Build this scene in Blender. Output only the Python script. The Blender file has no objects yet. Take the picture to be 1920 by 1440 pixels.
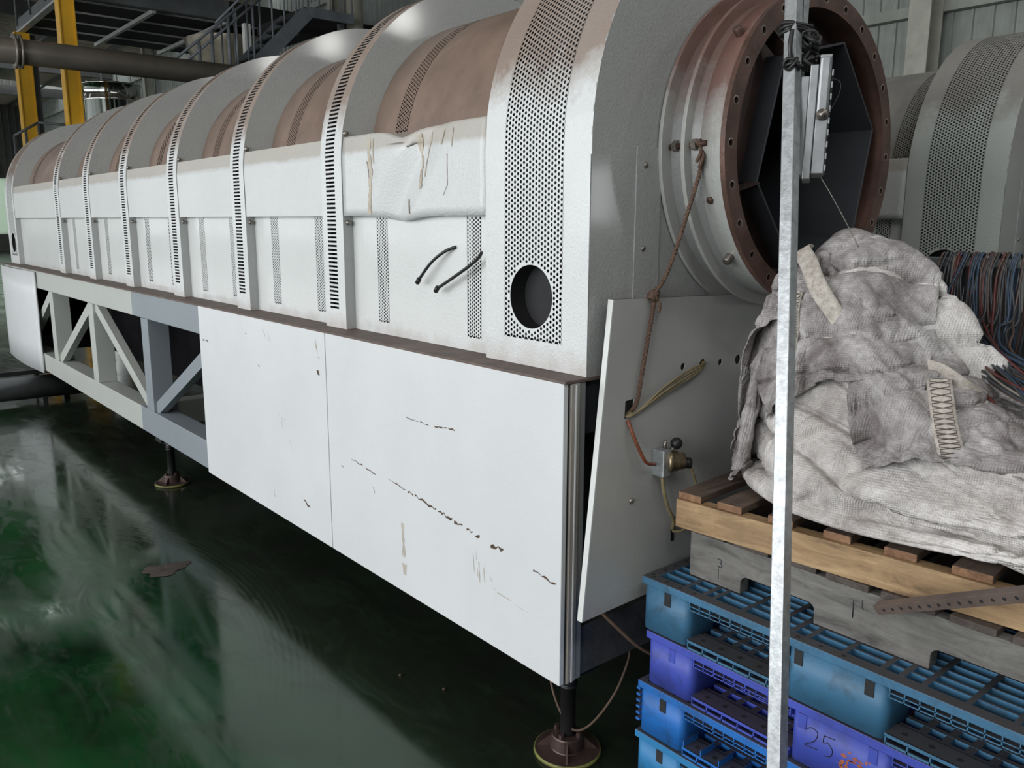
import bpy, bmesh, math, random
from mathutils import Vector, Matrix, noise
R = math.radians
PI = math.pi
rnd = random.Random(7)
scene = bpy.context.scene
COL = scene.collection

# ------------------------------------------------------------------ camera
yaw, pitch, roll = R(39.96), R(10.925), R(0.2)
fw = Vector((math.sin(yaw) * math.cos(pitch), math.cos(yaw) * math.cos(pitch), -math.sin(pitch)))
rt = Vector((math.cos(yaw), -math.sin(yaw), 0))
up = rt.cross(fw)
r2 = rt * math.cos(roll) + up * math.sin(roll)
u2 = -rt * math.sin(roll) + up * math.cos(roll)
cam_data = bpy.data.cameras.new('camera')
cam = bpy.data.objects.new('camera', cam_data)
COL.objects.link(cam)
cam.matrix_world = Matrix(((r2.x, u2.x, -fw.x, -1.56), (r2.y, u2.y, -fw.y, -1.64), (r2.z, u2.z, -fw.z, 1.65), (0, 0, 0, 1)))
cam_data.sensor_width = 36
cam_data.lens = 36 * 1573 / 1920
cam_data.clip_start = 0.05
scene.camera = cam

# ------------------------------------------------------------------ world, lights, exposure
scene.view_settings.view_transform = 'Standard'
scene.view_settings.look = 'None'
scene.view_settings.gamma = 1
scene.view_settings.use_curve_mapping = False
scene.view_settings.exposure = 0.14
world = bpy.data.worlds.new('overcast')
scene.world = world
world.use_nodes = True
bg = world.node_tree.nodes['Background']
bg.inputs[0].default_value = (0.94, 0.97, 1.0, 1)
bg.inputs[1].default_value = 2.0

def area(name, loc, target, sx, sy, power, color=(1, 1, 1)):
    l = bpy.data.lights.new(name, 'AREA')
    l.shape = 'RECTANGLE'; l.size = sx; l.size_y = sy; l.energy = power; l.color = color
    o = bpy.data.objects.new(name, l); COL.objects.link(o)
    o.location = loc
    o.rotation_euler = (Vector(target) - Vector(loc)).to_track_quat('-Z', 'Y').to_euler()
    return o
# daylight entering through the window band of the left wall
area('window_daylight', (-8.6, 2.5, 3.2), (0.5, 2.5, 1.2), 14, 3.6, 800, (0.97, 0.98, 1.0))
# hall lamps hanging under the roof behind the photographer
area('hall_lamp', (-3.2, -4.2, 5.6), (0.6, 0.8, 1.5), 0.7, 0.7, 30, (1.0, 0.99, 0.96))
area('hall_lamp', (4.5, -5.0, 4.12), (0.6, 1.0, 2.4), 0.35, 0.3, 14, (1.0, 0.99, 0.96))
# daylight falling through the rooflight behind the photographer
area('rooflight_daylight', (0.5, -5.2, 7.6), (1.0, 0.5, 1.5), 9, 1.0, 120, (0.97, 0.99, 1.0))
# area light added behind the photographer to put glints on the end plate
area('end_plate_glint_light', (8.8, -8.5, 2.1), (0.1, 0.0, 1.7), 0.45, 0.9, 16, (0.97, 1.0, 1.0))

# ------------------------------------------------------------------ materials
def new_mat(name):
    m = bpy.data.materials.new(name); m.use_nodes = True
    nt = m.node_tree
    b = nt.nodes['Principled BSDF']
    return m, nt, b
def N(nt, t, **kw):
    n = nt.nodes.new(t)
    for k, v in kw.items():
        if hasattr(n, k): setattr(n, k, v)
        else: n.inputs[k].default_value = v
    return n
def ramp(nt, fac, stops):
    r = nt.nodes.new('ShaderNodeValToRGB')
    el = r.color_ramp.elements
    while len(el) < len(stops): el.new(0.5)
    for e, (p, c) in zip(el, stops):
        e.position = p; e.color = (c[0], c[1], c[2], 1) if not isinstance(c, (int, float)) else (c, c, c, 1)
    nt.links.new(fac, r.inputs[0])
    return r.outputs[0]
def mixc(nt, fac, a, b, mode='MIX'):
    n = nt.nodes.new('ShaderNodeMix'); n.data_type = 'RGBA'; n.blend_type = mode
    for s, v in ((n.inputs[0], fac), (n.inputs[6], a), (n.inputs[7], b)):
        if hasattr(v, 'is_linked'): nt.links.new(v, s)
        elif isinstance(v, (int, float)): s.default_value = v
        else: s.default_value = (v[0], v[1], v[2], 1)
    return n.outputs[2]
def tex_noise(nt, scale, detail=6, rough=0.6, mapping=None, dist=0.0):
    n = N(nt, 'ShaderNodeTexNoise'); n.inputs['Scale'].default_value = scale
    n.inputs['Detail'].default_value = detail; n.inputs['Roughness'].default_value = rough
    n.inputs['Distortion'].default_value = dist
    if mapping is not None: nt.links.new(mapping, n.inputs['Vector'])
    return n.outputs['Fac']
def coords(nt, scale=(1, 1, 1), rot=(0, 0, 0), src='Object'):
    tc = nt.nodes.new('ShaderNodeTexCoord'); mp = nt.nodes.new('ShaderNodeMapping')
    mp.inputs['Scale'].default_value = scale; mp.inputs['Rotation'].default_value = rot
    nt.links.new(tc.outputs[src], mp.inputs[0])
    return mp.outputs[0]
def math_n(nt, op, a, b=None, clamp=False):
    n = nt.nodes.new('ShaderNodeMath'); n.operation = op; n.use_clamp = clamp
    for s, v in ((n.inputs[0], a), (n.inputs[1], b)):
        if v is None: continue
        if hasattr(v, 'is_linked'): nt.links.new(v, s)
        else: s.default_value = v
    return n.outputs[0]
def bump(nt, b, h, strength, dist=0.01):
    n = nt.nodes.new('ShaderNodeBump'); n.inputs['Strength'].default_value = strength
    n.inputs['Distance'].default_value = dist
    nt.links.new(h, n.inputs['Height']); nt.links.new(n.outputs[0], b.inputs['Normal'])

def simple(name, col, rough=0.5, metal=0.0, var=0.25, scale=6, bmp=0.0, bscale=60, dirt=None, dirt_amt=0.5, spec=0.5):
    """paint / plastic / metal with mottling, optional dirt colour in patches"""
    m, nt, b = new_mat(name)
    v = coords(nt)
    n1 = tex_noise(nt, scale, 8, 0.65, v)
    lo = [c * (1 - var) for c in col]; hi = [min(1, c * (1 + var * 0.6)) for c in col]
    c = ramp(nt, n1, [(0.3, lo), (0.7, hi)])
    if dirt:
        n2 = tex_noise(nt, scale * 0.7, 10, 0.75, v, 0.6)
        f = ramp(nt, n2, [(1 - dirt_amt, 0.0), (min(1, 1 - dirt_amt + 0.22), 1.0)])
        c = mixc(nt, f, c, dirt)
    nt.links.new(c, b.inputs['Base Color'])
    b.inputs['Roughness'].default_value = rough; b.inputs['Metallic'].default_value = metal
    b.inputs['Specular IOR Level'].default_value = spec
    if bmp:
        bump(nt, b, tex_noise(nt, bscale, 4, 0.6, v), bmp, 0.004)
    return m

def paint(name, col, rough=0.32, dust_z=None, dust=(0.27, 0.21, 0.17), stains=0.35, peel=0.25, stain_col=(0.25, 0.17, 0.11), low=None, coat=0.0, sharp=7.0, wob=0.35):
    """grey-white machine enamel: faint mottling, orange peel, rusty specks, settled dust above a height"""
    m, nt, b = new_mat(name)
    v = coords(nt)
    n1 = tex_noise(nt, 2.2, 6, 0.6, v)
    c = ramp(nt, n1, [(0.3, [x * 0.93 for x in col]), (0.7, col)])
    vs = coords(nt, (1, 1, 0.22))
    n2 = tex_noise(nt, 9, 10, 0.78, vs, 0.4)
    f = ramp(nt, n2, [(1 - stains, 0.0), (min(1, 1.12 - stains), 0.75)])
    c = mixc(nt, f, c, stain_col)
    n3 = tex_noise(nt, 55, 5, 0.7, v)
    f3 = ramp(nt, n3, [(0.72, 0.0), (0.76, 0.7)])
    c = mixc(nt, f3, c, [x * 0.5 for x in stain_col])
    if dust_z is not None or low is not None:
        g = nt.nodes.new('ShaderNodeNewGeometry')
        s = nt.nodes.new('ShaderNodeSeparateXYZ'); nt.links.new(g.outputs['Position'], s.inputs[0])
        n4 = tex_noise(nt, 7, 8, 0.7, v)
    if dust_z is not None:
        d = math_n(nt, 'SUBTRACT', s.outputs[2], dust_z)
        d = math_n(nt, 'ADD', d, math_n(nt, 'MULTIPLY', math_n(nt, 'SUBTRACT', n4, 0.5), wob))
        d = math_n(nt, 'MULTIPLY', d, sharp, True)
        d = math_n(nt, 'MULTIPLY', d, math_n(nt, 'ADD', math_n(nt, 'MULTIPLY', n1, 0.5), 0.70), True)
        c = mixc(nt, d, c, dust)
        rr = math_n(nt, 'ADD', math_n(nt, 'MULTIPLY', d, 0.3), rough)
        nt.links.new(rr, b.inputs['Roughness'])
    else:
        b.inputs['Roughness'].default_value = rough
    if low is not None:
        d = math_n(nt, 'SUBTRACT', low, s.outputs[2])
        d = math_n(nt, 'ADD', math_n(nt, 'MULTIPLY', d, 9), math_n(nt, 'MULTIPLY', math_n(nt, 'SUBTRACT', n4, 0.5), 2.2), True)
        d = math_n(nt, 'MULTIPLY', d, 0.55)
        c = mixc(nt, d, c, (0.30, 0.235, 0.18))
    nt.links.new(c, b.inputs['Base Color'])
    if coat:
        b.inputs['Coat Weight'].default_value = coat
        b.inputs['Coat Roughness'].default_value = 0.10
    if peel:
        bump(nt, b, tex_noise(nt, 110, 4, 0.65, v), peel, 0.006)
    return m

def streaked(name, col, streak, rough=0.5, scale=(1, 1, 0.1), amt=0.5, metal=0.0, bmp=0.15, n=14):
    m, nt, b = new_mat(name)
    v = coords(nt, scale)
    n1 = tex_noise(nt, n, 9, 0.7, v, 0.3)
    c = ramp(nt, n1, [(0.35, streak), (0.35 + amt * 0.5, col)])
    n2 = tex_noise(nt, 4, 8, 0.7, coords(nt))
    c = mixc(nt, math_n(nt, 'MULTIPLY', ramp(nt, n2, [(0.4, 0.0), (0.75, 1.0)]), 0.55), c, [x * 0.45 for x in col])
    nt.links.new(c, b.inputs['Base Color'])
    b.inputs['Roughness'].default_value = rough; b.inputs['Metallic'].default_value = metal
    bump(nt, b, n1, bmp, 0.004)
    return m

M = {}
M['white'] = paint('white_enamel', (0.66, 0.68, 0.69), 0.42, stains=0.27, peel=0.12, coat=0.1)
M['wall'] = paint('white_enamel_low_dust', (0.63, 0.65, 0.64), 0.30, stains=0.27, low=1.27, peel=0.3, coat=0.4)
M['rib'] = paint('dusty_rib_enamel', (0.66, 0.68, 0.68), 0.38, dust_z=1.98, dust=(0.25, 0.195, 0.16), stains=0.29, low=1.29, peel=0.5, coat=0.2)
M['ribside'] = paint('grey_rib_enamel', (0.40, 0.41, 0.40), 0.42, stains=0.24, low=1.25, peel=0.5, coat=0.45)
M['box'] = paint('dust_topped_enamel', (0.62, 0.64, 0.64), 0.36, dust_z=1.90, dust=(0.44, 0.42, 0.38), stains=0.30, peel=0.6, coat=0.25, sharp=60.0, wob=0.03)
M['endplate'] = paint('grey_end_enamel', (0.37, 0.38, 0.37), 0.42, stains=0.26, peel=0.5, low=1.25, coat=0.35)
M['grey'] = paint('dim_grey_enamel', (0.24, 0.25, 0.25), 0.4, stains=0.3, peel=0.3)
M['neckgrey'] = paint('neck_enamel', (0.25, 0.255, 0.25), 0.38, dust_z=1.93, dust=(0.13, 0.075, 0.06), stains=0.33, peel=0.4, coat=0.2)
M['shell'] = streaked('brown_dust_shell', (0.23, 0.165, 0.13), (0.17, 0.125, 0.10), 0.38, (0.3, 1, 1), 0.5, bmp=0.08, n=5)
M['frame'] = paint('grey_frame_enamel', (0.45, 0.47, 0.44), 0.4, stains=0.30, peel=0.1)
M['frame2'] = paint('bluish_grey_frame_enamel', (0.24, 0.275, 0.30), 0.4, stains=0.22, peel=0.05)
M['ledge'] = simple('rusty_ledge', (0.13, 0.095, 0.08), 0.65, 0, 0.4, 9, 0.3)
M['black'] = simple('black_steel', (0.015, 0.015, 0.016), 0.4, 0.2, 0.3, 8)
M['dark'] = simple('shade_black', (0.018, 0.018, 0.02), 0.8, 0, 0.3, 5)  # near-black standing in for shade in hollows, gaps and holes
M['liner'] = simple('dark_grey_liner', (0.045, 0.048, 0.055), 0.5, 0.3, 0.3, 3)
M['rust'] = simple('brown_rust', (0.135, 0.075, 0.058), 0.42, 0.35, 0.45, 9, 0.3, 80, (0.05, 0.038, 0.035), 0.5)
M['rustdark'] = simple('dark_rust', (0.075, 0.048, 0.042), 0.4, 0.4, 0.5, 8, 0.3, 60, (0.20, 0.07, 0.04), 0.35)
M['flangepaint'] = paint('flange_enamel', (0.42, 0.42, 0.40), 0.3, dust_z=1.95, dust=(0.17, 0.09, 0.07), stains=0.35, peel=0.25, coat=0.4)
M['drumrust'] = paint('half_rusted_enamel', (0.44, 0.45, 0.43), 0.3, dust_z=1.87, dust=(0.17, 0.075, 0.055), stains=0.36, peel=0.5, coat=0.5)
M['bolt'] = simple('worn_bolt_steel', (0.30, 0.27, 0.24), 0.35, 0.8, 0.5, 30, 0.2)
M['galvdull'] = simple('dull_grey_tube', (0.20, 0.21, 0.22), 0.35, 0.4, 0.25, 8)
M['grimy'] = simple('grimy_end_beam', (0.09, 0.09, 0.09), 0.4, 0.1, 0.5, 12, 0.5, 90, (0.30, 0.28, 0.26), 0.30)
M['boltrust'] = simple('rusted_bolt', (0.10, 0.055, 0.04), 0.5, 0.5, 0.5, 30, 0.3)
M['rimpaint'] = simple('yellow_green_rim', (0.16, 0.17, 0.04), 0.5, 0, 0.6, 12)
M['wirebrown'] = simple('brown_sheathed_wire', (0.13, 0.085, 0.06), 0.5, 0, 0.3, 20)
M['rag'] = simple('brown_rag', (0.055, 0.042, 0.036), 0.8, 0, 0.4, 20, 0.4)
M['stain'] = simple('yellow_brown_stain', (0.46, 0.41, 0.33), 0.45, 0, 0.25, 60)
M['streak'] = simple('rust_streak', (0.20, 0.13, 0.09), 0.6, 0, 0.4, 60)
M['scratch'] = simple('exposed_rust_scratch', (0.09, 0.055, 0.035), 0.8, 0, 0.5, 40)
M['scuff'] = simple('brown_scuff', (0.47, 0.43, 0.38), 0.8, 0, 0.3, 40)
M['galv'] = simple('galvanised_steel', (0.42, 0.44, 0.45), 0.40, 0.6, 0.35, 45, 0.15, 120)
M['void'] = simple('deep_shade_black', (0.008, 0.008, 0.009), 1.0, 0, 0.3, 5, spec=0.05)  # near-black standing in for the shade inside the base frame
M['aluminium'] = simple('aluminium', (0.27, 0.28, 0.285), 0.42, 0.6, 0.25, 20)
M['door'] = paint('leaning_panel_enamel', (0.40, 0.405, 0.39), 0.32, stains=0.30, peel=0.12, low=0.62, coat=0.3)
M['dooredge'] = paint('panel_edge_enamel', (0.62, 0.64, 0.62), 0.4, stains=0.3, peel=0.1)
M['rope'] = simple('brown_rope', (0.14, 0.085, 0.06), 0.9, 0, 0.5, 120, 0.8, 200)
M['brass'] = simple('dirty_brass', (0.30, 0.235, 0.15), 0.35, 0.8, 0.5, 40, 0.3)
M['hose'] = simple('yellowed_hose', (0.25, 0.20, 0.11), 0.3, 0, 0.4, 20)
M['redhose'] = simple('reddish_hose', (0.22, 0.07, 0.035), 0.35, 0, 0.4, 20)
M['rubber'] = simple('black_rubber_and_shade', (0.012, 0.012, 0.012), 0.45)  # also stands in for shade in the port and behind panel holes
M['wood'] = None
def wood_mat(name, a, bcol, rough, stretch):
    m, nt, b = new_mat(name)
    v = coords(nt, stretch)
    n1 = tex_noise(nt, 7, 10, 0.7, v, 0.8)
    c = ramp(nt, n1, [(0.28, [x * 0.35 for x in a]), (0.45, a), (0.7, bcol)])
    n2 = tex_noise(nt, 5, 6, 0.7, coords(nt))
    c = mixc(nt, math_n(nt, 'MULTIPLY', ramp(nt, n2, [(0.45, 0.0), (0.75, 1.0)]), 0.5), c, [x * 0.3 for x in a])
    nt.links.new(c, b.inputs['Base Color']); b.inputs['Roughness'].default_value = rough
    bump(nt, b, n1, 0.35, 0.004)
    return m
M['wood'] = wood_mat('yellow_pine', (0.30, 0.19, 0.095), (0.47, 0.32, 0.17), 0.6, (5, 0.6, 5))
M['woodtop'] = wood_mat('brown_deck_board', (0.10, 0.068, 0.052), (0.17, 0.12, 0.09), 0.7, (0.6, 5, 5))
M['greywood'] = wood_mat('weathered_grey_wood', (0.135, 0.13, 0.12), (0.22, 0.215, 0.20), 0.75, (5, 0.8, 4))
M['greytop'] = wood_mat('dark_weathered_board', (0.065, 0.05, 0.043), (0.10, 0.08, 0.07), 0.7, (0.6, 5, 5))
M['endwood'] = wood_mat('sawn_board_end', (0.20, 0.10, 0.05), (0.33, 0.19, 0.10), 0.7, (5, 5, 5))
def plastic(name, col):
    m, nt, b = new_mat(name)
    v = coords(nt)
    c = ramp(nt, tex_noise(nt, 5, 6, 0.6, v), [(0.3, [x * 0.8 for x in col]), (0.7, col)])
    g = nt.nodes.new('ShaderNodeNewGeometry'); s = nt.nodes.new('ShaderNodeSeparateXYZ')
    nt.links.new(g.outputs['True Normal'], s.inputs[0])
    # settled brown dust on upward faces
    d = math_n(nt, 'MULTIPLY', s.outputs[2], 0.9, True)
    n2 = tex_noise(nt, 12, 9, 0.75, v, 0.5)
    st = ramp(nt, n2, [(0.50, 0.0), (0.66, 0.75)])
    c = mixc(nt, st, c, [x * 0.35 + 0.015 for x in col])
    c = mixc(nt, d, c, (0.060, 0.050, 0.046))
    nt.links.new(c, b.inputs['Base Color']); b.inputs['Roughness'].default_value = 0.52
    bump(nt, b, n2, 0.15, 0.003)
    return m
M['pl1'] = plastic('steel_blue_plastic', (0.050, 0.165, 0.29))
M['pl2'] = plastic('violet_blue_plastic', (0.055, 0.085, 0.46))
M['pl3'] = plastic('bright_blue_plastic', (0.015, 0.155, 0.52))
M['pl4'] = plastic('sky_blue_plastic', (0.025, 0.20, 0.44))
M['ink'] = simple('black_marker', (0.01, 0.01, 0.02), 0.6)
M['orange'] = simple('orange_smear', (0.35, 0.10, 0.05), 0.7, 0, 0.5, 30)
M['yellow'] = simple('yellow_column_paint', (0.80, 0.44, 0.02), 0.4, 0, 0.12, 3)
M['beige'] = simple('beige_hopper_steel', (0.22, 0.20, 0.15), 0.35, 0.5, 0.35, 3)
M['steelgrey'] = simple('grey_structure_paint', (0.10, 0.11, 0.115), 0.5, 0.1, 0.3, 3)
M['railgrey'] = simple('blue_grey_rail_paint', (0.16, 0.18, 0.20), 0.5, 0.1, 0.3, 3)
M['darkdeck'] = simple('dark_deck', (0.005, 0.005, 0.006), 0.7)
M['joist'] = simple('pale_joist', (0.42, 0.43, 0.41), 0.4, 0.1)
M['pipe'] = simple('grey_pipe_paint', (0.23, 0.205, 0.175), 0.38, 0.3, 0.3, 1.2)
M['stainless'] = simple('stainless_steel', (0.55, 0.56, 0.54), 0.12, 1.0, 0.2, 2, 0.15, 5)
M['roof'] = streaked('roof_sheet', (0.46, 0.39, 0.30), (0.30, 0.255, 0.20), 0.5, (0.1, 1, 1), 0.5, n=3)
M['rooftruss'] = simple('roof_truss_paint', (0.06, 0.062, 0.06), 0.5)
M['sheet'] = streaked('pale_green_wall_sheet', (0.33, 0.36, 0.33), (0.22, 0.245, 0.225), 0.5, (1, 1, 0.08), 0.6, n=9)
M['girt'] = simple('girt_paint', (0.31, 0.33, 0.29), 0.5, 0, 0.25, 3)
M['column'] = simple('cream_column_paint', (0.40, 0.40, 0.34), 0.5, 0, 0.2, 6)
def pane_mat():
    m, nt, b = new_mat('dirty_green_glazing')
    b.inputs['Base Color'].default_value = (0.45, 0.58, 0.48, 1); b.inputs['Roughness'].default_value = 0.5
    t = nt.nodes.new('ShaderNodeBsdfTranslucent'); t.inputs[0].default_value = (0.55, 0.62, 0.54, 1)
    mx = nt.nodes.new('ShaderNodeMixShader'); mx.inputs[0].default_value = 0.75
    nt.links.new(b.outputs[0], mx.inputs[1]); nt.links.new(t.outputs[0], mx.inputs[2]); nt.links.new(mx.outputs[0], nt.nodes['Material Output'].inputs[0])
    return m
M['pane'] = pane_mat()
M['hallwall'] = simple('hall_wall_sheet', (0.10, 0.105, 0.095), 0.7, 0, 0.3, 2)
M['concrete'] = simple('concrete', (0.22, 0.22, 0.20), 0.8)

# floor: dark green epoxy, smudged
def floor_mat():
    m, nt, b = new_mat('green_epoxy_floor')
    v = coords(nt)
    n1 = tex_noise(nt, 1.1, 8, 0.65, v, 1.0)
    c = ramp(nt, n1, [(0.34, (0.003, 0.010, 0.004)), (0.5, (0.004, 0.040, 0.011)), (0.72, (0.006, 0.075, 0.017))])
    vs = coords(nt, (1.0, 0.25, 1), (0, 0, R(12)))
    n2 = tex_noise(nt, 3.5, 9, 0.7, vs, 1.5)
    dustf = ramp(nt, n2, [(0.5, 0.0), (0.72, 1.0)])
    c = mixc(nt, math_n(nt, 'MULTIPLY', dustf, 0.4), c, (0.022, 0.040, 0.028))
    # dark brown tint, growing towards the machine and under it
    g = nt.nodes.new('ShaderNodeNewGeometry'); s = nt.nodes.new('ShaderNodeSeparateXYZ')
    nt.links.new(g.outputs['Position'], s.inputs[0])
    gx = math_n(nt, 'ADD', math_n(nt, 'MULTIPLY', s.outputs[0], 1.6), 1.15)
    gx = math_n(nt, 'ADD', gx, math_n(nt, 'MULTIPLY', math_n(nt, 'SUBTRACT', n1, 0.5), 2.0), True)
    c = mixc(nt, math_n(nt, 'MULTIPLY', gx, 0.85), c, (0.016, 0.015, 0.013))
    nt.links.new(c, b.inputs['Base Color'])
    # concentric wiping marks
    mp = nt.nodes.new('ShaderNodeMapping'); tc = nt.nodes.new('ShaderNodeTexCoord')
    nt.links.new(tc.outputs['Object'], mp.inputs[0]); mp.inputs['Location'].default_value = (2.57, -2.10, 0)
    w = nt.nodes.new('ShaderNodeTexWave'); w.wave_type = 'RINGS'; w.rings_direction = 'Z'
    w.inputs['Scale'].default_value = 12; w.inputs['Distortion'].default_value = 1.2; w.inputs['Detail'].default_value = 3
    nt.links.new(mp.outputs[0], w.inputs[0])
    n5 = tex_noise(nt, 6.0, 12, 0.78, coords(nt, (1.0, 0.35, 1), (0, 0, R(-20))), 0.9)
    sm = ramp(nt, n5, [(0.48, 0.0), (0.60, 1.0)])
    dx = mp.outputs[0]
    ln = nt.nodes.new('ShaderNodeVectorMath'); ln.operation = 'LENGTH'; nt.links.new(dx, ln.inputs[0])
    band = math_n(nt, 'MULTIPLY', math_n(nt, 'SUBTRACT', 0.17, math_n(nt, 'ABSOLUTE', math_n(nt, 'SUBTRACT', ln.outputs['Value'], 2.44))), 5.0, True)
    r = math_n(nt, 'ADD', math_n(nt, 'MULTIPLY', math_n(nt, 'POWER', n2, 2.0), 0.30), math_n(nt, 'MULTIPLY', math_n(nt, 'MULTIPLY', w.outputs['Fac'], band), 0.10))
    r = math_n(nt, 'ADD', math_n(nt, 'ADD', r, 0.005), math_n(nt, 'MULTIPLY', sm, 0.10))
    c = mixc(nt, math_n(nt, 'MULTIPLY', sm, 0.45), c, (0.022, 0.038, 0.024))
    c = mixc(nt, math_n(nt, 'MULTIPLY', math_n(nt, 'MULTIPLY', w.outputs['Fac'], band), 0.22), c, (0.030, 0.045, 0.034))
    nt.links.new(c, b.inputs['Base Color'])
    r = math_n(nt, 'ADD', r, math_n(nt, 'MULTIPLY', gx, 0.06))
    nt.links.new(math_n(nt, 'ADD', r, 0.0, True), b.inputs['Roughness'])
    b.inputs['Specular IOR Level'].default_value = 0.62
    b.inputs['Specular Tint'].default_value = (0.78, 1.0, 0.84, 1)
    h = math_n(nt, 'ADD', tex_noise(nt, 1.6, 3, 0.5, v), math_n(nt, 'MULTIPLY', tex_noise(nt, 60, 4, 0.7, v), 0.01))
    bump(nt, b, h, 0.035, 0.010)
    return m
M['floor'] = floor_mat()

def bag_mat(name, light=(0.74, 0.715, 0.69), dark=(0.30, 0.265, 0.25), thr=0.42):
    m, nt, b = new_mat(name)
    v = coords(nt)
    n1 = tex_noise(nt, 3.2, 12, 0.75, v, 0.8)
    c = ramp(nt, n1, [(thr - 0.1, dark), (thr + 0.14, light)])
    n2 = tex_noise(nt, 26, 10, 0.8, v, 0.3)
    c = mixc(nt, math_n(nt, 'MULTIPLY', ramp(nt, n2, [(0.46, 0.0), (0.68, 1.0)]), 0.6), c, [x * 0.8 for x in dark])
    w1 = nt.nodes.new('ShaderNodeTexWave'); w1.bands_direction = 'Y'; w1.inputs['Scale'].default_value = 60; w1.inputs['Distortion'].default_value = 1.0
    w2 = nt.nodes.new('ShaderNodeTexWave'); w2.bands_direction = 'Z'; w2.inputs['Scale'].default_value = 60; w2.inputs['Distortion'].default_value = 1.0
    nt.links.new(v, w1.inputs[0]); nt.links.new(v, w2.inputs[0])
    h = math_n(nt, 'ADD', w1.outputs['Fac'], w2.outputs['Fac'])
    h = math_n(nt, 'ADD', math_n(nt, 'MULTIPLY', h, 0.15), math_n(nt, 'MULTIPLY', tex_noise(nt, 22, 8, 0.7, v), 0.9))
    # crumple creases
    cn = tex_noise(nt, 5.5, 5, 0.6, v, 1.8)
    cr = math_n(nt, 'POWER', math_n(nt, 'ABSOLUTE', math_n(nt, 'SUBTRACT', math_n(nt, 'MULTIPLY', cn, 2.0), 1.0)), 0.6)
    nt.links.new(c, b.inputs['Base Color']); b.inputs['Roughness'].default_value = 0.55
    h = math_n(nt, 'ADD', h, math_n(nt, 'MULTIPLY', cr, 0.9))
    bump(nt, b, h, 0.62, 0.009)
    return m
M['bag'] = bag_mat('woven_bag_cloth')
M['bagdirty'] = bag_mat('soiled_bag_cloth', (0.56, 0.535, 0.53), (0.17, 0.15, 0.145), 0.49)
M['wbrownthread'] = simple('dark_thread', (0.10, 0.08, 0.07), 0.8)
M['strap'] = streaked('woven_strap', (0.58, 0.54, 0.48), (0.32, 0.28, 0.24), 0.8, (1, 1, 1), 0.5, n=60)

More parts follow.
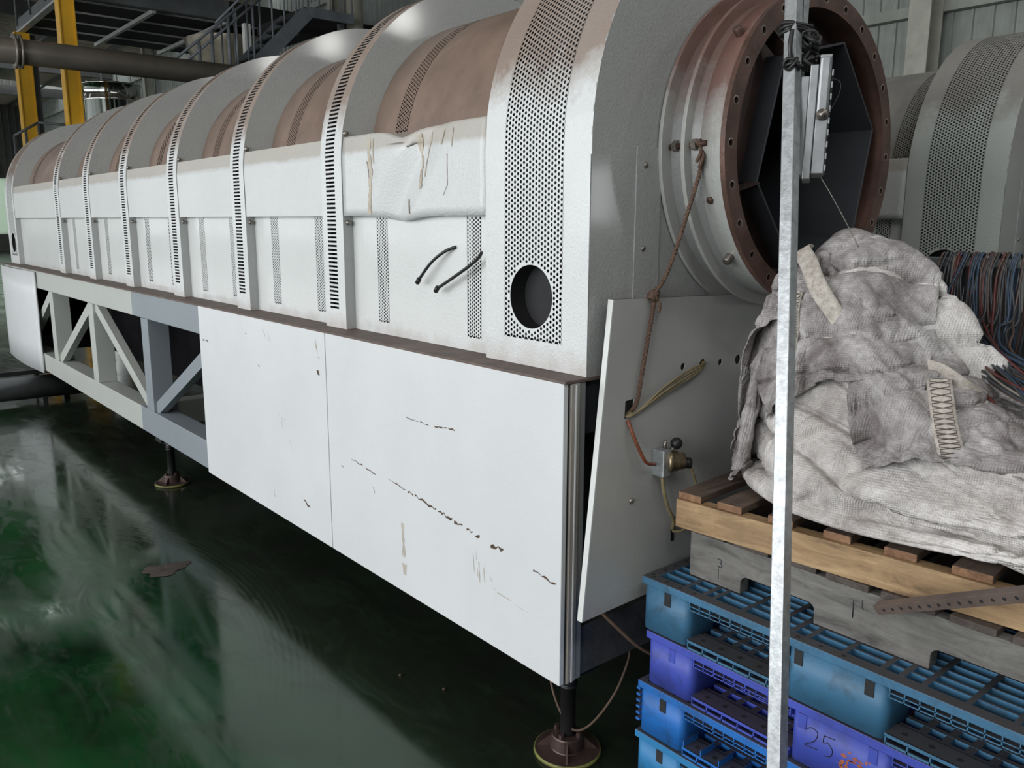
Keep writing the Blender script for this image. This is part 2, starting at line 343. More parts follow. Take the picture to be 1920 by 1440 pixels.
# ------------------------------------------------------------------ mesh helpers
class MB:
    def __init__(s): s.v = []; s.f = []; s.sm = []
    def add(s, verts, faces, smooth=False):
        o = len(s.v); s.v += [tuple(p) for p in verts]
        s.f += [tuple(i + o for i in f) for f in faces]; s.sm += [smooth] * len(faces); return s
    def box(s, x0, x1, y0, y1, z0, z1):
        v = [(x, y, z) for x in (x0, x1) for y in (y0, y1) for z in (z0, z1)]
        return s.add(v, [(0, 1, 3, 2), (4, 6, 7, 5), (0, 4, 5, 1), (2, 3, 7, 6), (0, 2, 6, 4), (1, 5, 7, 3)])
    def bar(s, a, b, w, h, upv=(0, 0, 1)):
        a = Vector(a); b = Vector(b); d = (b - a).normalized(); u = Vector(upv)
        if abs(d.dot(u)) > 0.98: u = Vector((1, 0, 0))
        r = d.cross(u).normalized() * (w / 2); u = r.cross(d).normalized() * (h / 2)
        v = [p + i * r + j * u for p in (a, b) for i, j in ((-1, -1), (1, -1), (1, 1), (-1, 1))]
        return s.add(v, [(0, 1, 2, 3), (7, 6, 5, 4), (0, 4, 5, 1), (1, 5, 6, 2), (2, 6, 7, 3), (3, 7, 4, 0)])
    def tube(s, pts, r, n=10, caps=True, rad=None):
        pts = [Vector(p) for p in pts]; rings = []
        prev = None
        for i, p in enumerate(pts):
            d = (pts[min(i + 1, len(pts) - 1)] - pts[max(i - 1, 0)]).normalized()
            if prev is None:
                u = Vector((0, 0, 1)) if abs(d.z) < 0.9 else Vector((1, 0, 0))
            else: u = prev
            a = d.cross(u).normalized(); u = a.cross(d).normalized(); prev = u
            rr = rad[i] if rad else r
            rings.append([p + rr * (math.cos(2 * PI * k / n) * a + math.sin(2 * PI * k / n) * u) for k in range(n)])
        v = [q for ring in rings for q in ring]
        f = [(i * n + k, i * n + (k + 1) % n, (i + 1) * n + (k + 1) % n, (i + 1) * n + k) for i in range(len(pts) - 1) for k in range(n)]
        o = len(s.v); s.add(v, f, True)
        if caps:
            s.f += [tuple(o + k for k in reversed(range(n))), tuple(o + (len(pts) - 1) * n + k for k in range(n))]; s.sm += [False, False]
        return s
    def lathe(s, c, axis, prof, n=32, smooth=True, sub=None):
        """prof: list of (r, t) along axis"""
        c = Vector(c); ax = Vector(axis).normalized()
        a = ax.orthogonal().normalized(); b2 = ax.cross(a)
        v = [c + ax * t + r * (math.cos(2 * PI * k / n) * a + math.sin(2 * PI * k / n) * b2) for r, t in prof for k in range(n)]
        f = [(i * n + k, i * n + (k + 1) % n, (i + 1) * n + (k + 1) % n, (i + 1) * n + k) for i in range(len(prof) - 1) for k in range(n)]
        return s.add(v, f, smooth)
    def sphere(s, c, r, n=14, m=8, sz=1.0):
        c = Vector(c)
        return s.lathe(c, (0, 0, 1), [(max(1e-4, r * math.sin(PI * i / m)), -sz * r * math.cos(PI * i / m)) for i in range(m + 1)], n)
    def grid(s, fn, nu, nv, smooth=True):
        v = [fn(i / nu, j / nv) for i in range(nu + 1) for j in range(nv + 1)]
        f = [(i * (nv + 1) + j, (i + 1) * (nv + 1) + j, (i + 1) * (nv + 1) + j + 1, i * (nv + 1) + j + 1) for i in range(nu) for j in range(nv)]
        return s.add(v, f, smooth)
    def obj(s, name, mat, parent=None, bevel=0.0, solid=0.0, label=None):
        me = bpy.data.meshes.new(name); me.from_pydata(s.v, [], s.f)
        for p, q in zip(me.polygons, s.sm): p.use_smooth = q
        me.materials.append(M[mat] if isinstance(mat, str) else mat)
        me.update()
        bm = bmesh.new(); bm.from_mesh(me); bmesh.ops.recalc_face_normals(bm, faces=bm.faces); bm.to_mesh(me); bm.free()
        o = bpy.data.objects.new(name, me); COL.objects.link(o)
        if solid:
            md = o.modifiers.new('solid', 'SOLIDIFY'); md.thickness = solid; md.offset = 0
        if bevel:
            md = o.modifiers.new('bevel', 'BEVEL'); md.width = bevel; md.segments = 2; md.limit_method = 'ANGLE'; md.angle_limit = R(40)
        if parent is not None:
            o.parent = parent
            o.matrix_parent_inverse = parent.matrix_world.inverted() if parent.type != 'EMPTY' else Matrix.Translation(-parent.location)
        if label: o['label'] = label
        return o

def plate(outer, holes, t, fmap):
    """flat plate from 2-D outline with holes; fmap(a,b,c) -> world point, c in 0..t"""
    bm = bmesh.new(); edges = []
    for loop in [outer] + holes:
        vs = [bm.verts.new((a, b, 0)) for a, b in loop]
        for i in range(len(vs)): edges.append(bm.edges.new((vs[i], vs[(i + 1) % len(vs)])))
    bmesh.ops.triangle_fill(bm, use_beauty=True, use_dissolve=False, edges=edges)
    bm.faces.ensure_lookup_table()
    ret = bmesh.ops.extrude_face_region(bm, geom=list(bm.faces))
    for e in ret['geom']:
        if isinstance(e, bmesh.types.BMVert): e.co.z = t
    bm.verts.ensure_lookup_table(); bm.verts.index_update()
    mb = MB(); mb.add([fmap(*v.co) for v in bm.verts], [[v.index for v in f.verts] for f in bm.faces]); bm.free()
    return mb
def circ2(cx, cy, r, n=16): return [(cx + r * math.cos(2 * PI * k / n), cy + r * math.sin(2 * PI * k / n)) for k in range(n)]

def tag(o, label=None, cat=None, group=None, kind=None):
    if label: o['label'] = label
    if cat: o['category'] = cat
    if group: o['group'] = group
    if kind: o['kind'] = kind
    return o
def empty(name, loc, label, cat, group=None):
    o = bpy.data.objects.new(name, None); COL.objects.link(o); o.location = loc; o.empty_display_size = 0.1
    return tag(o, label, cat, group)
def struct(mb, name, mat, parent=None, **k):
    o = mb.obj(name, mat, parent, **k)
    if parent is None: o['kind'] = 'structure'
    return o
def copy_tree(o, parent=None, skip=(), offset=None):
    if o.name.split('.')[0] in skip: return None
    c = o.copy(); COL.objects.link(c)
    if parent is not None:
        c.parent = parent; c.matrix_parent_inverse = o.matrix_parent_inverse.copy()
    if offset is not None: c.location = Vector(o.location) + Vector(offset)
    for ch in list(o.children): copy_tree(ch, c, skip)
    return c
def smooth_path(pts, n=6):
    """Catmull-Rom"""
    P = [Vector(p) for p in pts]; out = []
    for i in range(len(P) - 1):
        p0 = P[max(i - 1, 0)]; p1 = P[i]; p2 = P[i + 1]; p3 = P[min(i + 2, len(P) - 1)]
        for k in range(n):
            t = k / n
            out.append(0.5 * ((2 * p1) + (-p0 + p2) * t + (2 * p0 - 5 * p1 + 4 * p2 - p3) * t * t + (-p0 + 3 * p1 - 3 * p2 + p3) * t ** 3))
    out.append(P[-1]); return out

# ================================================================== THE SETTING
fl = MB().grid(lambda u, v: (-14 + 23.2 * u, -9 + 62 * v, 0), 2, 2, False)
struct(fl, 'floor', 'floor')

WX = 9.0
# right wall: trapezoid sheet, real ribs
def wall_sheet(y0, y1, z0, z1, x, pitch=0.223):
    mb = MB(); n = int((y1 - y0) / pitch); prof = []
    for i in range(n):
        a = y0 + i * pitch
        prof += [(x, a), (x, a + pitch - 0.035), (x - 0.022, a + pitch - 0.025), (x - 0.022, a + pitch - 0.008)]
    prof.append((x, y0 + n * pitch))
    v = [(px, py, z) for px, py in prof for z in (z0, z1)]
    f = [(2 * i, 2 * i + 2, 2 * i + 3, 2 * i + 1) for i in range(len(prof) - 1)]
    return mb.add(v, f)
wr = struct(wall_sheet(-9, 53, 0, 9.0, WX), 'wall_right', 'sheet')
for k, z in enumerate((1.4, 2.75, 4.11, 5.5, 6.9)):
    MB().box(WX - 0.14, WX - 0.03, -9, 53, z - 0.06, z + 0.06).obj('girt', 'girt', wr)
for k, yy in enumerate((-3.75, 3.20, 10.2, 17.1, 24.0, 31.0)):
    c = MB(); c.box(WX - 0.46, WX - 0.445, yy - 0.125, yy + 0.125, 0, 8.3); c.box(WX - 0.445, WX - 0.16, yy - 0.006, yy + 0.006, 0, 8.3); c.box(WX - 0.16, WX - 0.145, yy - 0.125, yy + 0.125, 0, 8.3)
    c.obj('wall_column', 'column', wr)
# far wall: sheet above a wide daylight opening
fw_ = struct(MB().box(-14, 9, 52, 52.2, 3.9, 9.5), 'wall_back', 'hallwall')
for i in range(69):
    MB().box(-14 + i * 0.33, -13.93 + i * 0.33, 51.9, 52, 3.9, 9.5).obj('sheet_rib', 'hallwall', fw_)
MB().box(-14, 9, 52, 52.2, 0, 0.9).obj('sill_wall', 'hallwall', fw_)
MB().box(-14, 9, 52.05, 52.08, 0.9, 3.9).obj('window_pane', 'pane', fw_)
for i in range(7): MB().box(-13.6 + i * 3.2, -13.4 + i * 3.2, 51.95, 52.15, 0.9, 3.9).obj('mullion', 'rooftruss', fw_)
# wall behind the photographer and left wall with window band
struct(MB().box(-14, 9.2, -9.2, -9, 0, 9.5), 'wall_front', 'hallwall')
wl = MB(); wl.box(-14.2, -14, -9, 53, 0, 0.9); wl.box(-14.2, -14, -9, 53, 5.2, 9.5)
for i in range(11): wl.box(-14.2, -14, -9 + i * 6.2, -8.7 + i * 6.2, 0.9, 5.2)
struct(wl, 'wall_left', 'hallwall')
# roof with translucent-free openings (rooflights)
def roof_z(x): return 8.2 + (x + 14) * 0.02 if x < -3.5 else 8.41 - (x + 3.5) * 0.02
rf = MB()
ys = [-9, -4, -2.6, 10.5, 11.6, 21, 22.1, 31, 32, 41]
for a, b_ in ((-9, -4.2), (-3.2, 20.5), (21.1, 27.5), (28.2, 33.5), (36, 43), (45.5, 53)):
    n = int((b_ - a) / 0.25)
    prof = []
    for i in range(n):
        y = a + i * 0.25
        prof += [(y, 0), (y + 0.15, 0), (y + 0.175, 0.04), (y + 0.225, 0.04)]
    prof.append((a + n * 0.25, 0)); prof.append((b_, 0))
    v = [(x, y, 8.3 + dz - abs(x + 3.5) * 0.05) for y, dz in prof for x in (-14.2, -3.5, 9.2)]
    f = [(3 * i + j, 3 * i + 3 + j, 3 * i + 4 + j, 3 * i + 1 + j) for i in range(len(prof) - 1) for j in (0, 1)]
    rf.add(v, f)
roof = struct(rf, 'ceiling', 'roof')
for yy in (6.5, 16.5, 26.5, 36.4, 44):
    MB().bar((-14, yy, 7.5), (9, yy, 7.5), 0.25, 0.4).obj('rafter', 'rooftruss', roof)
for xx in (-12, -9, -6, -3.5, -1, 1.2, 3.4, 5.6, 7.8):
    MB().bar((xx, -9, 7.75), (xx, 53, 7.75), 0.12, 0.2).obj('purlin', 'rooftruss', roof)

# ================================================================== DRUM MACHINE
XC, ZC, RO, RI = 0.84, 1.866, 0.75, 0.615
Z0 = 1.222
SV = ZC - Z0
LTOT = 2 * SV + PI * RO
def prof(s, off=0.0):
    """point on the outer profile, off = inward offset"""
    if s < SV: return (XC - RO + off, Z0 + s)
    if s < SV + PI * RO:
        a = PI - (s - SV) / RO
        return (XC + (RO - off) * math.cos(a), ZC + (RO - off) * math.sin(a))
    return (XC + RO - off, ZC - (s - SV - PI * RO))
def strip(mb, s0, s1, y0, y1, off=0.0, step=0.05, d=0.0):
    n = max(1, int(math.ceil((s1 - s0) / step)))
    # break at the profile's corners
    ss = sorted(set([s0 + (s1 - s0) * i / n for i in range(n + 1)] + [q for q in (SV, SV + PI * RO) if s0 < q < s1]))
    v = []
    for s in ss:
        x, z = prof(s, off)
        v += [(x, y0, z), (x, y1, z)]
    mb.add(v, [(2 * i, 2 * i + 1, 2 * i + 3, 2 * i + 2) for i in range(len(ss) - 1)], True)
def annulus_face(mb, y, off0, off1, step=0.05, z_cut=None):
    n = int(LTOT / step); v = []
    ss = [LTOT * i / n for i in range(n + 1)]
    for s in ss:
        a = prof(s, off0); b = prof(s, off1); v += [(a[0], y, a[1]), (b[0], y, b[1])]
    mb.add(v, [(2 * i, 2 * i + 1, 2 * i + 3, 2 * i + 2) for i in range(n)], False)
def perf(fn, s0, s1, y0, y1, p, hr, hole=None):
    """hexagonally perforated sheet; fn(s, y) -> xyz; hole=(s,y,r) cut clean"""
    mb = MB(); verts = {}; V = []; F = []
    def vid(a, b):
        k = (round(a * 1e5), round(b * 1e5))
        if k not in verts:
            if hole:
                ds, dy = a - hole[0], b - hole[1]; d = math.hypot(ds, dy)
                if 1e-6 < d < hole[2]: a = hole[0] + ds / d * hole[2]; b = hole[1] + dy / d * hole[2]
            verts[k] = len(V); V.append(fn(min(max(a, s0), s1), min(max(b, y0), y1)))
        return verts[k]
    cw = p * math.sqrt(3) / 2; nc = int(round((y1 - y0) / cw)); cw = (y1 - y0) / nc
    R_ = p / math.sqrt(3); nr = int((s1 - s0) / p)
    for c in range(nc):
        yc = y0 + (c + 0.5) * cw
        for r_ in range(nr):
            sc = s0 + (r_ + 0.5 + (0.5 if c % 2 else 0)) * p
            if sc + p / 2 > s1 + p: continue
            o = []; i_ = []; skip = False
            if hole:
                d = math.hypot(sc - hole[0], yc - hole[1])
                if d < hole[2] - p * 0.45: continue
                solid = d < hole[2] + hr * 1.3
            else: solid = False
            hexo = [(sc + R_ * 0.866 * a, yc + cw * b) for a, b in ((1, -1/3), (1, 1/3), (0, 2/3), (-1, 1/3), (-1, -1/3), (0, -2/3))]
            o = [vid(*q) for q in hexo]
            if solid or sc - hr < s0 or sc + hr > s1:
                F.append(tuple(o)); continue
            for k in range(6):
                ang = [(1, -1/3), (1, 1/3), (0, 2/3), (-1, 1/3), (-1, -1/3), (0, -2/3)][k]
                l = math.hypot(ang[0] * 0.866, ang[1] * 1.5)
                V.append(fn(sc + hr * ang[0] * 0.866 / l, yc + hr * ang[1] * 1.5 / l)); i_.append(len(V) - 1)
            for k in range(6): F.append((o[k], o[(k + 1) % 6], i_[(k + 1) % 6], i_[k]))
    mb.add(V, F, True); return mb

RIBS = [(1.37, 1.54), (2.32, 2.48), (3.25, 3.42), (4.20, 4.37), (5.13, 5.30), (6.06, 6.24)]
E0, E1 = 0.46, 7.95
YEND = 8.38

def inner_pt(s, y, off=0.0):
    """inner shell profile: lower wall at x=.135, curving onto r=.615"""
    return prof(s, off)

def end_housing(root, y0, y1, near=True):
    """perforated end hood"""
    h = MB()
    yb0, yb1 = (0.108, 0.366) if near else (8.02, 8.28)
    sp0, sp1 = 1.302 - Z0, LTOT - (1.302 - Z0)
    strip(h, 0, LTOT, y0, yb0); strip(h, 0, LTOT, yb1, y1)
    strip(h, 0, sp0, yb0, yb1); strip(h, sp1, LTOT, yb0, yb1)
    hood = h.obj('end_hood', 'rib', root)
    yc = 0.244 if near else 8.15
    f = lambda s, y: (prof(s)[0], y, prof(s)[1])
    p_ = 0.0155 if near else 0.03
    pb = perf(f, sp0, sp1, yb0, yb1, p_, p_ * 0.34, (1.431 - Z0, yc, 0.095)).obj('perforated_band', 'rib', hood)
    t = MB(); t.lathe((0.0902, yc, 1.431), (1, 0, 0), [(0.0955, 0), (0.0955, 0.22), (0.001, 0.22)], 40)
    t.obj('dark_port', 'rubber', hood, label='round black opening through the perforated band')  # black inner wall stands in for the shade inside the opening
    li = MB(); strip(li, 0.02, LTOT - 0.02, y0 + 0.01, y1 - 0.01, 0.06); li.obj('shade_lining', 'dark', hood)  # dark sheet behind the perforations, in place of the hood's inner shade
    # faces towards both ends
    e = MB()
    for yy in ((y0, y1)):
        if (near and yy == y0) or (not near and yy == y1):
            n = 60; v = [(XC, yy, ZC)]
            for i in range(n + 1):
                x, z = prof(LTOT * i / n); v.append((x, yy, z))
            # ring hole for the drum neck
            outer = [prof(LTOT * i / n) for i in range(n + 1)]
            hole = circ2(XC, ZC, 0.40, 48)
            m2 = plate(outer, [hole], 0.004, lambda a, b, c, yy=yy: (a, yy + (c if near else -c), b))
            m2.obj('end_plate', 'endplate', root)
        else:
            annulus_face(e, yy, 0, RO - RI)
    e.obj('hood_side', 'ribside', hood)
    return hood

def make_machine():
    root = empty('drum_dryer', (0.84, 0, 0), 'long grey-white drum dryer, nearest machine, with slotted ribs above white side panels', 'machine')
    end_housing(root, 0, E0, True)
    end_housing(root, E1, YEND, False)
    # ribs
    slotp = 0.0166
    for (a, b) in RIBS:
        ym = (a + b) / 2 + 0.008
        w0, w1 = ym - 0.036, ym + 0.036
        m = MB(); strip(m, 0, LTOT, a, w0); strip(m, 0, LTOT, w1, b)
        s0, s1 = 1.30 - Z0, SV + PI * RO * 0.72
        strip(m, 0, s0, w0, w1); strip(m, s1, LTOT, w0, w1)
        n = int((s1 - s0) / slotp)
        for i in range(n):
            q = s0 + i * slotp
            strip(m, q + slotp * 0.52, q + slotp, w0, w1, step=1)
        rib = m.obj('rib', 'rib', root)
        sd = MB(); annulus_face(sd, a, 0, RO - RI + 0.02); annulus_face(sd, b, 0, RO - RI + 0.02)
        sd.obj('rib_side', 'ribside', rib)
        li = MB(); strip(li, 0.01, LTOT - 0.01, a + 0.004, b - 0.004, 0.035); li.obj('shade_lining', 'dark', rib)  # dark sheet behind the slots paints the hollow rib's shade
        for zz in (1.645, 1.985):
            MB().lathe((0.113, a + 0.001, zz), (0, -1, 0), [(0.0001, 0.012), (0.009, 0.012), (0.011, 0.0)], 8).obj('bolt', 'bolt', rib)
    # bays
    bays = [(E0, 1.37)] + [(RIBS[i][1], RIBS[i + 1][0]) for i in range(5)] + [(6.24, E1)]
    for bi, (a, b) in enumerate(bays):
        # drum shell r=.615 upper part
        L2 = 0.65 * PI
        def shell(s, y): # s = angle length
            an = PI - s / RI
            return (XC + RI * math.cos(an), y, ZC + RI * math.sin(an))
        bw = 0.085; p_ = 0.0135
        b0 = (b - 0.165 - bw, b - 0.165) if b - a < 2 else (b - 0.3, b - 0.2)
        b1 = (a + 0.07, a + 0.07 + bw)
        sm = MB()
        s_lo, s_hi = 0.09 * RI - 0.15, PI * RI + 0.2
        def sstrip(mb, s0, s1, y0, y1, n=40):
            mb.grid(lambda u, v: shell(s0 + (s1 - s0) * u, y0 + (y1 - y0) * v), n, 1)
        ps, pe = 0.19 * RI, PI * RI * 0.75
        rows = [(a, b1[0]), (b1[1], b0[0]), (b0[1], b)]
        for r0, r1_ in rows: sstrip(sm, s_lo, s_hi, r0, r1_)
        for c0, c1 in (b0, b1): sstrip(sm, s_lo, ps, c0, c1, 8); sstrip(sm, pe, s_hi, c0, c1, 12)
        sh = sm.obj('drum_shell', 'shell', root)
        for c0, c1 in (b0, b1):
            pp = p_ if bi < 3 else 0.026
            perf(shell, ps, pe, c0, c1, pp, pp * 0.34).obj('perforated_band', 'shell', sh)
        li = MB(); li.grid(lambda u, v: (XC + 0.58 * math.cos(PI * (1.08 - 1.16 * u)), a + (b - a) * v, ZC + 0.58 * math.sin(PI * (1.08 - 1.16 * u))), 30, 1)
        li.obj('shade_lining', 'dark', sh)  # dark sheet under the shell, so its holes look shaded
        for side in (0, 1):
            fx = (lambda x: x) if side == 0 else (lambda x: 2 * XC - x)
            # cover box between the ribs
            x1 = 0.24
            bx = MB()
            nu = 30 if bi == 0 and side == 0 else 2
            def bp(u, v):
                # u along y, v round the section: bottom in, bottom out, fold, top out, top in
                y = a + 0.004 + (b - a - 0.008) * u
                sec = [(0.235, 1.672), (0.094, 1.672), (0.094, 1.895), (0.103, 1.968), (0.30, 1.975)]
                k = v * 4; i = min(3, int(k)); t = k - i
                x = sec[i][0] + (sec[i + 1][0] - sec[i][0]) * t; z = sec[i][1] + (sec[i + 1][1] - sec[i][1]) * t
                if bi == 0 and side == 0:
                    # dented near end: pressed-in valley running from lower left to upper right
                    dd = (y - (1.04 - (z - 1.67) * 0.9))
                    den = 0.030 * math.exp(-(dd / 0.085) ** 2) * (1 if x < 0.2 else 0.3)
                    den += 0.012 * math.exp(-((y - 1.17) / 0.05) ** 2) * math.exp(-((z - 1.83) / 0.08) ** 2)
                    x += den
                    if z < 1.70: z -= 0.018 * math.exp(-((y - 0.98) / 0.12) ** 2)
                    if z > 1.93: z -= 0.03 * math.exp(-((y - 0.95) / 0.09) ** 2)
                return (fx(x), y, z)
            bx.grid(bp, nu, 32 if nu == 30 else 4, nu == 30)
            cov = bx.obj('cover_box', 'box', root, solid=0.003)
            if bi == 0 and side == 0:
                def cover_streak(y0, z0, y1, z1, w, mat):
                    n = 16; v = []
                    for i in range(n + 1):
                        t = i / n; yy = y0 + (y1 - y0) * t + rnd.uniform(-1, 1) * w * 0.2; zz = z0 + (z1 - z0) * t; u = (yy - a - 0.004) / (b - a - 0.008)
                        for s_ in (-1, 1):
                            uu = u + s_ * w * 0.5 * rnd.uniform(0.5, 1) / (b - a)
                            vv = (1 + (zz - 1.672) / 0.223) / 4 if zz < 1.895 else (2 + (zz - 1.895) / 0.073) / 4
                            p = bp(uu, vv); v.append((p[0] - 0.0032, p[1], p[2]))
                    MB().add(v, [(2 * i, 2 * i + 1, 2 * i + 3, 2 * i + 2) for i in range(n)], True).obj('rust_streak', mat, cov)
                for q in ((1.175, 1.955, 1.165, 1.68, 0.030, 'stain'), (1.14, 1.95, 1.14, 1.86, 0.012, 'stain'), (0.86, 1.955, 0.83, 1.76, 0.030, 'stain'), (0.80, 1.95, 0.80, 1.80, 0.010, 'stain'),
                          (0.845, 1.95, 0.84, 1.80, 0.008, 'streak'), (0.665, 1.87, 0.665, 1.77, 0.003, 'streak'), (0.665, 1.77, 0.69, 1.735, 0.003, 'streak'), (0.64, 1.95, 0.64, 1.89, 0.008, 'stain'), (0.70, 1.95, 0.70, 1.90, 0.012, 'stain'), (0.92, 1.73, 0.90, 1.69, 0.010, 'streak'), (1.19, 1.87, 1.16, 1.69, 0.005, 'streak')): cover_streak(*q)
            if bi == 0 and side == 0: cov['label'] = 'dented rust-streaked cover with crumpled right half'
            # lower wall
            lw = MB()
            wx = 0.135
            wb0 = (b - 0.18 if b - a < 2 else b - 0.3); wb1 = a + 0.08
            bands = [(wb1, wb1 + 0.078), (wb0 - 0.078, wb0)] if bi < 6 else []
            cuts = [a] + [q for bb in sorted(bands) for q in bb] + [b]
            segs = [(cuts[i], cuts[i + 1]) for i in range(0, len(cuts), 2)]
            for y0, y1 in segs: lw.add([(fx(wx), y0, Z0), (fx(wx), y1, Z0), (fx(wx), y1, 1.70), (fx(wx), y0, 1.70)], [(0, 1, 2, 3)])
            for y0, y1 in bands:
                lw.add([(fx(wx), y0, Z0), (fx(wx), y1, Z0), (fx(wx), y1, 1.268), (fx(wx), y0, 1.268)], [(0, 1, 2, 3)])
                lw.add([(fx(wx), y0, 1.67), (fx(wx), y1, 1.67), (fx(wx), y1, 1.70), (fx(wx), y0, 1.70)], [(0, 1, 2, 3)])
            # folded front edge frame giving the sheet its return
            lw.box(min(fx(wx), fx(wx + .01)), max(fx(wx), fx(wx + .01)), a, a + 0.012, Z0, 1.70)
            w = lw.obj('lower_wall', 'wall', root)
            for y0, y1 in bands:
                if side == 1 and bi > 0: continue
                pp = 0.0125 if bi < 3 else 0.02
                f = lambda s, y: (fx(wx), y, s)
                perf(f, 1.268, 1.67, y0, y1, pp, pp * 0.34).obj('perforated_band', 'wall', w)
            MB().box(min(fx(wx + 0.05), fx(wx + 0.06)), max(fx(wx + 0.05), fx(wx + 0.06)), a, b, Z0, 1.66).obj('shade_lining', 'dark', w)  # dark sheet behind the wall's perforations, painted as shade
    # access cover and its screws on the end plate
    ac = MB().box(0.265, 0.372, -0.004, 0.0, 1.24, 1.861).obj('access_cover', 'endplate', root, bevel=0.001)
    for x, z in ((0.303, 1.81), (0.302, 1.577)):
        MB().lathe((x, -0.004, z), (0, -1, 0), [(0.008, 0), (0.008, 0.003), (0.004, 0.006), (0.0001, 0.006)], 10).obj('screw', 'bolt', ac)
    # flanged neck
    def ring(name, mat, prof_, n=96, par=root):
        return MB().lathe((XC, 0, ZC), (0, -1, 0), prof_, n).obj(name, mat, par)
    neck = ring('drum_neck', 'neckgrey', [(0.445, 0.0), (0.445, 0.12), (0.425, 0.135), (0.425, 0.20)])
    def fring(mb, r0, r1, t0, t1, n=96):
        return mb.lathe((XC, 0, ZC), (0, -1, 0), [(r0, t0), (r1, t0), (r1, t1), (r0, t1), (r0, t0)], n, False)
    fring(MB(), 0.43, 0.487, 0.004, 0.016).obj('flange', 'flangepaint', root, bevel=0.001, label='rear grey flange ring with worn white rim')
    fring(MB(), 0.43, 0.476, 0.075, 0.088).obj('flange', 'flangepaint', root, bevel=0.001, label='middle grey flange ring with worn white rim')
    ring('neck_band', 'drumrust', [(0.435, 0.118), (0.448, 0.122), (0.448, 0.196)])
    out = circ2(XC, ZC, 0.459, 96); hs = [circ2(XC, ZC, 0.404, 72)]
    for k in range(24):
        a = 2 * PI * (k + 0.02) / 24
        hs.append(circ2(XC + 0.431 * math.cos(a), ZC + 0.431 * math.sin(a), 0.0095, 10))
    ff = plate(out, hs, 0.016, lambda a, b, c: (a, -0.212 + c, b)).obj('front_flange', 'rust', root, label='rust-brown bolting flange with a ring of empty holes')
    for k in range(24):
        a = 2 * PI * (k + 0.02) / 24; cx, cz = XC + 0.431 * math.cos(a), ZC + 0.431 * math.sin(a)
        MB().lathe((cx, -0.2122, cz), (0, -1, 0), [(0.0095, 0), (0.0125, 0.0004), (0.0135, 0)], 10).obj('worn_hole_rim', 'bolt', ff)
    ring('inner_collar', 'rust', [(0.404, 0.205), (0.402, 0.10), (0.402, 0.03)])
    # backing plate with hexagonal opening, hexagonal tube
    hexp = [(1.205, 1.955), (0.985, 2.200), (0.665, 2.125), (0.560, 1.765), (0.775, 1.510), (1.125, 1.605)]
    plate(circ2(XC, ZC, 0.403, 60), [[(XC + (x - XC) * 1.0, ZC + (z - ZC) * 1.0) for x, z in hexp]], 0.004,
          lambda a, b, c: (a, -0.135 + c, b)).obj('backing_plate', 'rustdark', root)
    hx = MB(); n = 6
    v = [(x, y, z) for y in (-0.196, 2.6) for x, z in hexp] + [(XC + 0.03 + (x - XC - 0.03) * 0.975, y, ZC + (z - ZC) * 0.975) for y in (-0.196, 2.6) for x, z in hexp]
    f = []
    for k in range(6):
        j = (k + 1) % 6
        f += [(k, j, 6 + j, 6 + k), (12 + k, 12 + j, 18 + j, 18 + k), (k, j, 12 + j, 12 + k)]
    f.append((18, 19, 20, 21, 22, 23))
    hx.add(v, f); ht = hx.obj('hexagonal_liner', 'liner', root, bevel=0.0015)
    # rusty gusset plates between liner and collar
    for k in (2, 3, 4):
        x, z = hexp[k]; d = Vector((x - XC, 0, z - ZC)).normalized()
        a = Vector((x, -0.19, z)); b = Vector((XC + d.x * 0.40, -0.15, ZC + d.z * 0.40))
        MB().bar(a, b, 0.004, 0.05, (0, 1, 0)).obj('gusset', 'rustdark', root)
    # pegs and bolts round the neck
    def radial(name, ang, y, r0, length, rad, mat, n=12):
        a = R(ang); d = Vector((math.cos(a), 0, math.sin(a)))
        MB().lathe(Vector((XC, y, ZC)) + d * r0, d, [(rad, 0), (rad, length - 0.002), (rad - 0.002, length), (0.001, length)], n).obj(name, mat, root, label=None)
    radial('peg', 138.5, -0.155, 0.44, 0.032, 0.013, 'rust')
    radial('peg', -136, -0.150, 0.44, 0.034, 0.013, 'bolt')
    radial('plug', -160, -0.145, 0.44, 0.016, 0.011, 'boltrust', 6)
    bl = MB(); bl.tube([(0.392, 0.0, 1.862), (0.392, -0.145, 1.866)], 0.0085, 10)
    b1 = bl.obj('stud', 'boltrust', root)
    for yy in (-0.03, -0.098):
        MB().lathe((0.392, yy, 1.864), (0, -1, 0), [(0.0001, 0), (0.0165, 0), (0.0165, 0.016), (0.0001, 0.016)], 6, False).obj('nut', 'bolt', b1)
    # ---------------- base frame
    ft, fb = 1.212, 0.305
    def beam(name, mat, *b, par=root, bev=0.003, label=None): return MB().box(*b).obj(name, mat, par, bevel=bev, label=label)
    XR = 1.68
    beam('ledge', 'ledge', 0.0, XR, -0.005, YEND, 1.212, 1.221, bev=0.0015)
    beam('top_chord', 'frame', 0.022, 0.15, 4.05, 8.35, 1.055, 1.211)
    beam('top_chord', 'frame2', 0.022, 0.15, 0.12, 4.05, 1.055, 1.211, label='bluish grey primed stretch of top beam')
    beam('bottom_chord', 'frame', 0.022, 0.15, 4.02, 8.35, fb, 0.465)
    beam('bottom_chord', 'frame2', 0.022, 0.15, 0.12, 4.02, fb, 0.465, label='bluish grey primed stretch of bottom beam')
    beam('top_chord', 'frame', XR - 0.15, XR - 0.02, 0, 8.35, 1.055, 1.211)
    beam('bottom_chord', 'frame', XR - 0.15, XR - 0.02, 0, 8.35, fb, 0.465)
    for yy in (0.02, 8.2):
        for z0 in (fb, 1.055): beam('end_beam', 'grimy' if z0 == fb else 'liner', 0.086, XR - 0.151, yy - 0.01, yy + 0.07, z0, z0 + 0.156)
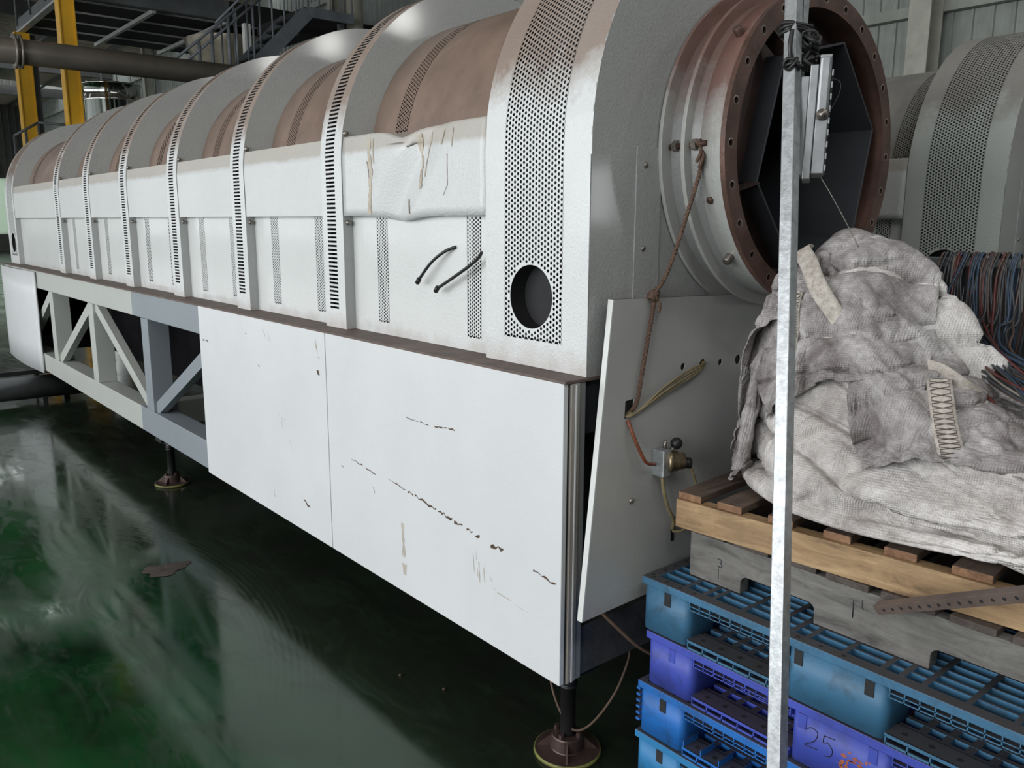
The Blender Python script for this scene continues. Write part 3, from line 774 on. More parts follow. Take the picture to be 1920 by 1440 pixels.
    beam('end_beam', 'frame', 0.151, XR - 0.151, 4.0, 4.13, fb, 0.465)
    for k, yy in enumerate((1.2, 2.5, 3.75, 5.03, 6.31, 7.6)):
        beam('post', 'frame2' if yy < 4 else 'frame', 0.022, 0.15, yy, yy + 0.135, 0.466, 1.054)
    beam('corner_post', 'endplate', 0.027, 0.060, -0.004, 0.036, fb, 1.211, bev=0.002)
    beam('pale_edge', 'white', 0.041, 0.047, -0.0065, -0.004, fb, 1.208, bev=0.0008, label='pale edge strip of the corner post')  # thin pale strip along the front edge of the post
    beam('gap_shade_strip', 'dark', 0.019, 0.026, 0.004, 0.02, fb, 1.208, bev=0)  # black strip added as the shade in the gap beside the post
    beam('recess_plate', 'liner', 0.061, XR - 0.03, 0.10, 0.108, 0.30, 1.21)
    beam('corner_lip', 'grey', 0.062, 0.085, 0.0, 0.04, fb, 1.211, bev=0.001)
    for (ya, za, yb, zb, mt) in ((5.13, 1.05, 6.32, 0.47, 'frame'), (5.06, 1.05, 3.86, 0.47, 'frame'), (3.78, 0.47, 2.62, 1.05, 'frame2'), (7.62, 0.47, 6.42, 1.05, 'frame'), (2.52, 1.05, 1.32, 0.47, 'frame2')):
        MB().bar((0.065, ya, za), (0.065, yb, zb), 0.075, 0.05, (1, 0, 0)).obj('diagonal_brace', mt, root)
    # far side panel; added black sheets stand in for the frame's shaded interior
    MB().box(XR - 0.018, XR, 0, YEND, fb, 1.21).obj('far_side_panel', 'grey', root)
    MB().box(0.55, 0.56, 0.17, 8.1, 0.47, 1.10).obj('inner_shade_sheet', 'void', root)
    MB().box(0.16, XR - 0.16, 8.12, 8.14, 0.47, 1.05).obj('end_shade_sheet', 'void', root)
    MB().box(0.16, 0.56, 0.17, 8.1, 1.04, 1.054).obj('upper_shade_sheet', 'void', root)
    MB().box(0.16, XR - 0.16, 0.16, 8.1, 1.10, 1.20).obj('under_shade_sheet', 'void', root)
    # hung sheet panels on the near side
    def panel(name, y0, y1, z0, z1, label, bulge=0):
        m = MB()
        if bulge:
            m.grid(lambda u, v: (0.008 - bulge * math.sin(PI * u) - 0.02 * max(0, u - 0.6), y0 + (y1 - y0) * u, z0 + (z1 - z0) * v), 14, 4)
            return m.obj(name, 'white', root, solid=0.014, label=label)
        m.box(0.0, 0.018, y0, y1, z0, z1); return m.obj(name, 'white', root, bevel=0.0025, label=label)
    pA = panel('side_panel', 0.0, 1.386, fb, 1.214, 'nearest white side panel with long rusty scratch')
    pB = panel('side_panel', 1.392, 2.795, fb, 1.214, 'second white side panel with small rust nicks')
    pC = panel('side_panel', 6.87, 8.42, fb - 0.02, 1.20, 'farthest bulging white side panel', 0.035)
    # door-side lip strip visible by the near corner
    def marks(par, mat, segs, name='scratch'):
        for (y0, z0, y1, z1, w) in segs:
            n = max(2, int(abs(y1 - y0) / 0.012) + int(abs(z1 - z0) / 0.02)); mb = MB()
            v = []
            for i in range(n + 1):
                t = i / n; y = y0 + (y1 - y0) * t; z = z0 + (z1 - z0) * t + rnd.uniform(-1, 1) * w * 0.5
                ww = w * rnd.uniform(0.15, 1.0)
                dy, dz = (0, ww / 2) if abs(y1 - y0) > abs(z1 - z0) else (ww / 2, 0)
                v += [(-0.0006, y - dy, z - dz), (-0.0006, y + dy, z + dz)]
            f = [(2 * i, 2 * i + 1, 2 * i + 3, 2 * i + 2) for i in range(n) if rnd.random() > 0.18]
            if f: mb.add(v, f).obj(name, mat, par)
    marks(pA, 'scratch', [(1.20, 0.735, 1.02, 0.715, 0.006), (0.93, 0.72, 0.80, 0.703, 0.006), (0.80, 0.703, 0.60, 0.682, 0.010), (0.60, 0.682, 0.38, 0.655, 0.012), (0.35, 0.650, 0.26, 0.648, 0.016),
                          (0.12, 0.632, 0.02, 0.618, 0.008), (0.80, 0.975, 0.66, 0.973, 0.005), (0.64, 0.975, 0.51, 0.985, 0.006), (1.30, 0.69, 1.27, 0.687, 0.006), (1.04, 0.66, 1.03, 0.64, 0.006)])
    marks(pA, 'scuff', [(0.84, 0.58, 0.83, 0.38, 0.035), (0.415, 0.585, 0.41, 0.53, 0.006), (0.40, 0.60, 0.39, 0.52, 0.005), (0.385, 0.57, 0.38, 0.50, 0.006), (0.36, 0.56, 0.355, 0.51, 0.005), (0.33, 0.545, 0.30, 0.50, 0.004), (0.29, 0.50, 0.22, 0.495, 0.006), (0.20, 0.49, 0.14, 0.487, 0.004)], 'scuff')
    marks(pB, 'scratch', [(2.75, 1.04, 2.66, 1.035, 0.008), (2.2, 1.13, 2.17, 1.13, 0.008), (1.47, 1.06, 1.45, 1.04, 0.02), (1.64, 0.45, 1.58, 0.43, 0.012), (2.05, 1.00, 2.04, 0.99, 0.01), (1.95, 0.42, 1.94, 0.39, 0.006)])
    marks(pB, 'scuff', [(1.47, 1.17, 1.44, 1.10, 0.02), (1.86, 0.80, 1.78, 0.775, 0.004), (1.83, 0.79, 1.82, 0.74, 0.004), (1.74, 0.78, 1.70, 0.77, 0.003), (1.76, 0.70, 1.72, 0.66, 0.005), (1.98, 1.17, 1.96, 1.14, 0.008), (1.92, 1.16, 1.91, 1.12, 0.006)], 'scuff')
    # jacking feet
    for (x, y) in ((0.12, 0.085), (0.085, 3.70), (0.12, 7.9), (1.56, 0.085), (1.56, 3.70), (1.56, 7.9)):
        col = MB(); col.lathe((x, y, 0), (0, 0, 1), [(0.024, 0.06), (0.024, 0.225), (0.028, 0.226), (0.028, 0.232), (0.024, 0.233), (0.024, 0.240), (0.028, 0.241), (0.028, 0.247), (0.024, 0.248), (0.024, 0.27)], 20)
        col.box(x - 0.07, x + 0.07, y - 0.06, y + 0.06, 0.288, 0.304)
        col.lathe((x, y, 0), (0, 0, 1), [(0.001, 0.27), (0.045, 0.27), (0.045, 0.288), (0.001, 0.288)], 6, False)
        leg = col.obj('jacking_foot', 'black', root)
        d = MB(); d.lathe((x, y, 0), (0, 0, 1), [(0.001, 0.0), (0.105, 0.0), (0.107, 0.006), (0.104, 0.014), (0.054, 0.017), (0.052, 0.020), (0.050, 0.058), (0.048, 0.062), (0.026, 0.063)], 32)
        for k in range(4):
            a = PI / 4 + k * PI / 2; c, s_ = math.cos(a), math.sin(a)
            d.add([(x + c * .045 - s_ * .003, y + s_ * .045 + c * .003, .016), (x + c * .095 - s_ * .003, y + s_ * .095 + c * .003, .015), (x + c * .045 - s_ * .003, y + s_ * .045 + c * .003, .058),
                   (x + c * .045 + s_ * .003, y + s_ * .045 - c * .003, .016), (x + c * .095 + s_ * .003, y + s_ * .095 - c * .003, .015), (x + c * .045 + s_ * .003, y + s_ * .045 - c * .003, .058)],
                  [(0, 1, 2), (3, 5, 4), (0, 3, 4, 1), (1, 4, 5, 2), (2, 5, 3, 0)])
        bd_ = d.obj('base_disc', 'rustdark', leg)
        for pl_ in bd_.data.polygons: pl_.use_smooth = False
        MB().lathe((x, y, 0), (0, 0, 1), [(0.1062, 0.004), (0.1078, 0.005), (0.1055, 0.0135), (0.1035, 0.0142)], 40).obj('painted_rim', 'rimpaint', bd_, label='yellow-green painted rim')
        for k in range(4):
            a = k * PI / 2 + 0.3
            MB().lathe((x + 0.040 * math.cos(a), y + 0.040 * math.sin(a), 0.06), (0, 0, 1), [(0.009, 0), (0.009, 0.018), (0.001, 0.018)], 6, False).obj('bolt', 'rustdark', leg)
    return root
mach = make_machine()
mach2 = copy_tree(mach, None, skip=('scratch', 'scuff', 'rust_streak'), offset=(2.606, -0.07, 0))
mach2['label'] = 'second grey-green drum dryer at the right edge, standing behind the stuffed bag'
for o in list(mach2.children):
    if 'label' in o and o.name.startswith(('side_panel', 'cover_box')): del o['label']
M['shell2'] = streaked('grey_dust_shell', (0.30, 0.30, 0.28), (0.22, 0.21, 0.195), 0.45, (0.3, 1, 1), 0.5, bmp=0.08, n=5)
M['rib2'] = paint('grey_dusted_hood', (0.52, 0.56, 0.53), 0.38, dust_z=2.1, dust=(0.27, 0.26, 0.24), stains=0.32, low=1.29, peel=0.5, coat=0.2)
regrey = {}
for o in mach2.children:
    if o.name.startswith(('drum_shell', 'end_hood')):
        for q in [o] + list(o.children):
            if q.data.materials[0] in (M['shell'], M['rib']):
                if q.data.name not in regrey:
                    regrey[q.data.name] = q.data.copy(); regrey[q.data.name].materials[0] = M['shell2'] if q.data.materials[0] == M['shell'] else M['rib2']
                q.data = regrey[q.data.name]
mach['group'] = mach2['group'] = 'pair of drum dryers'

# small hoses poking out of the lower wall
for k, pts in enumerate(([(0.132, 0.677, 1.567), (0.115, 0.72, 1.55), (0.10, 0.78, 1.51), (0.098, 0.855, 1.447)], [(0.085, 0.475, 1.555), (0.10, 0.52, 1.53), (0.10, 0.61, 1.485), (0.10, 0.745, 1.424)])):
    lab = ['short black curved hose stub poking from the lower wall, left one', 'straight black hose stub beside the perforated hood, lower right one'][k]
    h = MB().tube(smooth_path(pts, 6), 0.0055, 8).obj('hose_stub', 'rubber')
    tag(h, lab, 'hose', 'black hose stubs')
    MB().tube([Vector(pts[-1]) + Vector((0, -0.006, 0.006)), Vector(pts[-1]) + Vector((0, 0.008, -0.010))], 0.0085, 8).obj('end_cap', 'rubber', h)

# ================================================================== leaning panel on a rope
def dmap(u, v, c):
    """u = 0..1 left-right, v = 0..1 bottom-top, c thickness"""
    TL = Vector((0.146, -0.030, 1.440)); BL = Vector((-0.012, -0.092, 0.555)); TR = Vector((1.36, -0.030, 1.408)); BR = Vector((1.30, -0.092, 0.585))
    p = BL.lerp(BR, u).lerp(TL.lerp(TR, u), v); return p + Vector((0, -0.012 + c, 0))
def d_uv(x, z):
    v = 0.5; u = 0.3
    for _ in range(30):
        p = dmap(u, v, 0.0); u += (x - p.x) / 1.25; v += (z - p.z) / 0.87
    return u, v
dp = empty('hanging_panel', (0.66, -0.09, 0.57), 'grey sheet panel hanging askew on a rope in front of the dryer end', 'panel')
def hole_uv(x, z, r, n=14):
    u, v = d_uv(x, z); return [(u + r / 1.25 * math.cos(2 * PI * k / n), v + r / 0.87 * math.sin(2 * PI * k / n)) for k in range(n)]
sq = [d_uv(x, z) for x, z in ((0.176, 1.100), (0.212, 1.107), (0.220, 1.155), (0.182, 1.152))]
hl = [hole_uv(0.44, 1.223, 0.011), hole_uv(0.535, 1.221, 0.016), hole_uv(0.625, 1.218, 0.011), hole_uv(0.718, 1.217, 0.016), sq]
plate([(0, 0), (1, 0), (1, 1), (0, 1)], hl, 0.004, dmap).obj('sheet', 'door', dp)
MB().add([dmap(u, v, c) for u, v in ((0.03, 0.55), (0.62, 0.55), (0.62, 0.80), (0.03, 0.80)) for c in (0.0065, 0.009)], [(0, 2, 4, 6), (1, 7, 5, 3), (0, 1, 3, 2), (2, 3, 5, 4), (4, 5, 7, 6), (6, 7, 1, 0)]).obj('hole_shade_sheet', 'rubber', dp)  # black sheet added so the panel's holes look shaded
MB().add([dmap(0, 0, -0.0005), dmap(0, 1, -0.0005), dmap(0, 1, 0.0185), dmap(0, 0, 0.0185), dmap(-0.0035, 0, -0.0005), dmap(-0.0035, 1, -0.0005), dmap(-0.0035, 1, 0.0185), dmap(-0.0035, 0, 0.0185)],
         [(0, 1, 5, 4), (4, 5, 6, 7), (7, 6, 2, 3), (0, 4, 7, 3), (1, 2, 6, 5), (0, 3, 2, 1)]).obj('edge_strip', 'dooredge', dp, label='white folded edge')
def on_door(x, z, out=0.0):
    u, v = d_uv(x, z); return dmap(u, v, -out)
bc = on_door(0.196, 0.859); MB().sphere(bc, 0.009, 12, 8).obj('bolt', 'bolt', dp)
for va_, vb_ in ((0.0, 0.006), (0.994, 1.0)):
    MB().add([dmap(u, v, c) for u in (0, 1) for v in (va_, vb_) for c in (0.0042, 0.0185)], [(0, 1, 3, 2), (4, 6, 7, 5), (0, 4, 5, 1), (2, 3, 7, 6), (0, 2, 6, 4), (1, 5, 7, 3)]).obj('folded_edge', 'ledge' if va_ > 0.5 else 'door', dp)
# valve
vp = on_door(0.335, 0.962)
va = MB().box(vp.x - 0.045, vp.x - 0.012, vp.y - 0.045, vp.y, vp.z - 0.045, vp.z + 0.035).obj('valve_block', 'galv', dp, bevel=0.003, label='pale metal regulator block with brass body')
MB().lathe((vp.x - 0.012, vp.y - 0.03, vp.z - 0.002), (0.8, -0.6, 0), [(0.001, 0), (0.034, 0), (0.034, 0.012), (0.030, 0.014), (0.030, 0.030), (0.026, 0.034), (0.024, 0.052), (0.001, 0.052)], 24).obj('valve_body', 'brass', va)
MB().lathe((vp.x + 0.027, vp.y - 0.058, vp.z - 0.008), (0.85, -0.5, -0.1), [(0.001, 0), (0.016, 0), (0.017, 0.022), (0.015, 0.024), (0.013, 0.012), (0.001, 0.012)], 18).obj('nozzle', 'rubber', va)
MB().sphere((vp.x + 0.022, vp.y - 0.035, vp.z + 0.047), 0.018, 16, 10).obj('ball_knob', 'rubber', va, label='black ball knob')
MB().tube([(vp.x - 0.008, vp.y - 0.03, vp.z + 0.02), (vp.x + 0.02, vp.y - 0.035, vp.z + 0.042)], 0.005, 8).obj('lever', 'bolt', va)
MB().tube([(vp.x - 0.012, vp.y - 0.02, vp.z + 0.03), (vp.x - 0.012, vp.y - 0.02, vp.z + 0.058)], 0.006, 8).obj('fitting', 'bolt', va)
def hose(name, mat, pts, r, lab, par=dp): return MB().tube(smooth_path(pts, 7), r, 8).obj(name, mat, par, label=lab)
hose('air_hose', 'redhose', [on_door(0.186, 1.098, 0.004), on_door(0.190, 1.06, 0.018), on_door(0.205, 1.01, 0.03), on_door(0.232, 0.972, 0.03), on_door(0.275, 0.958, 0.025)], 0.0055, 'reddish brown hose into the valve')
hose('air_hose', 'hose', [on_door(0.300, 0.925, 0.03), on_door(0.302, 0.88, 0.032), on_door(0.325, 0.82, 0.028), on_door(0.360, 0.77, 0.02), on_door(0.372, 0.735, 0.004)], 0.0055, 'yellowed hose from the valve down to a slot')
hose('air_hose', 'hose', [on_door(0.372, 0.728, 0.004), on_door(0.40, 0.728, 0.02), on_door(0.435, 0.76, 0.03), on_door(0.447, 0.82, 0.04), on_door(0.432, 0.87, 0.05), on_door(0.40, 0.925, 0.06), on_door(0.385, 0.955, 0.055)], 0.0045, 'looped thin hose')
sl = plate([(math.cos(a) * 0.007, (0.014 if math.sin(a) > 0 else -0.014) + 0.007 * math.sin(a)) for a in [2 * PI * k / 20 for k in range(20)]], [], 0.001,
           lambda a, b, c: on_door(0.375 + a, 0.715 + b, 0.0006 + c)).obj('slot', 'rubber', dp)
for k in range(4):
    o = k * 0.006
    hose('signal_tube', 'hose', [on_door(0.184 + o, 1.108 + o * 0.6, -0.01), on_door(0.20 + o, 1.112 + o * 0.4, 0.012), on_door(0.33, 1.158 + o * 1.2, 0.018 + 0.004 * (k % 2)), on_door(0.45, 1.19 + o * 1.4, 0.018), on_door(0.525 + o * 0.5, 1.214 + o * 0.7, 0.01), on_door(0.535, 1.216 + o * 0.5, -0.02)], 0.003, None)
# rope
rp = [(0.402, -0.118, 1.866), (0.388, -0.13, 1.80), (0.35, -0.115, 1.66), (0.315, -0.09, 1.52), (0.295, -0.062, 1.452)]
rp2 = [on_door(0.300, 1.436, 0.012), on_door(0.292, 1.40, 0.012), on_door(0.275, 1.34, 0.012), on_door(0.245, 1.24, 0.012), on_door(0.222, 1.16, 0.012), on_door(0.212, 1.13, 0.004), on_door(0.21, 1.11, -0.02)]
rope = empty('suspension_rope', (0.35, -0.1, 1.44), 'brown twisted rope tied from the flange bolt to the hanging panel', 'rope')
def twisted(pts, r, turns, par, name='strand', mat='rope', n=3):
    P = smooth_path(pts, 14)
    for k in range(n):
        q = []
        for i, p in enumerate(P):
            d = (P[min(i + 1, len(P) - 1)] - P[max(i - 1, 0)]).normalized(); a = d.cross(Vector((0, 1, 0.3))).normalized(); b = d.cross(a)
            t = turns * 2 * PI * i / len(P) + 2 * PI * k / n
            q.append(p + r * 0.55 * (math.cos(t) * a + math.sin(t) * b))
        MB().tube(q, r * 0.62, 6).obj(name, mat, par)
twisted(rp, 0.0062, 16, rope); twisted(rp2, 0.0062, 13, rope)
def knot(c, r, par, mat, rr=0.006, n=5, name='knot', seed=1):
    rg = random.Random(seed)
    for k in range(n):
        ax = Vector((rg.uniform(-1, 1), rg.uniform(-1, 1), rg.uniform(-1, 1))).normalized(); a = ax.orthogonal().normalized(); b = ax.cross(a)
        o = Vector((rg.uniform(-1, 1), rg.uniform(-1, 1), rg.uniform(-1, 1))) * r * 0.35
        pts = [Vector(c) + o + r * rg.uniform(0.8, 1.1) * (math.cos(t) * a + math.sin(t) * b) for t in [2 * PI * i / 16 for i in range(17)]]
        MB().tube(pts, rr, 6, False).obj(name, mat, par)
knot((0.298, -0.052, 1.444), 0.014, rope, 'rope', 0.006, 6, seed=3)
knot((0.398, -0.118, 1.862), 0.013, rope, 'rope', 0.005, 5, seed=5)
for q in ([(0.392, -0.125, 1.85), (0.376, -0.135, 1.835), (0.368, -0.13, 1.815)], [(0.395, -0.125, 1.85), (0.384, -0.14, 1.83), (0.374, -0.135, 1.80)], [(0.30, -0.058, 1.44), (0.307, -0.07, 1.42), (0.305, -0.068, 1.395)]):
    MB().tube(smooth_path(q), 0.005, 6, True).obj('loose_end', 'rope', rope)

# ground wires under the corner
w1 = MB().tube(smooth_path([(0.155, -0.012, 0.50), (0.19, -0.05, 0.45), (0.26, -0.08, 0.375), (0.36, -0.10, 0.31), (0.50, -0.12, 0.25), (0.62, -0.14, 0.16)], 6), 0.006, 8).obj('supply_wire', 'wirebrown')
tag(w1, 'brown wire hanging from behind the leaning panel to the blue pallets', 'wire')
w2 = MB().tube(smooth_path([(0.10, 0.16, 0.30), (0.09, 0.13, 0.22), (0.10, 0.10, 0.14), (0.12, 0.06, 0.085), (0.17, 0.03, 0.10), (0.26, 0.02, 0.17), (0.33, 0.03, 0.25), (0.34, 0.03, 0.305)], 7), 0.004, 8).obj('slack_wire', 'wirebrown')
tag(w2, 'thin brown wire sagging around the near jacking foot', 'wire')

# ================================================================== PALLETS
PX, PYC = 0.19, -0.14   # near-left corner of stack
def blue_pallet(z0, mat, label, dx=0.0, dy=0.0, style=0):
    x0, y1 = PX + dx, PYC + dy; W, L, H = 1.0, 1.2, 0.160
    root = empty('plastic_pallet', (x0 + W / 2, y1 - L / 2, z0), label, 'pallet', 'blue plastic pallets of the stack')
    y0 = y1 - L
    blocks_y = [(y1 - 0.17, y1), (y1 - 0.73, y1 - 0.47), (y0, y0 + 0.17)]
    blocks_x = [(x0, x0 + 0.14), (x0 + 0.43, x0 + 0.57), (x0 + W - 0.14, x0 + W)]
    def rbox(a, b, c, d, r=0.025, n=5):
        pts = []
        for cx, cy, s in ((b - r, d - r, 0), (a + r, d - r, 1), (a + r, c + r, 2), (b - r, c + r, 3)):
            for k in range(n + 1):
                t = PI / 2 * (s + k / n); pts.append((cx + r * math.cos(t), cy + r * math.sin(t)))
        return pts
    for (c, d) in blocks_y:
        for i, (a, b) in enumerate(blocks_x):
            pts = rbox(a + 0.002, b - 0.002, c + 0.002, d - 0.002); n = len(pts); m = MB()
            m.add([(x, y, z0 + z) for z in (0.004, H - 0.022) for x, y in pts], [(k, (k + 1) % n, n + (k + 1) % n, n + k) for k in range(n)] + [tuple(range(n)), tuple(range(n, 2 * n))], True)
            if style == 1 and i == 0 and d == y1:      # moulded side grooves
                for k in range(6): m.box(a - 0.0015, a + 0.02, d - 0.010, d + 0.003, z0 + 0.03 + k * 0.02, z0 + 0.038 + k * 0.02)
            blk = m.obj('block', mat, root)
            if i == 0:
                ns = [d - 0.095] if d - c < 0.2 else [d - 0.035, d - 0.215]
                for yy in ns: MB().box(a - 0.0004, a + 0.004, yy - 0.011, yy + 0.011, z0 + H - 0.062, z0 + H - 0.024).obj('slot', 'dark' if style != 2 else mat, blk)
    # top deck: border strips + grid bars (real openings)
    t0, t1 = z0 + H - 0.022, z0 + H
    bd = MB()
    bw = 0.036
    bd.box(x0, x0 + bw, y0, y1, t0, t1); bd.box(x0 + W - bw, x0 + W, y0, y1, t0, t1)
    bd.box(x0 + bw, x0 + W - bw, y1 - bw, y1, t0, t1); bd.box(x0 + bw, x0 + W - bw, y0, y0 + bw, t0, t1)
    for yb0, yb1 in ((y1 - 0.20, y1 - 0.185), (y1 - 0.47, y1 - 0.455), (y1 - 0.745, y1 - 0.73), (y0 + 0.185, y0 + 0.20)): bd.box(x0 + bw, x0 + W - bw, yb0, yb1, t0, t1)
    dk = bd.obj('deck_border', mat, root, bevel=0.0015)
    g = MB()
    nx = 26
    for k in range(1, nx):
        x = x0 + bw + (W - 2 * bw) * k / nx
        g.box(x - 0.0032, x + 0.0032, y0 + bw, y1 - bw, t0 + 0.002, t1 - 0.0006)
    ny = 12
    for k in range(1, ny):
        y = y0 + bw + (L - 2 * bw) * k / ny
        g.box(x0 + bw, x0 + W - bw, y - 0.0065, y + 0.0065, t0 + 0.004, t1 - 0.0003)
    go = g.obj('deck_grid', mat, root)
    # small drain holes in the border
    for k in range(7): MB().lathe((x0 + 0.018, y1 - 0.03 - k * 0.048 if k < 4 else y1 - 0.49 - (k - 4) * 0.06, t1 + 0.0002), (0, 0, 1), [(0.0001, 0), (0.006, 0)], 10, False).obj('drain_hole', 'dark', dk)
    for k in range(5): MB().lathe((x0 + 0.03 + k * 0.05, y1 - 0.018, t1 + 0.0002), (0, 0, 1), [(0.0001, 0), (0.006, 0)], 10, False).obj('drain_hole', 'dark', dk)
    # hanging rib lattice under the front edge
    for (c, d) in ((y1 - 0.47, y1 - 0.17), (y0 + 0.17, y1 - 0.73)):
        m = MB(); zb = t0 - 0.024
        m.box(x0 + 0.002, x0 + 0.005, c, d, zb, zb + 0.003); m.box(x0 + 0.002, x0 + 0.030, c, d, t0 - 0.013, t0 - 0.010); m.box(x0 + 0.030, x0 + 0.034, c, d, zb, t0)
        n = 9
        for k in range(n + 1):
            y = c + (d - c) * k / n; m.box(x0 + 0.002, x0 + 0.03, y - 0.0014, y + 0.0014, zb, t0)
        m.obj('rib_lattice', mat, root)
        # bottom deck rim with holes
        m = MB(); m.box(x0 + 0.004, x0 + 0.060, c - 0.004, d + 0.004, z0 + 0.020, z0 + 0.026); m.box(x0 + 0.002, x0 + 0.006, c, d, z0 + 0.0, z0 + 0.006); m.box(x0 + 0.002, x0 + 0.006, c, d, z0 + 0.018, z0 + 0.026)
        for k in range(7):
            y = c + (d - c) * k / 6; m.box(x0 + 0.002, x0 + 0.03, y - 0.0015, y + 0.0015, z0, z0 + 0.02)
        m.box(x0 + 0.030, x0 + 0.034, c, d, z0, z0 + 0.02)
        rim = m.obj('bottom_rim', mat, root)
        for k in range(5): MB().lathe((x0 + 0.032, d - (d - c) * (k + 0.5) / 5, z0 + 0.0263), (0, 0, 1), [(0.0001, 0), (0.0075, 0)], 12, False).obj('rim_hole', 'dark', rim)
        m = MB()
        for k in range(10):
            x = x0 + 0.062 + k * 0.042; m.box(x, x + 0.014, c, d, z0 + 0.010, z0 + 0.024)
        for k in range(1, 6):
            y = c + (d - c) * k / 6; m.box(x0 + 0.060, x0 + 0.50, y - 0.009, y + 0.009, z0 + 0.010, z0 + 0.0235)
        m.obj('bottom_grid', mat, root)
    if style == 1:   # box cells standing proud of the rim
        c, d = y1 - 0.47, y1 - 0.17
        for k in range(5):
            y = d - (d - c) * k / 5; MB().box(x0 + 0.004, x0 + 0.07, y - 0.003, y, z0 + 0.026, z0 + 0.045).obj('rim_cell', mat, root)
    return root
H_ = 0.1635
pal = []
pal.append(blue_pallet(0.0, 'pl4', 'sky-blue plastic pallet at the bottom of the stack', dx=-0.004, dy=0.004))
pal.append(blue_pallet(H_, 'pl3', 'bright blue plastic pallet with ridged corner, second from the floor', dx=-0.002, dy=0.0, style=1))
pal.append(blue_pallet(2 * H_, 'pl2', 'violet-blue plastic pallet with 25 written on its middle block', dx=0.004, dy=-0.02, style=2))
pal.append(blue_pallet(3 * H_, 'pl1', 'steel-blue plastic pallet on top of the blue stack', dx=0.0, dy=0.0))
ZT = 3 * H_ + 0.160
# handwriting 25 on the violet middle block
ink = MB()
def pen(pts, par, x, r=0.0011, mat='ink', name='handwriting'):
    return MB().tube(smooth_path([(x, y, z) for y, z in pts], 6), r, 6).obj(name, mat, par)
xf = PX + 0.004 + 0.0015; b0y = PYC - 0.02 - 0.47; zb = 2 * H_
pen([(b0y - 0.048, zb + 0.104), (b0y - 0.062, zb + 0.112), (b0y - 0.077, zb + 0.104), (b0y - 0.070, zb + 0.080), (b0y - 0.046, zb + 0.060), (b0y - 0.055, zb + 0.059), (b0y - 0.080, zb + 0.062)], pal[2], xf)
pen([(b0y - 0.094, zb + 0.108), (b0y - 0.093, zb + 0.088), (b0y - 0.104, zb + 0.092), (b0y - 0.117, zb + 0.080), (b0y - 0.114, zb + 0.062), (b0y - 0.098, zb + 0.055)], pal[2], xf)
pen([(b0y - 0.094, zb + 0.107), (b0y - 0.122, zb + 0.110)], pal[2], xf)
sm_ = MB()
for k in range(26):
    y = b0y - rnd.uniform(0.14, 0.215); z = zb + rnd.uniform(0.015, 0.10); a = rnd.uniform(0.003, 0.012); b = rnd.uniform(0.002, 0.007)
    sm_.add([(xf, y - a, z), (xf, y, z - b), (xf, y + a, z), (xf, y, z + b)], [(0, 1, 2, 3)])
sm_.obj('orange_smear', 'orange', pal[2])

# grey wooden pallet (stringers with fork notches) ---------------------------------
def stringer(x, t, y0, y1, z0, z1, notches, mat, par, name='stringer', label=None):
    pts = [(y1, z0)]
    pts = [(y0, z0)]
    for a, b in sorted(notches):
        h = 0.052; r = 0.02
        pts.append((a, z0))
        for k in range(5):
            t_ = PI - PI / 2 * k / 4; pts.append((a + r + r * math.cos(t_), z0 + h - r + r * math.sin(t_)))
        for k in range(5):
            t_ = PI / 2 - PI / 2 * k / 4; pts.append((b - r + r * math.cos(t_), z0 + h - r + r * math.sin(t_)))
        pts.append((b, z0))
    pts += [(y1, z0), (y1, z1), (y0, z1)]
    return plate(pts, [], t, lambda a, b, c: (x + c, a, b)).obj(name, mat, par, bevel=0.002, label=label)
gp = empty('wooden_pallet', (0.8, -0.85, ZT), 'weathered grey wooden pallet with notched stringers, on the blue stack', 'pallet')
GX, GY1, GY0 = 0.300, -0.222, -1.42
gz1 = ZT + 0.132
for x in (GX, GX + 0.45, GX + 0.90):
    s = stringer(x, 0.04, GY0, GY1, ZT + 0.001, gz1, [(-0.615, -0.395), (-1.13, -0.905)], 'greywood', gp)
    if x == GX: front_str = s
yy = GY1
for k in range(9):
    w = rnd.uniform(0.09, 0.13) if k not in (1, 3) else 0.11
    if k > 0: yy -= 0.03
    if yy - w < GY0 - 0.01: break
    MB().box(GX - 0.004 + rnd.uniform(-.004, .004), GX + 0.95, yy - w, yy, gz1 + 0.0005, gz1 + 0.018).obj('deck_board', 'greytop', gp, bevel=0.002)
    yy -= w
def gink(pts, r=0.0012): MB().tube([(GX - 0.0008, y, z) for y, z in pts], r, 5).obj('marker_stroke', 'ink', front_str)
gink([(-0.318, ZT + 0.078), (-0.326, ZT + 0.080), (-0.332, ZT + 0.074), (-0.327, ZT + 0.068), (-0.334, ZT + 0.062), (-0.328, ZT + 0.055), (-0.320, ZT + 0.058)])
gink([(-0.322, ZT + 0.05), (-0.323, ZT + 0.02)], 0.0008)
gink([(-0.716, ZT + 0.098), (-0.717, ZT + 0.055)]); gink([(-0.738, ZT + 0.108), (-0.738, ZT + 0.092), (-0.742, ZT + 0.085)], 0.0008)

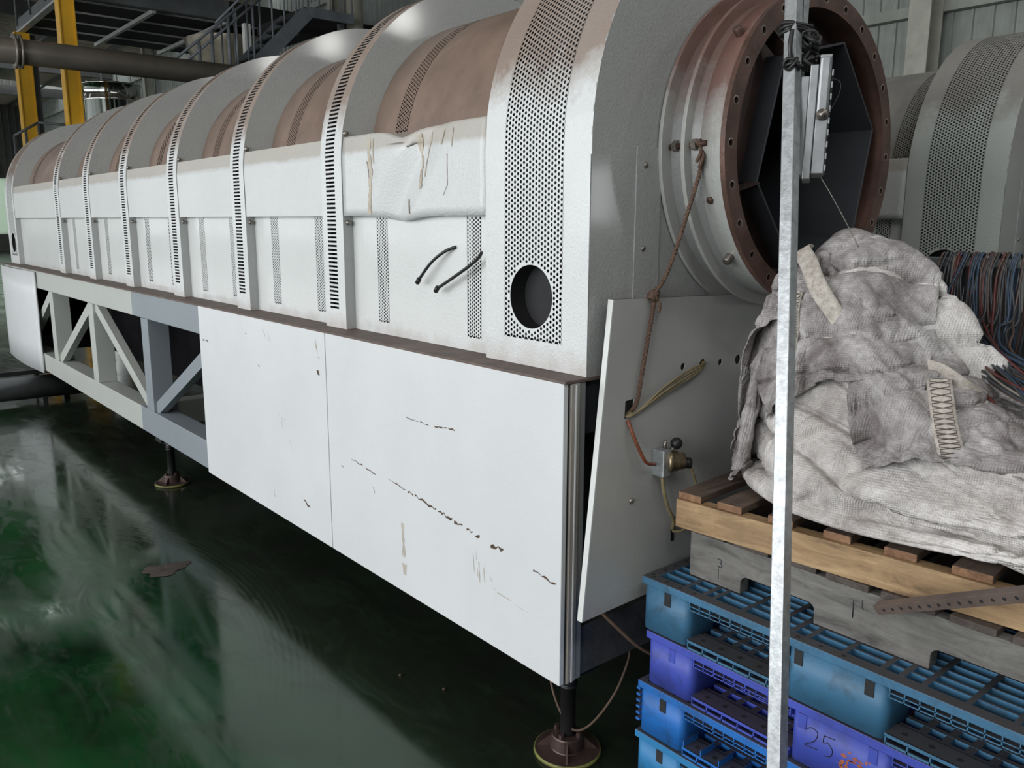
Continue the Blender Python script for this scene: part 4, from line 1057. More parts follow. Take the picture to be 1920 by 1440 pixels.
# yellow-brown wooden pallet, turned a little --------------------------------------
ZW = gz1 + 0.0185
wp = empty('wooden_pallet', (0.8, -0.85, ZW), 'yellow-brown wooden pallet with rough deck boards, under the stuffed bag', 'pallet')
wang = R(4.6)
def wrot(o):
    piv = Vector((0.255, -0.20, 0))
    Mx = Matrix.Translation(piv) @ Matrix.Rotation(wang, 4, 'Z') @ Matrix.Translation(-piv)
    o.data.transform(Mx); return o
wl_ = 1.18
wz1 = ZW + 0.082
for x in (0.255, 0.255 + 0.44, 0.255 + 0.88):
    wrot(MB().box(x, x + 0.045, -0.20 - wl_, -0.20, ZW + 0.0005, wz1).obj('stringer', 'wood', wp, bevel=0.002))
bys = [(-0.20, 0.075), (-0.325, 0.075), (-0.475, 0.07), (-0.625, 0.07), (-0.775, 0.075), (-0.925, 0.085), (-1.08, 0.08), (-1.24, 0.08)]
for k, (y, w) in enumerate(bys):
    o = wrot(MB().box(0.258 + rnd.uniform(0, 0.012), 1.17, y - w, y, wz1 + 0.0005, wz1 + 0.0205).obj('deck_board', 'woodtop', wp, bevel=0.002))
    o.data.materials.append(M['endwood'])
    for q in o.data.polygons:
        if q.normal.x < -0.9: q.material_index = 1
ZB = wz1 + 0.021

# ================================================================== BAG
# == BAG START ==
def unpack(vals, rows, cols, q=0.0015):
    """vertex grid of a settled cloth from its second differences (steps of q metres)"""
    m = rows * cols; out = []
    for c in range(3):
        e = [list(vals[c * m + r * cols: c * m + (r + 1) * cols]) for r in range(rows)]
        for r in range(1, rows):
            for k in range(1, cols): e[r][k] += e[r - 1][k]
        for r in range(rows):
            if r: e[r][0] += e[r - 1][0]
            for k in range(1, cols): e[r][k] += e[r][k - 1]
        out.append([v * q for row in e for v in row])
    return list(zip(*out))
ZBAG = ZB - 0.006
bag = empty('bulk_bag', (0.86, -0.78, ZBAG), 'big dirty white woven bulk bag slumped on the wooden pallets', 'bag')
BAG_GRID = [
897,-1,-1,-1,-3,-3,-4,-4,-5,-6,-6,-8,-8,-8,-10,-10,-11,-12,-12,-14,-15,-15,-18,-18,-21,-25,-29,-56,-55,-30,-24,-21,-19,-17,-16,-14,-14,-13,-12,-11,-10,-9,-9,-8,-7,-6,-6,-5,-5,-4,-3,-2,-2,-1,0,0,1,2,2,3,
4,5,5,6,6,7,8,9,9,10,11,12,13,14,14,16,17,19,21,24,30,55,56,29,25,21,18,18,15,15,14,12,12,11,10,10,8,8,8,6,6,5,4,4,3,3,1,1,17,-13,11,-12,12,-2,-6,8,-1,-1,-2,-2,
2,-4,3,-4,1,-1,-4,2,-1,3,1,0,2,-2,-3,-10,1,7,2,0,8,-2,-2,-3,9,-2,-2,-2,6,-2,-2,-3,-6,11,0,-4,-12,6,-1,-15,12,-9,20,-2,-18,10,-17,-2,2,2,-4,3,2,3,3,5,-5,2,1,-1,
0,-2,1,-1,1,0,0,2,0,3,4,2,-1,1,2,-1,3,-2,1,3,2,2,2,-1,2,-4,-1,0,2,0,0,-15,5,8,-9,11,2,7,-2,3,-15,16,1,-16,16,-1,-1,1,-5,2,-5,3,-3,0,2,-2,1,-3,2,-1,
-1,2,-4,1,-3,-5,2,4,-6,10,3,0,-13,-1,0,1,-5,3,10,5,5,-15,-6,9,8,-12,0,5,-12,22,-17,4,-2,-6,19,-16,0,0,6,-5,0,2,1,-2,8,-8,0,1,1,0,0,1,0,1,1,-2,2,3,1,1,
2,-2,0,1,0,3,-1,0,1,0,0,1,-1,2,0,0,-3,2,-15,15,1,-1,2,2,8,2,0,1,-1,-16,16,-3,-18,10,-3,-2,0,-1,0,-1,1,0,0,0,0,0,5,1,0,0,1,1,0,0,-4,-1,-2,-3,0,2,
1,4,1,-1,-7,8,-7,-3,-1,1,3,-5,0,-1,-1,8,-3,-1,-1,-1,16,-15,3,16,-18,0,2,4,-2,1,0,-1,-1,8,0,0,-3,-2,1,1,1,-1,0,2,1,1,1,1,-1,3,-1,0,0,0,2,0,-3,-2,-2,-1,
-2,-1,3,2,2,-13,18,3,-1,-7,9,-1,5,5,-12,6,5,4,-8,3,-14,-2,1,-1,2,0,1,1,1,0,-1,-1,-1,1,-6,16,0,-3,-1,-1,1,4,0,-3,0,-8,-3,1,2,-2,-2,2,3,-9,0,2,4,5,-4,-7,
0,3,9,-9,5,-8,4,-1,-1,5,-4,3,4,-4,-2,0,5,-2,-1,0,0,-1,1,1,2,5,0,0,-4,2,1,1,0,0,2,1,0,-1,1,1,-1,-1,-2,-4,-2,-2,-1,0,1,3,-2,0,-4,9,12,1,-1,-3,4,-2,
8,-4,6,1,-1,-3,-12,-2,12,-14,1,1,0,2,0,0,0,1,-1,0,-1,-1,1,3,-1,4,0,0,0,-3,0,-1,-1,0,-1,-2,-1,-1,0,1,5,2,0,-1,-1,-2,7,4,1,0,-15,1,0,-2,0,-3,2,4,-4,5,
15,2,-6,-1,-2,0,1,2,1,1,-2,-2,-1,-2,-2,-1,3,-1,0,0,1,1,0,0,1,0,0,-2,-2,-2,-2,-3,2,1,-3,0,4,0,-4,3,-4,10,-8,3,5,10,2,-12,11,2,-1,-4,-5,-11,-2,0,-1,9,-8,1,
0,-1,1,0,0,6,-1,-1,2,-1,15,-18,6,-1,1,0,0,2,0,1,0,2,1,-1,-1,-1,-1,-4,-4,-3,-2,0,-1,-1,0,0,0,0,3,1,-3,3,-1,-2,2,1,3,-4,3,12,3,1,-1,1,1,0,0,-1,-1,0,
0,0,-1,-2,-1,0,-1,0,-1,0,0,0,-1,0,-3,0,-2,-2,0,3,-5,0,9,-3,-5,0,5,-7,12,-11,-2,1,1,3,-1,17,12,-1,-10,0,-10,-1,2,1,-2,7,-1,8,-4,0,1,-1,4,-7,3,3,0,5,-14,-2,
8,-2,-1,0,0,-3,9,1,2,-1,0,1,0,0,1,-1,-2,0,-1,-4,-6,0,-2,-1,-1,-2,-1,1,-1,0,2,11,3,1,2,1,-2,1,0,3,-1,-1,0,1,-1,-1,1,1,-1,-1,-1,1,-1,-2,-1,-1,0,0,0,-1,
0,-4,0,-1,-2,0,2,-1,3,6,-13,2,1,1,-2,3,-6,10,-5,-3,-1,1,9,-2,6,4,-8,-12,1,0,-2,3,4,2,11,-12,10,-3,-2,1,-5,8,1,-3,0,-3,-2,-1,-1,2,0,0,1,4,-5,8,-1,1,0,-1,
1,0,0,1,1,2,-1,0,-2,0,1,0,-3,-4,-7,9,-4,1,9,1,1,-1,-2,2,-2,-14,12,0,-1,-1,2,0,-1,1,1,-1,1,0,0,-3,-2,1,0,-1,-2,0,0,-2,-1,3,-5,2,-5,2,-1,3,3,-6,11,-14,
0,-1,0,0,9,-5,2,-5,0,0,3,1,-12,14,-13,2,-1,1,6,2,2,-10,13,-1,0,6,0,0,0,-10,1,5,0,-1,-1,1,-7,2,1,0,0,4,8,-9,-1,-1,-1,-3,4,3,2,2,0,-8,-3,10,3,-6,2,-5,
-3,0,3,-8,19,2,-9,7,-2,1,0,-8,4,2,-15,6,8,1,-2,-2,2,0,-1,0,0,0,0,-7,6,-5,1,0,2,-2,0,2,-5,0,1,-1,-1,-4,0,0,0,3,-4,17,-9,0,5,-5,-9,-1,0,2,1,-1,6,-7,
-11,8,-5,-1,3,8,3,2,1,-1,-5,1,-5,0,-2,-1,4,9,0,-3,0,-2,0,-1,-3,2,0,0,-1,-6,4,-1,-2,-1,2,1,-4,2,4,-4,1,0,11,-8,7,3,-11,2,-1,1,1,2,-9,12,6,-3,2,-1,-2,0,
-4,3,3,-13,-1,7,2,0,1,1,0,0,0,1,-14,9,-8,7,0,0,-1,2,-1,-2,6,-9,7,-3,9,-6,0,-4,1,-5,3,4,7,-7,-5,10,-5,5,-3,-4,-5,0,-1,-5,-8,5,1,-4,10,3,1,2,0,1,-7,2,
-2,-2,4,5,-1,-5,-3,-2,-2,1,-1,5,-6,2,1,0,3,6,-15,0,2,0,-1,3,-1,4,-6,3,-3,4,4,0,0,-4,2,-2,2,-1,3,5,-10,-3,15,1,0,-2,-2,1,-2,-4,5,0,-10,-3,-1,3,1,-3,3,3,
-2,4,-5,2,4,-1,-1,1,0,-1,0,1,0,4,-5,4,1,3,-9,2,-1,4,-5,-5,10,5,-5,-7,11,-13,5,8,3,-2,-16,17,12,-14,11,3,1,-1,-2,-3,-1,-1,0,4,-2,1,3,-4,-3,-5,0,-1,3,1,6,-6,
3,-3,-2,0,1,-7,0,3,-1,0,2,-2,3,0,-2,0,2,7,-3,2,-3,-1,0,-1,0,1,9,-2,-1,-17,8,13,-3,0,2,0,-2,1,-4,4,-3,-6,-4,-3,-1,3,-1,1,5,-8,18,-10,2,-1,1,-1,0,-1,0,0,
-1,5,-1,-2,2,5,1,-6,-3,0,6,-5,0,6,3,1,-15,13,2,1,0,0,0,-9,13,-20,-2,22,-5,-3,2,1,-1,0,-1,1,4,-1,-5,-4,-5,0,-1,10,0,1,-3,3,0,-6,0,4,-5,0,-1,-4,3,0,0,1,
3,-3,1,4,-1,-1,-1,2,-1,0,-1,1,-1,4,3,-3,4,-6,-14,7,10,4,1,-2,-7,7,-4,6,-9,8,0,-1,-9,1,3,0,-6,-6,4,10,-1,-2,0,-1,-1,0,-1,-2,1,1,5,0,-3,4,3,0,-3,-2,-2,8,
-8,3,-3,2,7,0,1,0,0,-1,1,-1,10,-21,21,-4,0,6,0,-1,0,-1,0,-2,-2,-4,-5,-2,1,1,3,-5,9,1,-2,-1,-2,1,3,-5,1,-1,-1,1,-4,2,2,1,1,-4,3,3,1,-4,0,1,0,0,0,-1,
2,3,-2,10,-1,-4,-17,-1,7,-3,8,-5,5,-9,11,-4,3,0,0,-9,10,1,-3,-13,0,11,0,0,-1,3,-3,0,0,0,1,1,-1,0,-2,2,3,0,5,-1,-2,2,0,-1,3,-4,4,1,1,-1,0,1,1,0,-2,-6,
7,6,-2,-3,5,-2,-5,-4,-3,-3,-3,5,1,-4,0,3,2,1,-1,-1,-7,3,7,0,0,1,-2,0,-1,-1,0,0,0,-2,1,2,-1,0,3,0,2,-3,-1,1,0,0,-1,0,2,6,3,-3,2,0,-14,-7,1,8,-8,17,
3,-13,-4,0,16,-15,-1,10,-3,-6,0,3,4,1,1,0,1,-6,2,1,-1,-1,0,0,2,-1,0,0,-1,2,3,5,-3,1,1,0,1,0,2,-2,1,-2,2,0,1,-7,-6,9,4,8,-5,5,-2,-12,-4,-1,-1,1,3,-3,
-3,10,4,2,1,0,1,-1,-2,-3,-8,2,7,-3,-1,-1,-1,2,1,-1,1,1,-4,3,-1,2,1,-1,2,0,-3,0,1,0,0,0,4,5,-2,1,1,2,-8,-15,0,-1,4,-3,2,17,-17,1,-2,1,6,-4,0,3,-2,2,
1,2,0,2,1,3,-6,-2,1,1,0,1,-1,1,0,1,-1,0,-3,7,4,-8,-1,1,5,2,4,0,-3,2,-3,0,-13,4,11,1,3,7,0,-3,-6,2,2,-1,0,-5,-4,-3,7,-10,2,1,2,5,2,-2,-1,-3,10,0,
-8,2,0,0,0,-3,1,3,0,0,-2,0,2,2,-1,-1,2,1,-2,0,0,0,-1,2,4,1,1,0,-2,4,2,-16,-4,3,11,3,-7,-7,9,-10,-4,5,-2,7,0,-7,-1,3,2,0,0,0,1,3,0,0,-1,-1,0,0,
1,-1,3,-3,2,-1,2,-8,8,6,0,0,-8,3,-9,8,7,-3,-3,-11,11,4,1,-4,-13,16,4,-16,-2,3,3,1,2,6,4,-1,-7,0,-3,-1,0,-3,1,10,0,0,-9,-1,2,1,0,4,-2,1,0,-3,1,0,2,5,
-5,0,1,0,1,1,-2,-1,1,-1,1,2,3,1,-1,0,3,-1,3,-1,-18,4,-6,4,15,3,0,-1,-2,-7,-6,-4,2,10,-2,-1,-1,-2,1,0,0,1,6,-4,0,0,-2,1,-1,0,0,2,0,1,-1,4,-1,2,-1,-1,
0,-14,12,-12,-1,1,2,15,-1,2,-3,-2,9,-11,-10,1,0,0,1,1,0,-1,4,4,2,6,3,1,-1,1,-2,-7,0,0,0,0,-1,-2,0,-1,3,1,-2,0,0,2,0,-5,10,-5,4,-3,-2,2,-1,-1,1,0,0,3,
4,-2,0,0,0,2,2,1,-3,-16,2,-2,-2,8,10,4,-1,1,-5,-8,-5,0,6,5,-1,0,-3,-2,0,-1,1,6,-3,-1,2,-1,0,0,0,0,1,-1,0,4,-2,2,2,0,0,-3,-8,3,3,3,2,-1,-1,0,-5,-10,
-7,-2,-2,1,-1,0,1,9,-6,1,-4,1,-2,1,1,4,8,-4,-3,-2,0,1,0,2,1,0,3,1,-1,-3,-1,1,2,0,0,-5,4,6,-7,5,-1,-1,1,-2,1,0,1,3,2,-2,0,-1,1,1,3,1,1,-4,-14,-2,
0,-1,0,5,8,5,3,0,-4,-12,2,-1,2,2,3,1,-1,-4,-2,0,4,1,-1,1,0,0,-2,0,0,1,-1,1,2,-1,0,1,2,4,1,0,0,0,0,-5,1,-12,-2,14,-11,1,1,-1,0,0,0,3,12,-5,-4,-5,
7,2,3,-4,-2,4,1,-1,3,-2,1,-3,-1,4,-1,0,-3,0,4,1,-1,0,0,0,-12,9,-1,-1,3,0,0,0,-1,1,1,3,1,0,-3,-3,1,2,5,3,-1,1,-3,-13,-4,0,0,0,-1,1,3,6,4,4,-14,3,
0,0,0,1,1,5,0,-4,0,0,2,-1,0,1,0,1,-1,-1,2,-2,-6,-2,2,2,-6,13,-1,7,0,-1,-3,-4,-10,5,6,-9,-8,-2,10,-10,7,2,-1,-9,5,12,0,0,-7,3,-1,1,-6,1,3,3,-2,2,0,0,
0,-4,2,0,0,0,-6,2,2,3,5,1,-1,-11,9,-6,0,2,0,-1,1,0,2,3,-1,-4,-3,3,0,0,-2,3,7,2,1,-1,-12,-8,-1,1,0,0,0,-1,1,1,7,-2,0,0,1,1,0,0,2,3,-3,0,0,1,
0,-1,1,-1,-3,-1,0,-1,7,3,-6,-4,10,-3,4,1,-5,-5,-5,-1,8,3,-11,-2,-10,0,7,-3,-2,-2,0,3,-4,0,14,0,0,-1,-2,-1,0,-2,-3,-1,0,1,0,3,1,0,-2,2,1,0,4,2,3,0,-3,0,
0,3,-4,-1,-3,1,0,0,-1,1,2,4,-6,-4,1,-2,-1,-1,1,6,-8,0,7,5,5,-3,-9,-1,-1,0,0,0,0,4,4,-1,-2,-3,0,0,1,-1,0,1,3,-1,0,1,0,-1,0,0,2,2,0,0,0,-4,1,4,
0,-1,2,-10,-3,-2,4,5,0,-12,-1,0,-11,0,8,-2,-4,0,2,1,0,-1,-3,12,2,-4,-2,-1,-1,-2,0,0,1,1,0,-2,0,3,3,2,1,0,5,0,-3,0,-1,0,1,3,-5,4,-5,-1,1,-1,0,1,3,-2,
-5,1,0,-1,-2,0,9,-13,4,8,8,0,0,-1,0,-4,1,0,-1,-1,-2,3,-1,0,-1,1,-3,-1,-1,0,-1,0,0,1,1,-1,0,1,0,0,1,-2,-1,-3,0,3,6,0,-3,1,-10,0,0,8,0,-4,-8,-1,4,-2,
-11,0,6,0,-2,11,5,-4,3,-1,-5,-6,3,-2,-2,-1,0,0,0,1,-2,0,1,1,0,-2,8,0,2,0,-5,4,5,-2,0,0,2,0,1,-1,-1,-4,2,-2,-2,4,0,-4,1,3,3,-2,3,0,-16,6,3,8,-6,3,
3,3,-8,5,1,-1,0,0,1,-7,-3,2,0,4,-2,0,0,-1,0,-2,-1,1,0,0,1,0,0,-1,-3,0,0,4,2,1,0,-4,0,-9,0,2,8,-6,-3,-4,0,1,-1,-1,-10,2,2,7,11,-9,-8,13,-9,-8,3,-2,
2,1,-1,0,-1,1,0,-1,1,-2,0,2,7,-2,1,2,2,0,-1,6,-5,1,0,1,1,0,1,-2,2,-2,-1,0,-1,0,1,-2,2,3,-3,1,-5,-7,8,8,-5,-5,-9,-1,5,-4,17,2,-1,1,0,0,-2,1,0,-8,
1,-3,5,1,0,0,-1,0,-2,-2,0,1,-1,0,-1,0,2,0,3,0,0,-1,-3,0,-8,0,7,2,-8,-3,0,1,-2,3,-2,-2,3,-9,-1,19,-1,-4,0,-17,-1,4,-1,6,-5,-1,2,0,0,0,0,0,-1,-1,-1,-1,
9,7,-4,0,0,-1,4,0,-2,2,0,1,1,0,0,0,0,0,-2,0,0,0,0,0,2,-9,-2,0,-2,5,6,-6,11,-12,8,-7,-9,7,12,-2,1,1,1,0,0,-1,-1,2,-7,1,1,-1,0,0,0,0,0,-2,-1,0,
0,-1,1,1,1,1,-1,1,-3,-3,-1,-5,5,-2,2,-6,-1,0,1,-1,2,1,-5,-1,-12,9,-8,21,-15,13,-4,2,-5,-2,-5,-1,-2,1,1,0,0,0,1,1,2,2,1,1,-12,11,2,-2,1,1,4,-1,-1,1,1,0,
1,0,-1,2,-1,0,0,-1,0,0,1,-1,-4,5,4,2,0,-1,-18,3,0,11,-3,4,-2,-10,-2,5,2,0,-1,5,2,-8,2,2,4,-4,-1,2,0,-1,0,-1,0,0,0,0,0,0,0,0,0,0,0,-4,-1,-3,-4,6,
-5,2,-1,-2,7,-3,-4,0,0,-1,4,6,-2,-4,-5,8,15,-15,10,-1,5,0,0,-11,-1,-1,-1,1,2,2,2,2,1,1,0,0,0,-5,-5,2,-1,4,4,-3,1,1,1,0,0,0,0,0,1,0,-2,1,-2,4,0,0,
4,0,-1,-1,3,0,-4,-14,-2,-4,2,2,6,6,-12,2,-2,3,3,-1,5,3,3,-1,-1,-2,-3,-1,1,2,-1,0,-1,-1,0,0,0,1,-3,-2,0,0,0,-2,-1,-3,3,-1,4,-4,-2,6,-8,-1,1,-1,2,-2,-1,2,
-11,9,9,-17,18,1,-3,1,0,-5,5,1,0,0,-1,0,1,0,0,-1,0,0,1,-1,2,-8,0,1,-2,6,5,-6,0,1,0,1,1,-1,1,-2,3,-1,0,0,1,0,0,2,-2,-3,-1,2,-5,1,10,-10,-1,-1,6,3,
1,0,-8,-8,7,4,1,-4,-4,7,1,2,1,-1,-5,-1,-1,0,1,1,1,-1,-2,-1,1,0,2,1,0,-8,-3,-1,-2,5,-4,-2,1,10,-1,-10,11,-9,-3,2,-1,2,15,-3,6,-14,-3,0,9,12,-2,-1,-1,3,-7,2,
5,-1,0,0,0,0,0,0,0,0,0,-1,-4,-2,-5,4,1,6,0,-2,0,0,2,0,1,0,-1,0,1,1,0,-1,2,1,0,-4,-2,1,-1,-1,7,3,-3,0,-7,1,-8,0,2,9,2,-8,-7,0,4,7,2,-1,-1,-1,
4,-1,1,-6,0,0,1,0,0,0,-1,-3,0,0,2,1,0,5,-9,-8,1,-1,-1,0,1,1,-1,16,-4,8,-3,-13,0,11,1,2,-9,8,-9,7,-8,12,2,1,0,2,2,2,-4,2,0,-1,0,0,0,1,-1,-1,-3,-2,
-3,-4,0,-2,14,1,-2,-1,1,2,0,0,0,0,1,0,0,0,0,2,2,0,-1,-1,-1,2,2,1,0,-2,0,-2,-2,-2,2,2,-6,-1,0,4,-2,-7,0,-1,3,7,-5,4,-2,1,2,-4,0,0,0,2,-1,0,-2,1,
-3,0,0,0,1,3,-7,-3,-2,-1,2,-3,0,0,2,1,4,8,-8,13,-3,3,-4,-14,-2,7,2,-16,-1,7,1,6,4,4,-1,-2,-1,-1,0,1,0,0,-2,-1,-3,0,-2,-2,-1,1,2,-2,10,0,-3,0,1,0,1,1,
0,-1,1,0,0,0,1,1,3,-2,-3,2,1,1,0,-1,2,-1,-1,0,-1,-3,1,2,-2,-7,3,3,1,-2,-8,-1,1,-1,7,-5,3,5,-11,9,-3,1,0,-2,3,1,-4,-1,1,-1,0,0,0,2,8,-1,-12,-5,-1,0,
0,0,4,-1,-4,14,8,-1,-4,1,-11,-2,11,-1,2,-14,9,-19,4,-5,0,4,3,4,4,2,2,-1,-2,-2,-1,-5,3,-3,0,-1,-1,2,-1,8,7,-2,-2,1,1,-2,2,0,1,0,0,0,0,0,1,2,2,0,-2,0,
3,0,-2,0,-1,1,-2,-1,1,0,-3,0,4,-4,-1,-2,3,1,-1,-4,-6,0,0,4,-1,0,3,2,-2,-2,1,1,-1,2,-2,-2,0,0,0,1,-1,0,8,1,-1,-1,-3,-7,-4,-1,-1,0,4,-4,16,3,-2,-3,-14,8,
11,0,-8,-5,-3,3,-10,0,8,-7,1,1,2,-1,-1,1,1,-1,-1,3,0,-1,0,1,1,-1,1,14,0,-1,-3,1,2,-2,0,2,0,-1,0,1,0,1,0,3,1,-2,0,5,-1,1,-1,-3,0,-1,-3,5,-3,2,-1,-9,
9,1,-5,-1,-3,3,2,0,-2,-9,-1,2,0,1,3,0,4,-3,-1,2,-2,-1,0,0,-2,2,-1,0,1,0,4,4,0,0,0,1,-6,1,1,-8,0,-4,8,6,-1,-18,13,1,9,-6,-3,-2,-11,4,-3,15,-14,3,2,-1,
-2,2,0,1,-2,0,0,0,0,1,1,0,0,1,1,14,-3,-1,-2,3,1,-1,0,0,0,0,1,0,0,0,2,4,-2,-3,4,3,-1,0,0,-2,-4,2,-6,8,-1,-3,1,-1,-1,2,0,-5,-2,-4,-1,3,-1,1,-3,-2,
1,1,5,-1,-3,5,-2,0,1,-3,1,0,2,-3,1,0,0,-1,-3,2,10,0,-3,3,-3,1,-9,10,-3,2,-5,4,5,-13,4,9,6,-15,8,5,1,-16,3,-1,8,-2,-4,-2,0,1,0,-2,3,0,0,-2,-1,4,-1,2,
0,0,10,-17,13,7,1,-1,0,-1,-1,2,0,0,0,1,0,0,2,3,-3,-1,4,2,-2,-2,3,0,-4,-1,-2,4,1,-1,-4,1,0,1,1,-2,-2,2,-6,-4,1,3,-2,-2,-2,-1,6,-1,-2,-1,3,0,4,-6,2,1,
-1,-1,1,0,1,-4,1,11,2,-3,-6,6,-2,-5,7,-4,4,-1,1,-11,-1,2,-9,16,-3,-2,-1,10,-15,3,0,-4,1,1,0,2,0,-1,3,0,-3,2,2,4,-2,-5,1,1,1,7,0,4,-12,3,15,0,-1,0,0,1,
-4,1,-1,0,-1,2,7,-6,-5,8,2,-2,0,0,0,-1,0,-3,1,-5,6,0,0,-2,-1,1,3,0,-2,-3,5,-1,-1,-1,1,-1,-2,-1,-3,-2,4,0,0,0,-7,1,-1,0,-1,3,-1,0,-1,-2,1,0,2,6,1,5,
1,2,0,1,-2,0,-13,-5,-7,5,13,-1,-12,9,-4,-4,3,-3,1,-5,1,2,0,0,1,4,0,1,1,1,0,-1,0,1,0,-1,5,1,3,3,-1,-5,-4,13,3,2,-1,-2,-1,0,-3,0,0,6,-5,-2,7,1,1,-6,
4,1,-2,1,0,-2,1,0,1,1,-1,0,-8,5,1,4,-3,-1,1,0,1,0,-1,-1,-1,-2,-1,1,1,-2,-1,-1,5,1,-9,-2,1,-1,-2,-1,-2,2,-1,-10,1,4,14,1,13,-1,-3,-5,-6,-9,-4,-7,5,12,9,-6,
-11,7,-8,3,0,0,1,-4,-2,1,2,-1,1,0,4,0,3,-1,0,-1,1,1,0,1,4,-1,2,1,5,0,-3,-6,7,4,2,-1,3,-1,0,-3,3,-1,2,1,0,0,-3,2,1,-4,1,1,0,-4,5,0,-1,1,1,0,
0,-7,2,1,3,-1,-1,0,1,-1,0,0,-1,-1,-1,-1,-1,1,-2,-1,-1,5,0,-4,-6,-4,-1,-2,0,2,-5,7,4,4,3,-6,-2,-2,-9,0,-2,3,-5,9,14,0,-1,-13,-11,1,0,3,-4,0,0,0,1,-3,0,1,
1,-1,3,3,0,-1,0,1,0,-1,0,4,0,5,-4,5,0,1,1,1,-3,3,2,1,-1,0,3,4,-2,0,0,0,0,-1,2,1,-2,0,-1,-1,1,0,1,2,-1,0,1,-1,0,1,-3,1,1,0,-1,0,-2,0,-1,0,
0,0,-2,0,-2,0,1,-1,-3,-3,5,1,-9,-2,0,-1,-2,-1,3,0,-2,-2,-3,-2,0,-1,2,0,5,-6,19,2,-3,4,-14,-5,-10,-1,2,-1,-1,2,-1,2,-4,1,0,0,3,-2,0,0,1,2,0,-1,1,1,1,-1,
2,2,8,5,1,0,0,-1,-1,-5,-4,0,4,-4,3,5,1,-2,-1,1,0,6,0,-2,-1,1,-1,-1,0,2,2,0,0,1,-1,1,-1,0,0,-1,0,0,0,0,0,-1,-1,-2,0,-2,0,-1,0,-2,0,0,0,-1,-6,1,
0,2,-3,-2,1,-1,-1,-1,-3,-3,-1,0,2,-4,4,1,-1,15,-10,0,-1,-2,-2,-2,-9,-2,2,-2,0,1,2,-2,1,-1,0,-1,0,3,-3,1,0,1,1,1,-1,2,1,7,3,2,0,-7,2,0,2,-3,-5,1,4,7,
-8,6,2,0,2,0,-2,3,2,-3,-2,0,0,-1,-1,2,1,3,2,0,1,-2,2,-1,0,-1,1,-1,1,0,-1,-1,1,0,0,0,-1,0,-1,-2,-1,0,-3,-2,1,-2,-6,-1,11,-1,0,0,-10,-2,-2,-1,0,1,-1,1,
-2,11,1,2,1,-12,0,-1,-1,-3,-1,2,-9,-2,0,0,0,0,1,2,-1,0,-1,3,-3,1,-2,1,0,0,1,1,4,-1,2,-2,0,1,0,6,-2,3,-6,-3,7,1,9,-11,5,0,1,1,-1,1,1,-4,-3,-1,2,0,
1,4,1,0,0,3,3,0,0,0,0,1,-1,0,-1,1,-1,0,0,0,-2,1,0,0,0,-1,-1,-1,-1,-2,0,-1,-2,-5,3,-1,-3,0,-1,0,6,0,0,-1,0,-1,2,-1,1,-5,0,-4,-4,0,0,0,-3,0,1,5,
-10,-3,0,1,1,1,1,-1,1,1,1,-3,1,-2,2,-1,1,0,0,4,-1,0,3,0,2,0,-1,2,3,-9,-1,7,-1,10,-7,0,1,2,-3,3,-1,1,-1,3,3,-3,-2,-1,0,0,3,2,1,-1,5,1,-1,1,-1,0,
1,-1,-1,0,0,0,0,0,0,-1,-1,0,-1,0,0,1,-1,0,-1,-1,-3,-1,-2,-6,0,-1,-1,-2,0,-1,0,1,0,0,-1,1,-1,-1,-1,0,-1,0,-1,-1,1,-1,3,-2,-13,-1,2,1,1,1,-1,1,1,-1,0,0,
-1,0,0,0,0,2,4,-2,0,2,1,3,-1,0,4,0,-11,2,4,0,9,-2,-5,2,-1,3,-1,2,-1,3,-1,-4,3,5,1,-1,-2,-2,-1,2,3,0,1,3,1,-1,1,-1,0,0,0,0,0,-1,1,0,0,-1,0,-2,
0,-1,0,-1,0,-2,-1,-3,0,-4,-1,3,-1,-2,-1,-1,-1,-1,-1,-2,0,-1,0,-1,-1,0,0,-2,0,0,0,-1,1,2,-1,0,-14,1,1,1,1,0,1,0,0,1,-1,1,-1,0,-1,2,2,1,-2,1,0,3,2,-2,
3,2,0,-10,4,1,2,7,-2,-2,-1,2,-1,1,1,0,1,1,1,0,-6,2,3,4,2,0,-1,-3,-1,2,0,1,1,2,0,2,-1,1,0,-1,-1,0,-1,-2,1,1,2,-1,-1,-1,-1,-1,-1,-1,0,-6,0,-1,-4,-1,
1,1,0,0,0,-1,0,-1,-2,0,-2,-1,-1,-2,0,0,0,-1,0,1,-2,1,0,0,-15,1,1,1,1,0,1,1,0,0,1,0,0,0,0,0,0,0,1,0,2,2,0,1,-2,2,-1,-1,2,0,5,-1,2,-2,0,1,
0,1,-1,2,1,-4,6,0,-2,-6,0,2,3,3,3,3,0,-2,-3,-1,0,0,3,1,2,0,0,0,1,0,-1,-2,-1,1,-3,1,0,0,-1,0,0,-1,-12,7,-3,-1,-2,-2,-2,-1,0,0,-1,0,-1,0,-1,-1,0,-1,
0,0,-1,0,0,1,-1,-1,1,-1,3,0,-14,0,1,1,0,1,0,0,2,1,0,1,3,0,0,2,-1,-1,-1,0,1,1,1,5,-1,-3,-4,3,-1,4,0,3,-2,0,0,3,-1,-1,1,1,1,-1,3,0,1,-1,-6,-3,
0,0,2,3,4,5,3,-4,-2,-2,-3,-2,-1,-1,-1,0,1,4,4,6,-1,-8,1,1,1,1,0,-1,-5,-10,10,-2,0,-3,-2,-3,-1,0,-1,-1,-1,0,-1,0,0,0,-1,0,-1,0,0,0,0,-2,0,1,1,2,-4,1,
-14,1,0,0,1,1,0,1,1,0,2,2,-1,1,0,-3,0,1,1,1,2,4,0,-6,-3,-1,2,2,4,2,2,0,0,-1,2,0,1,0,-1,-1,3,-1,2,1,-1,3,0,-4,-3,-2,-2,-2,0,1,7,10,1,0,-2,0,
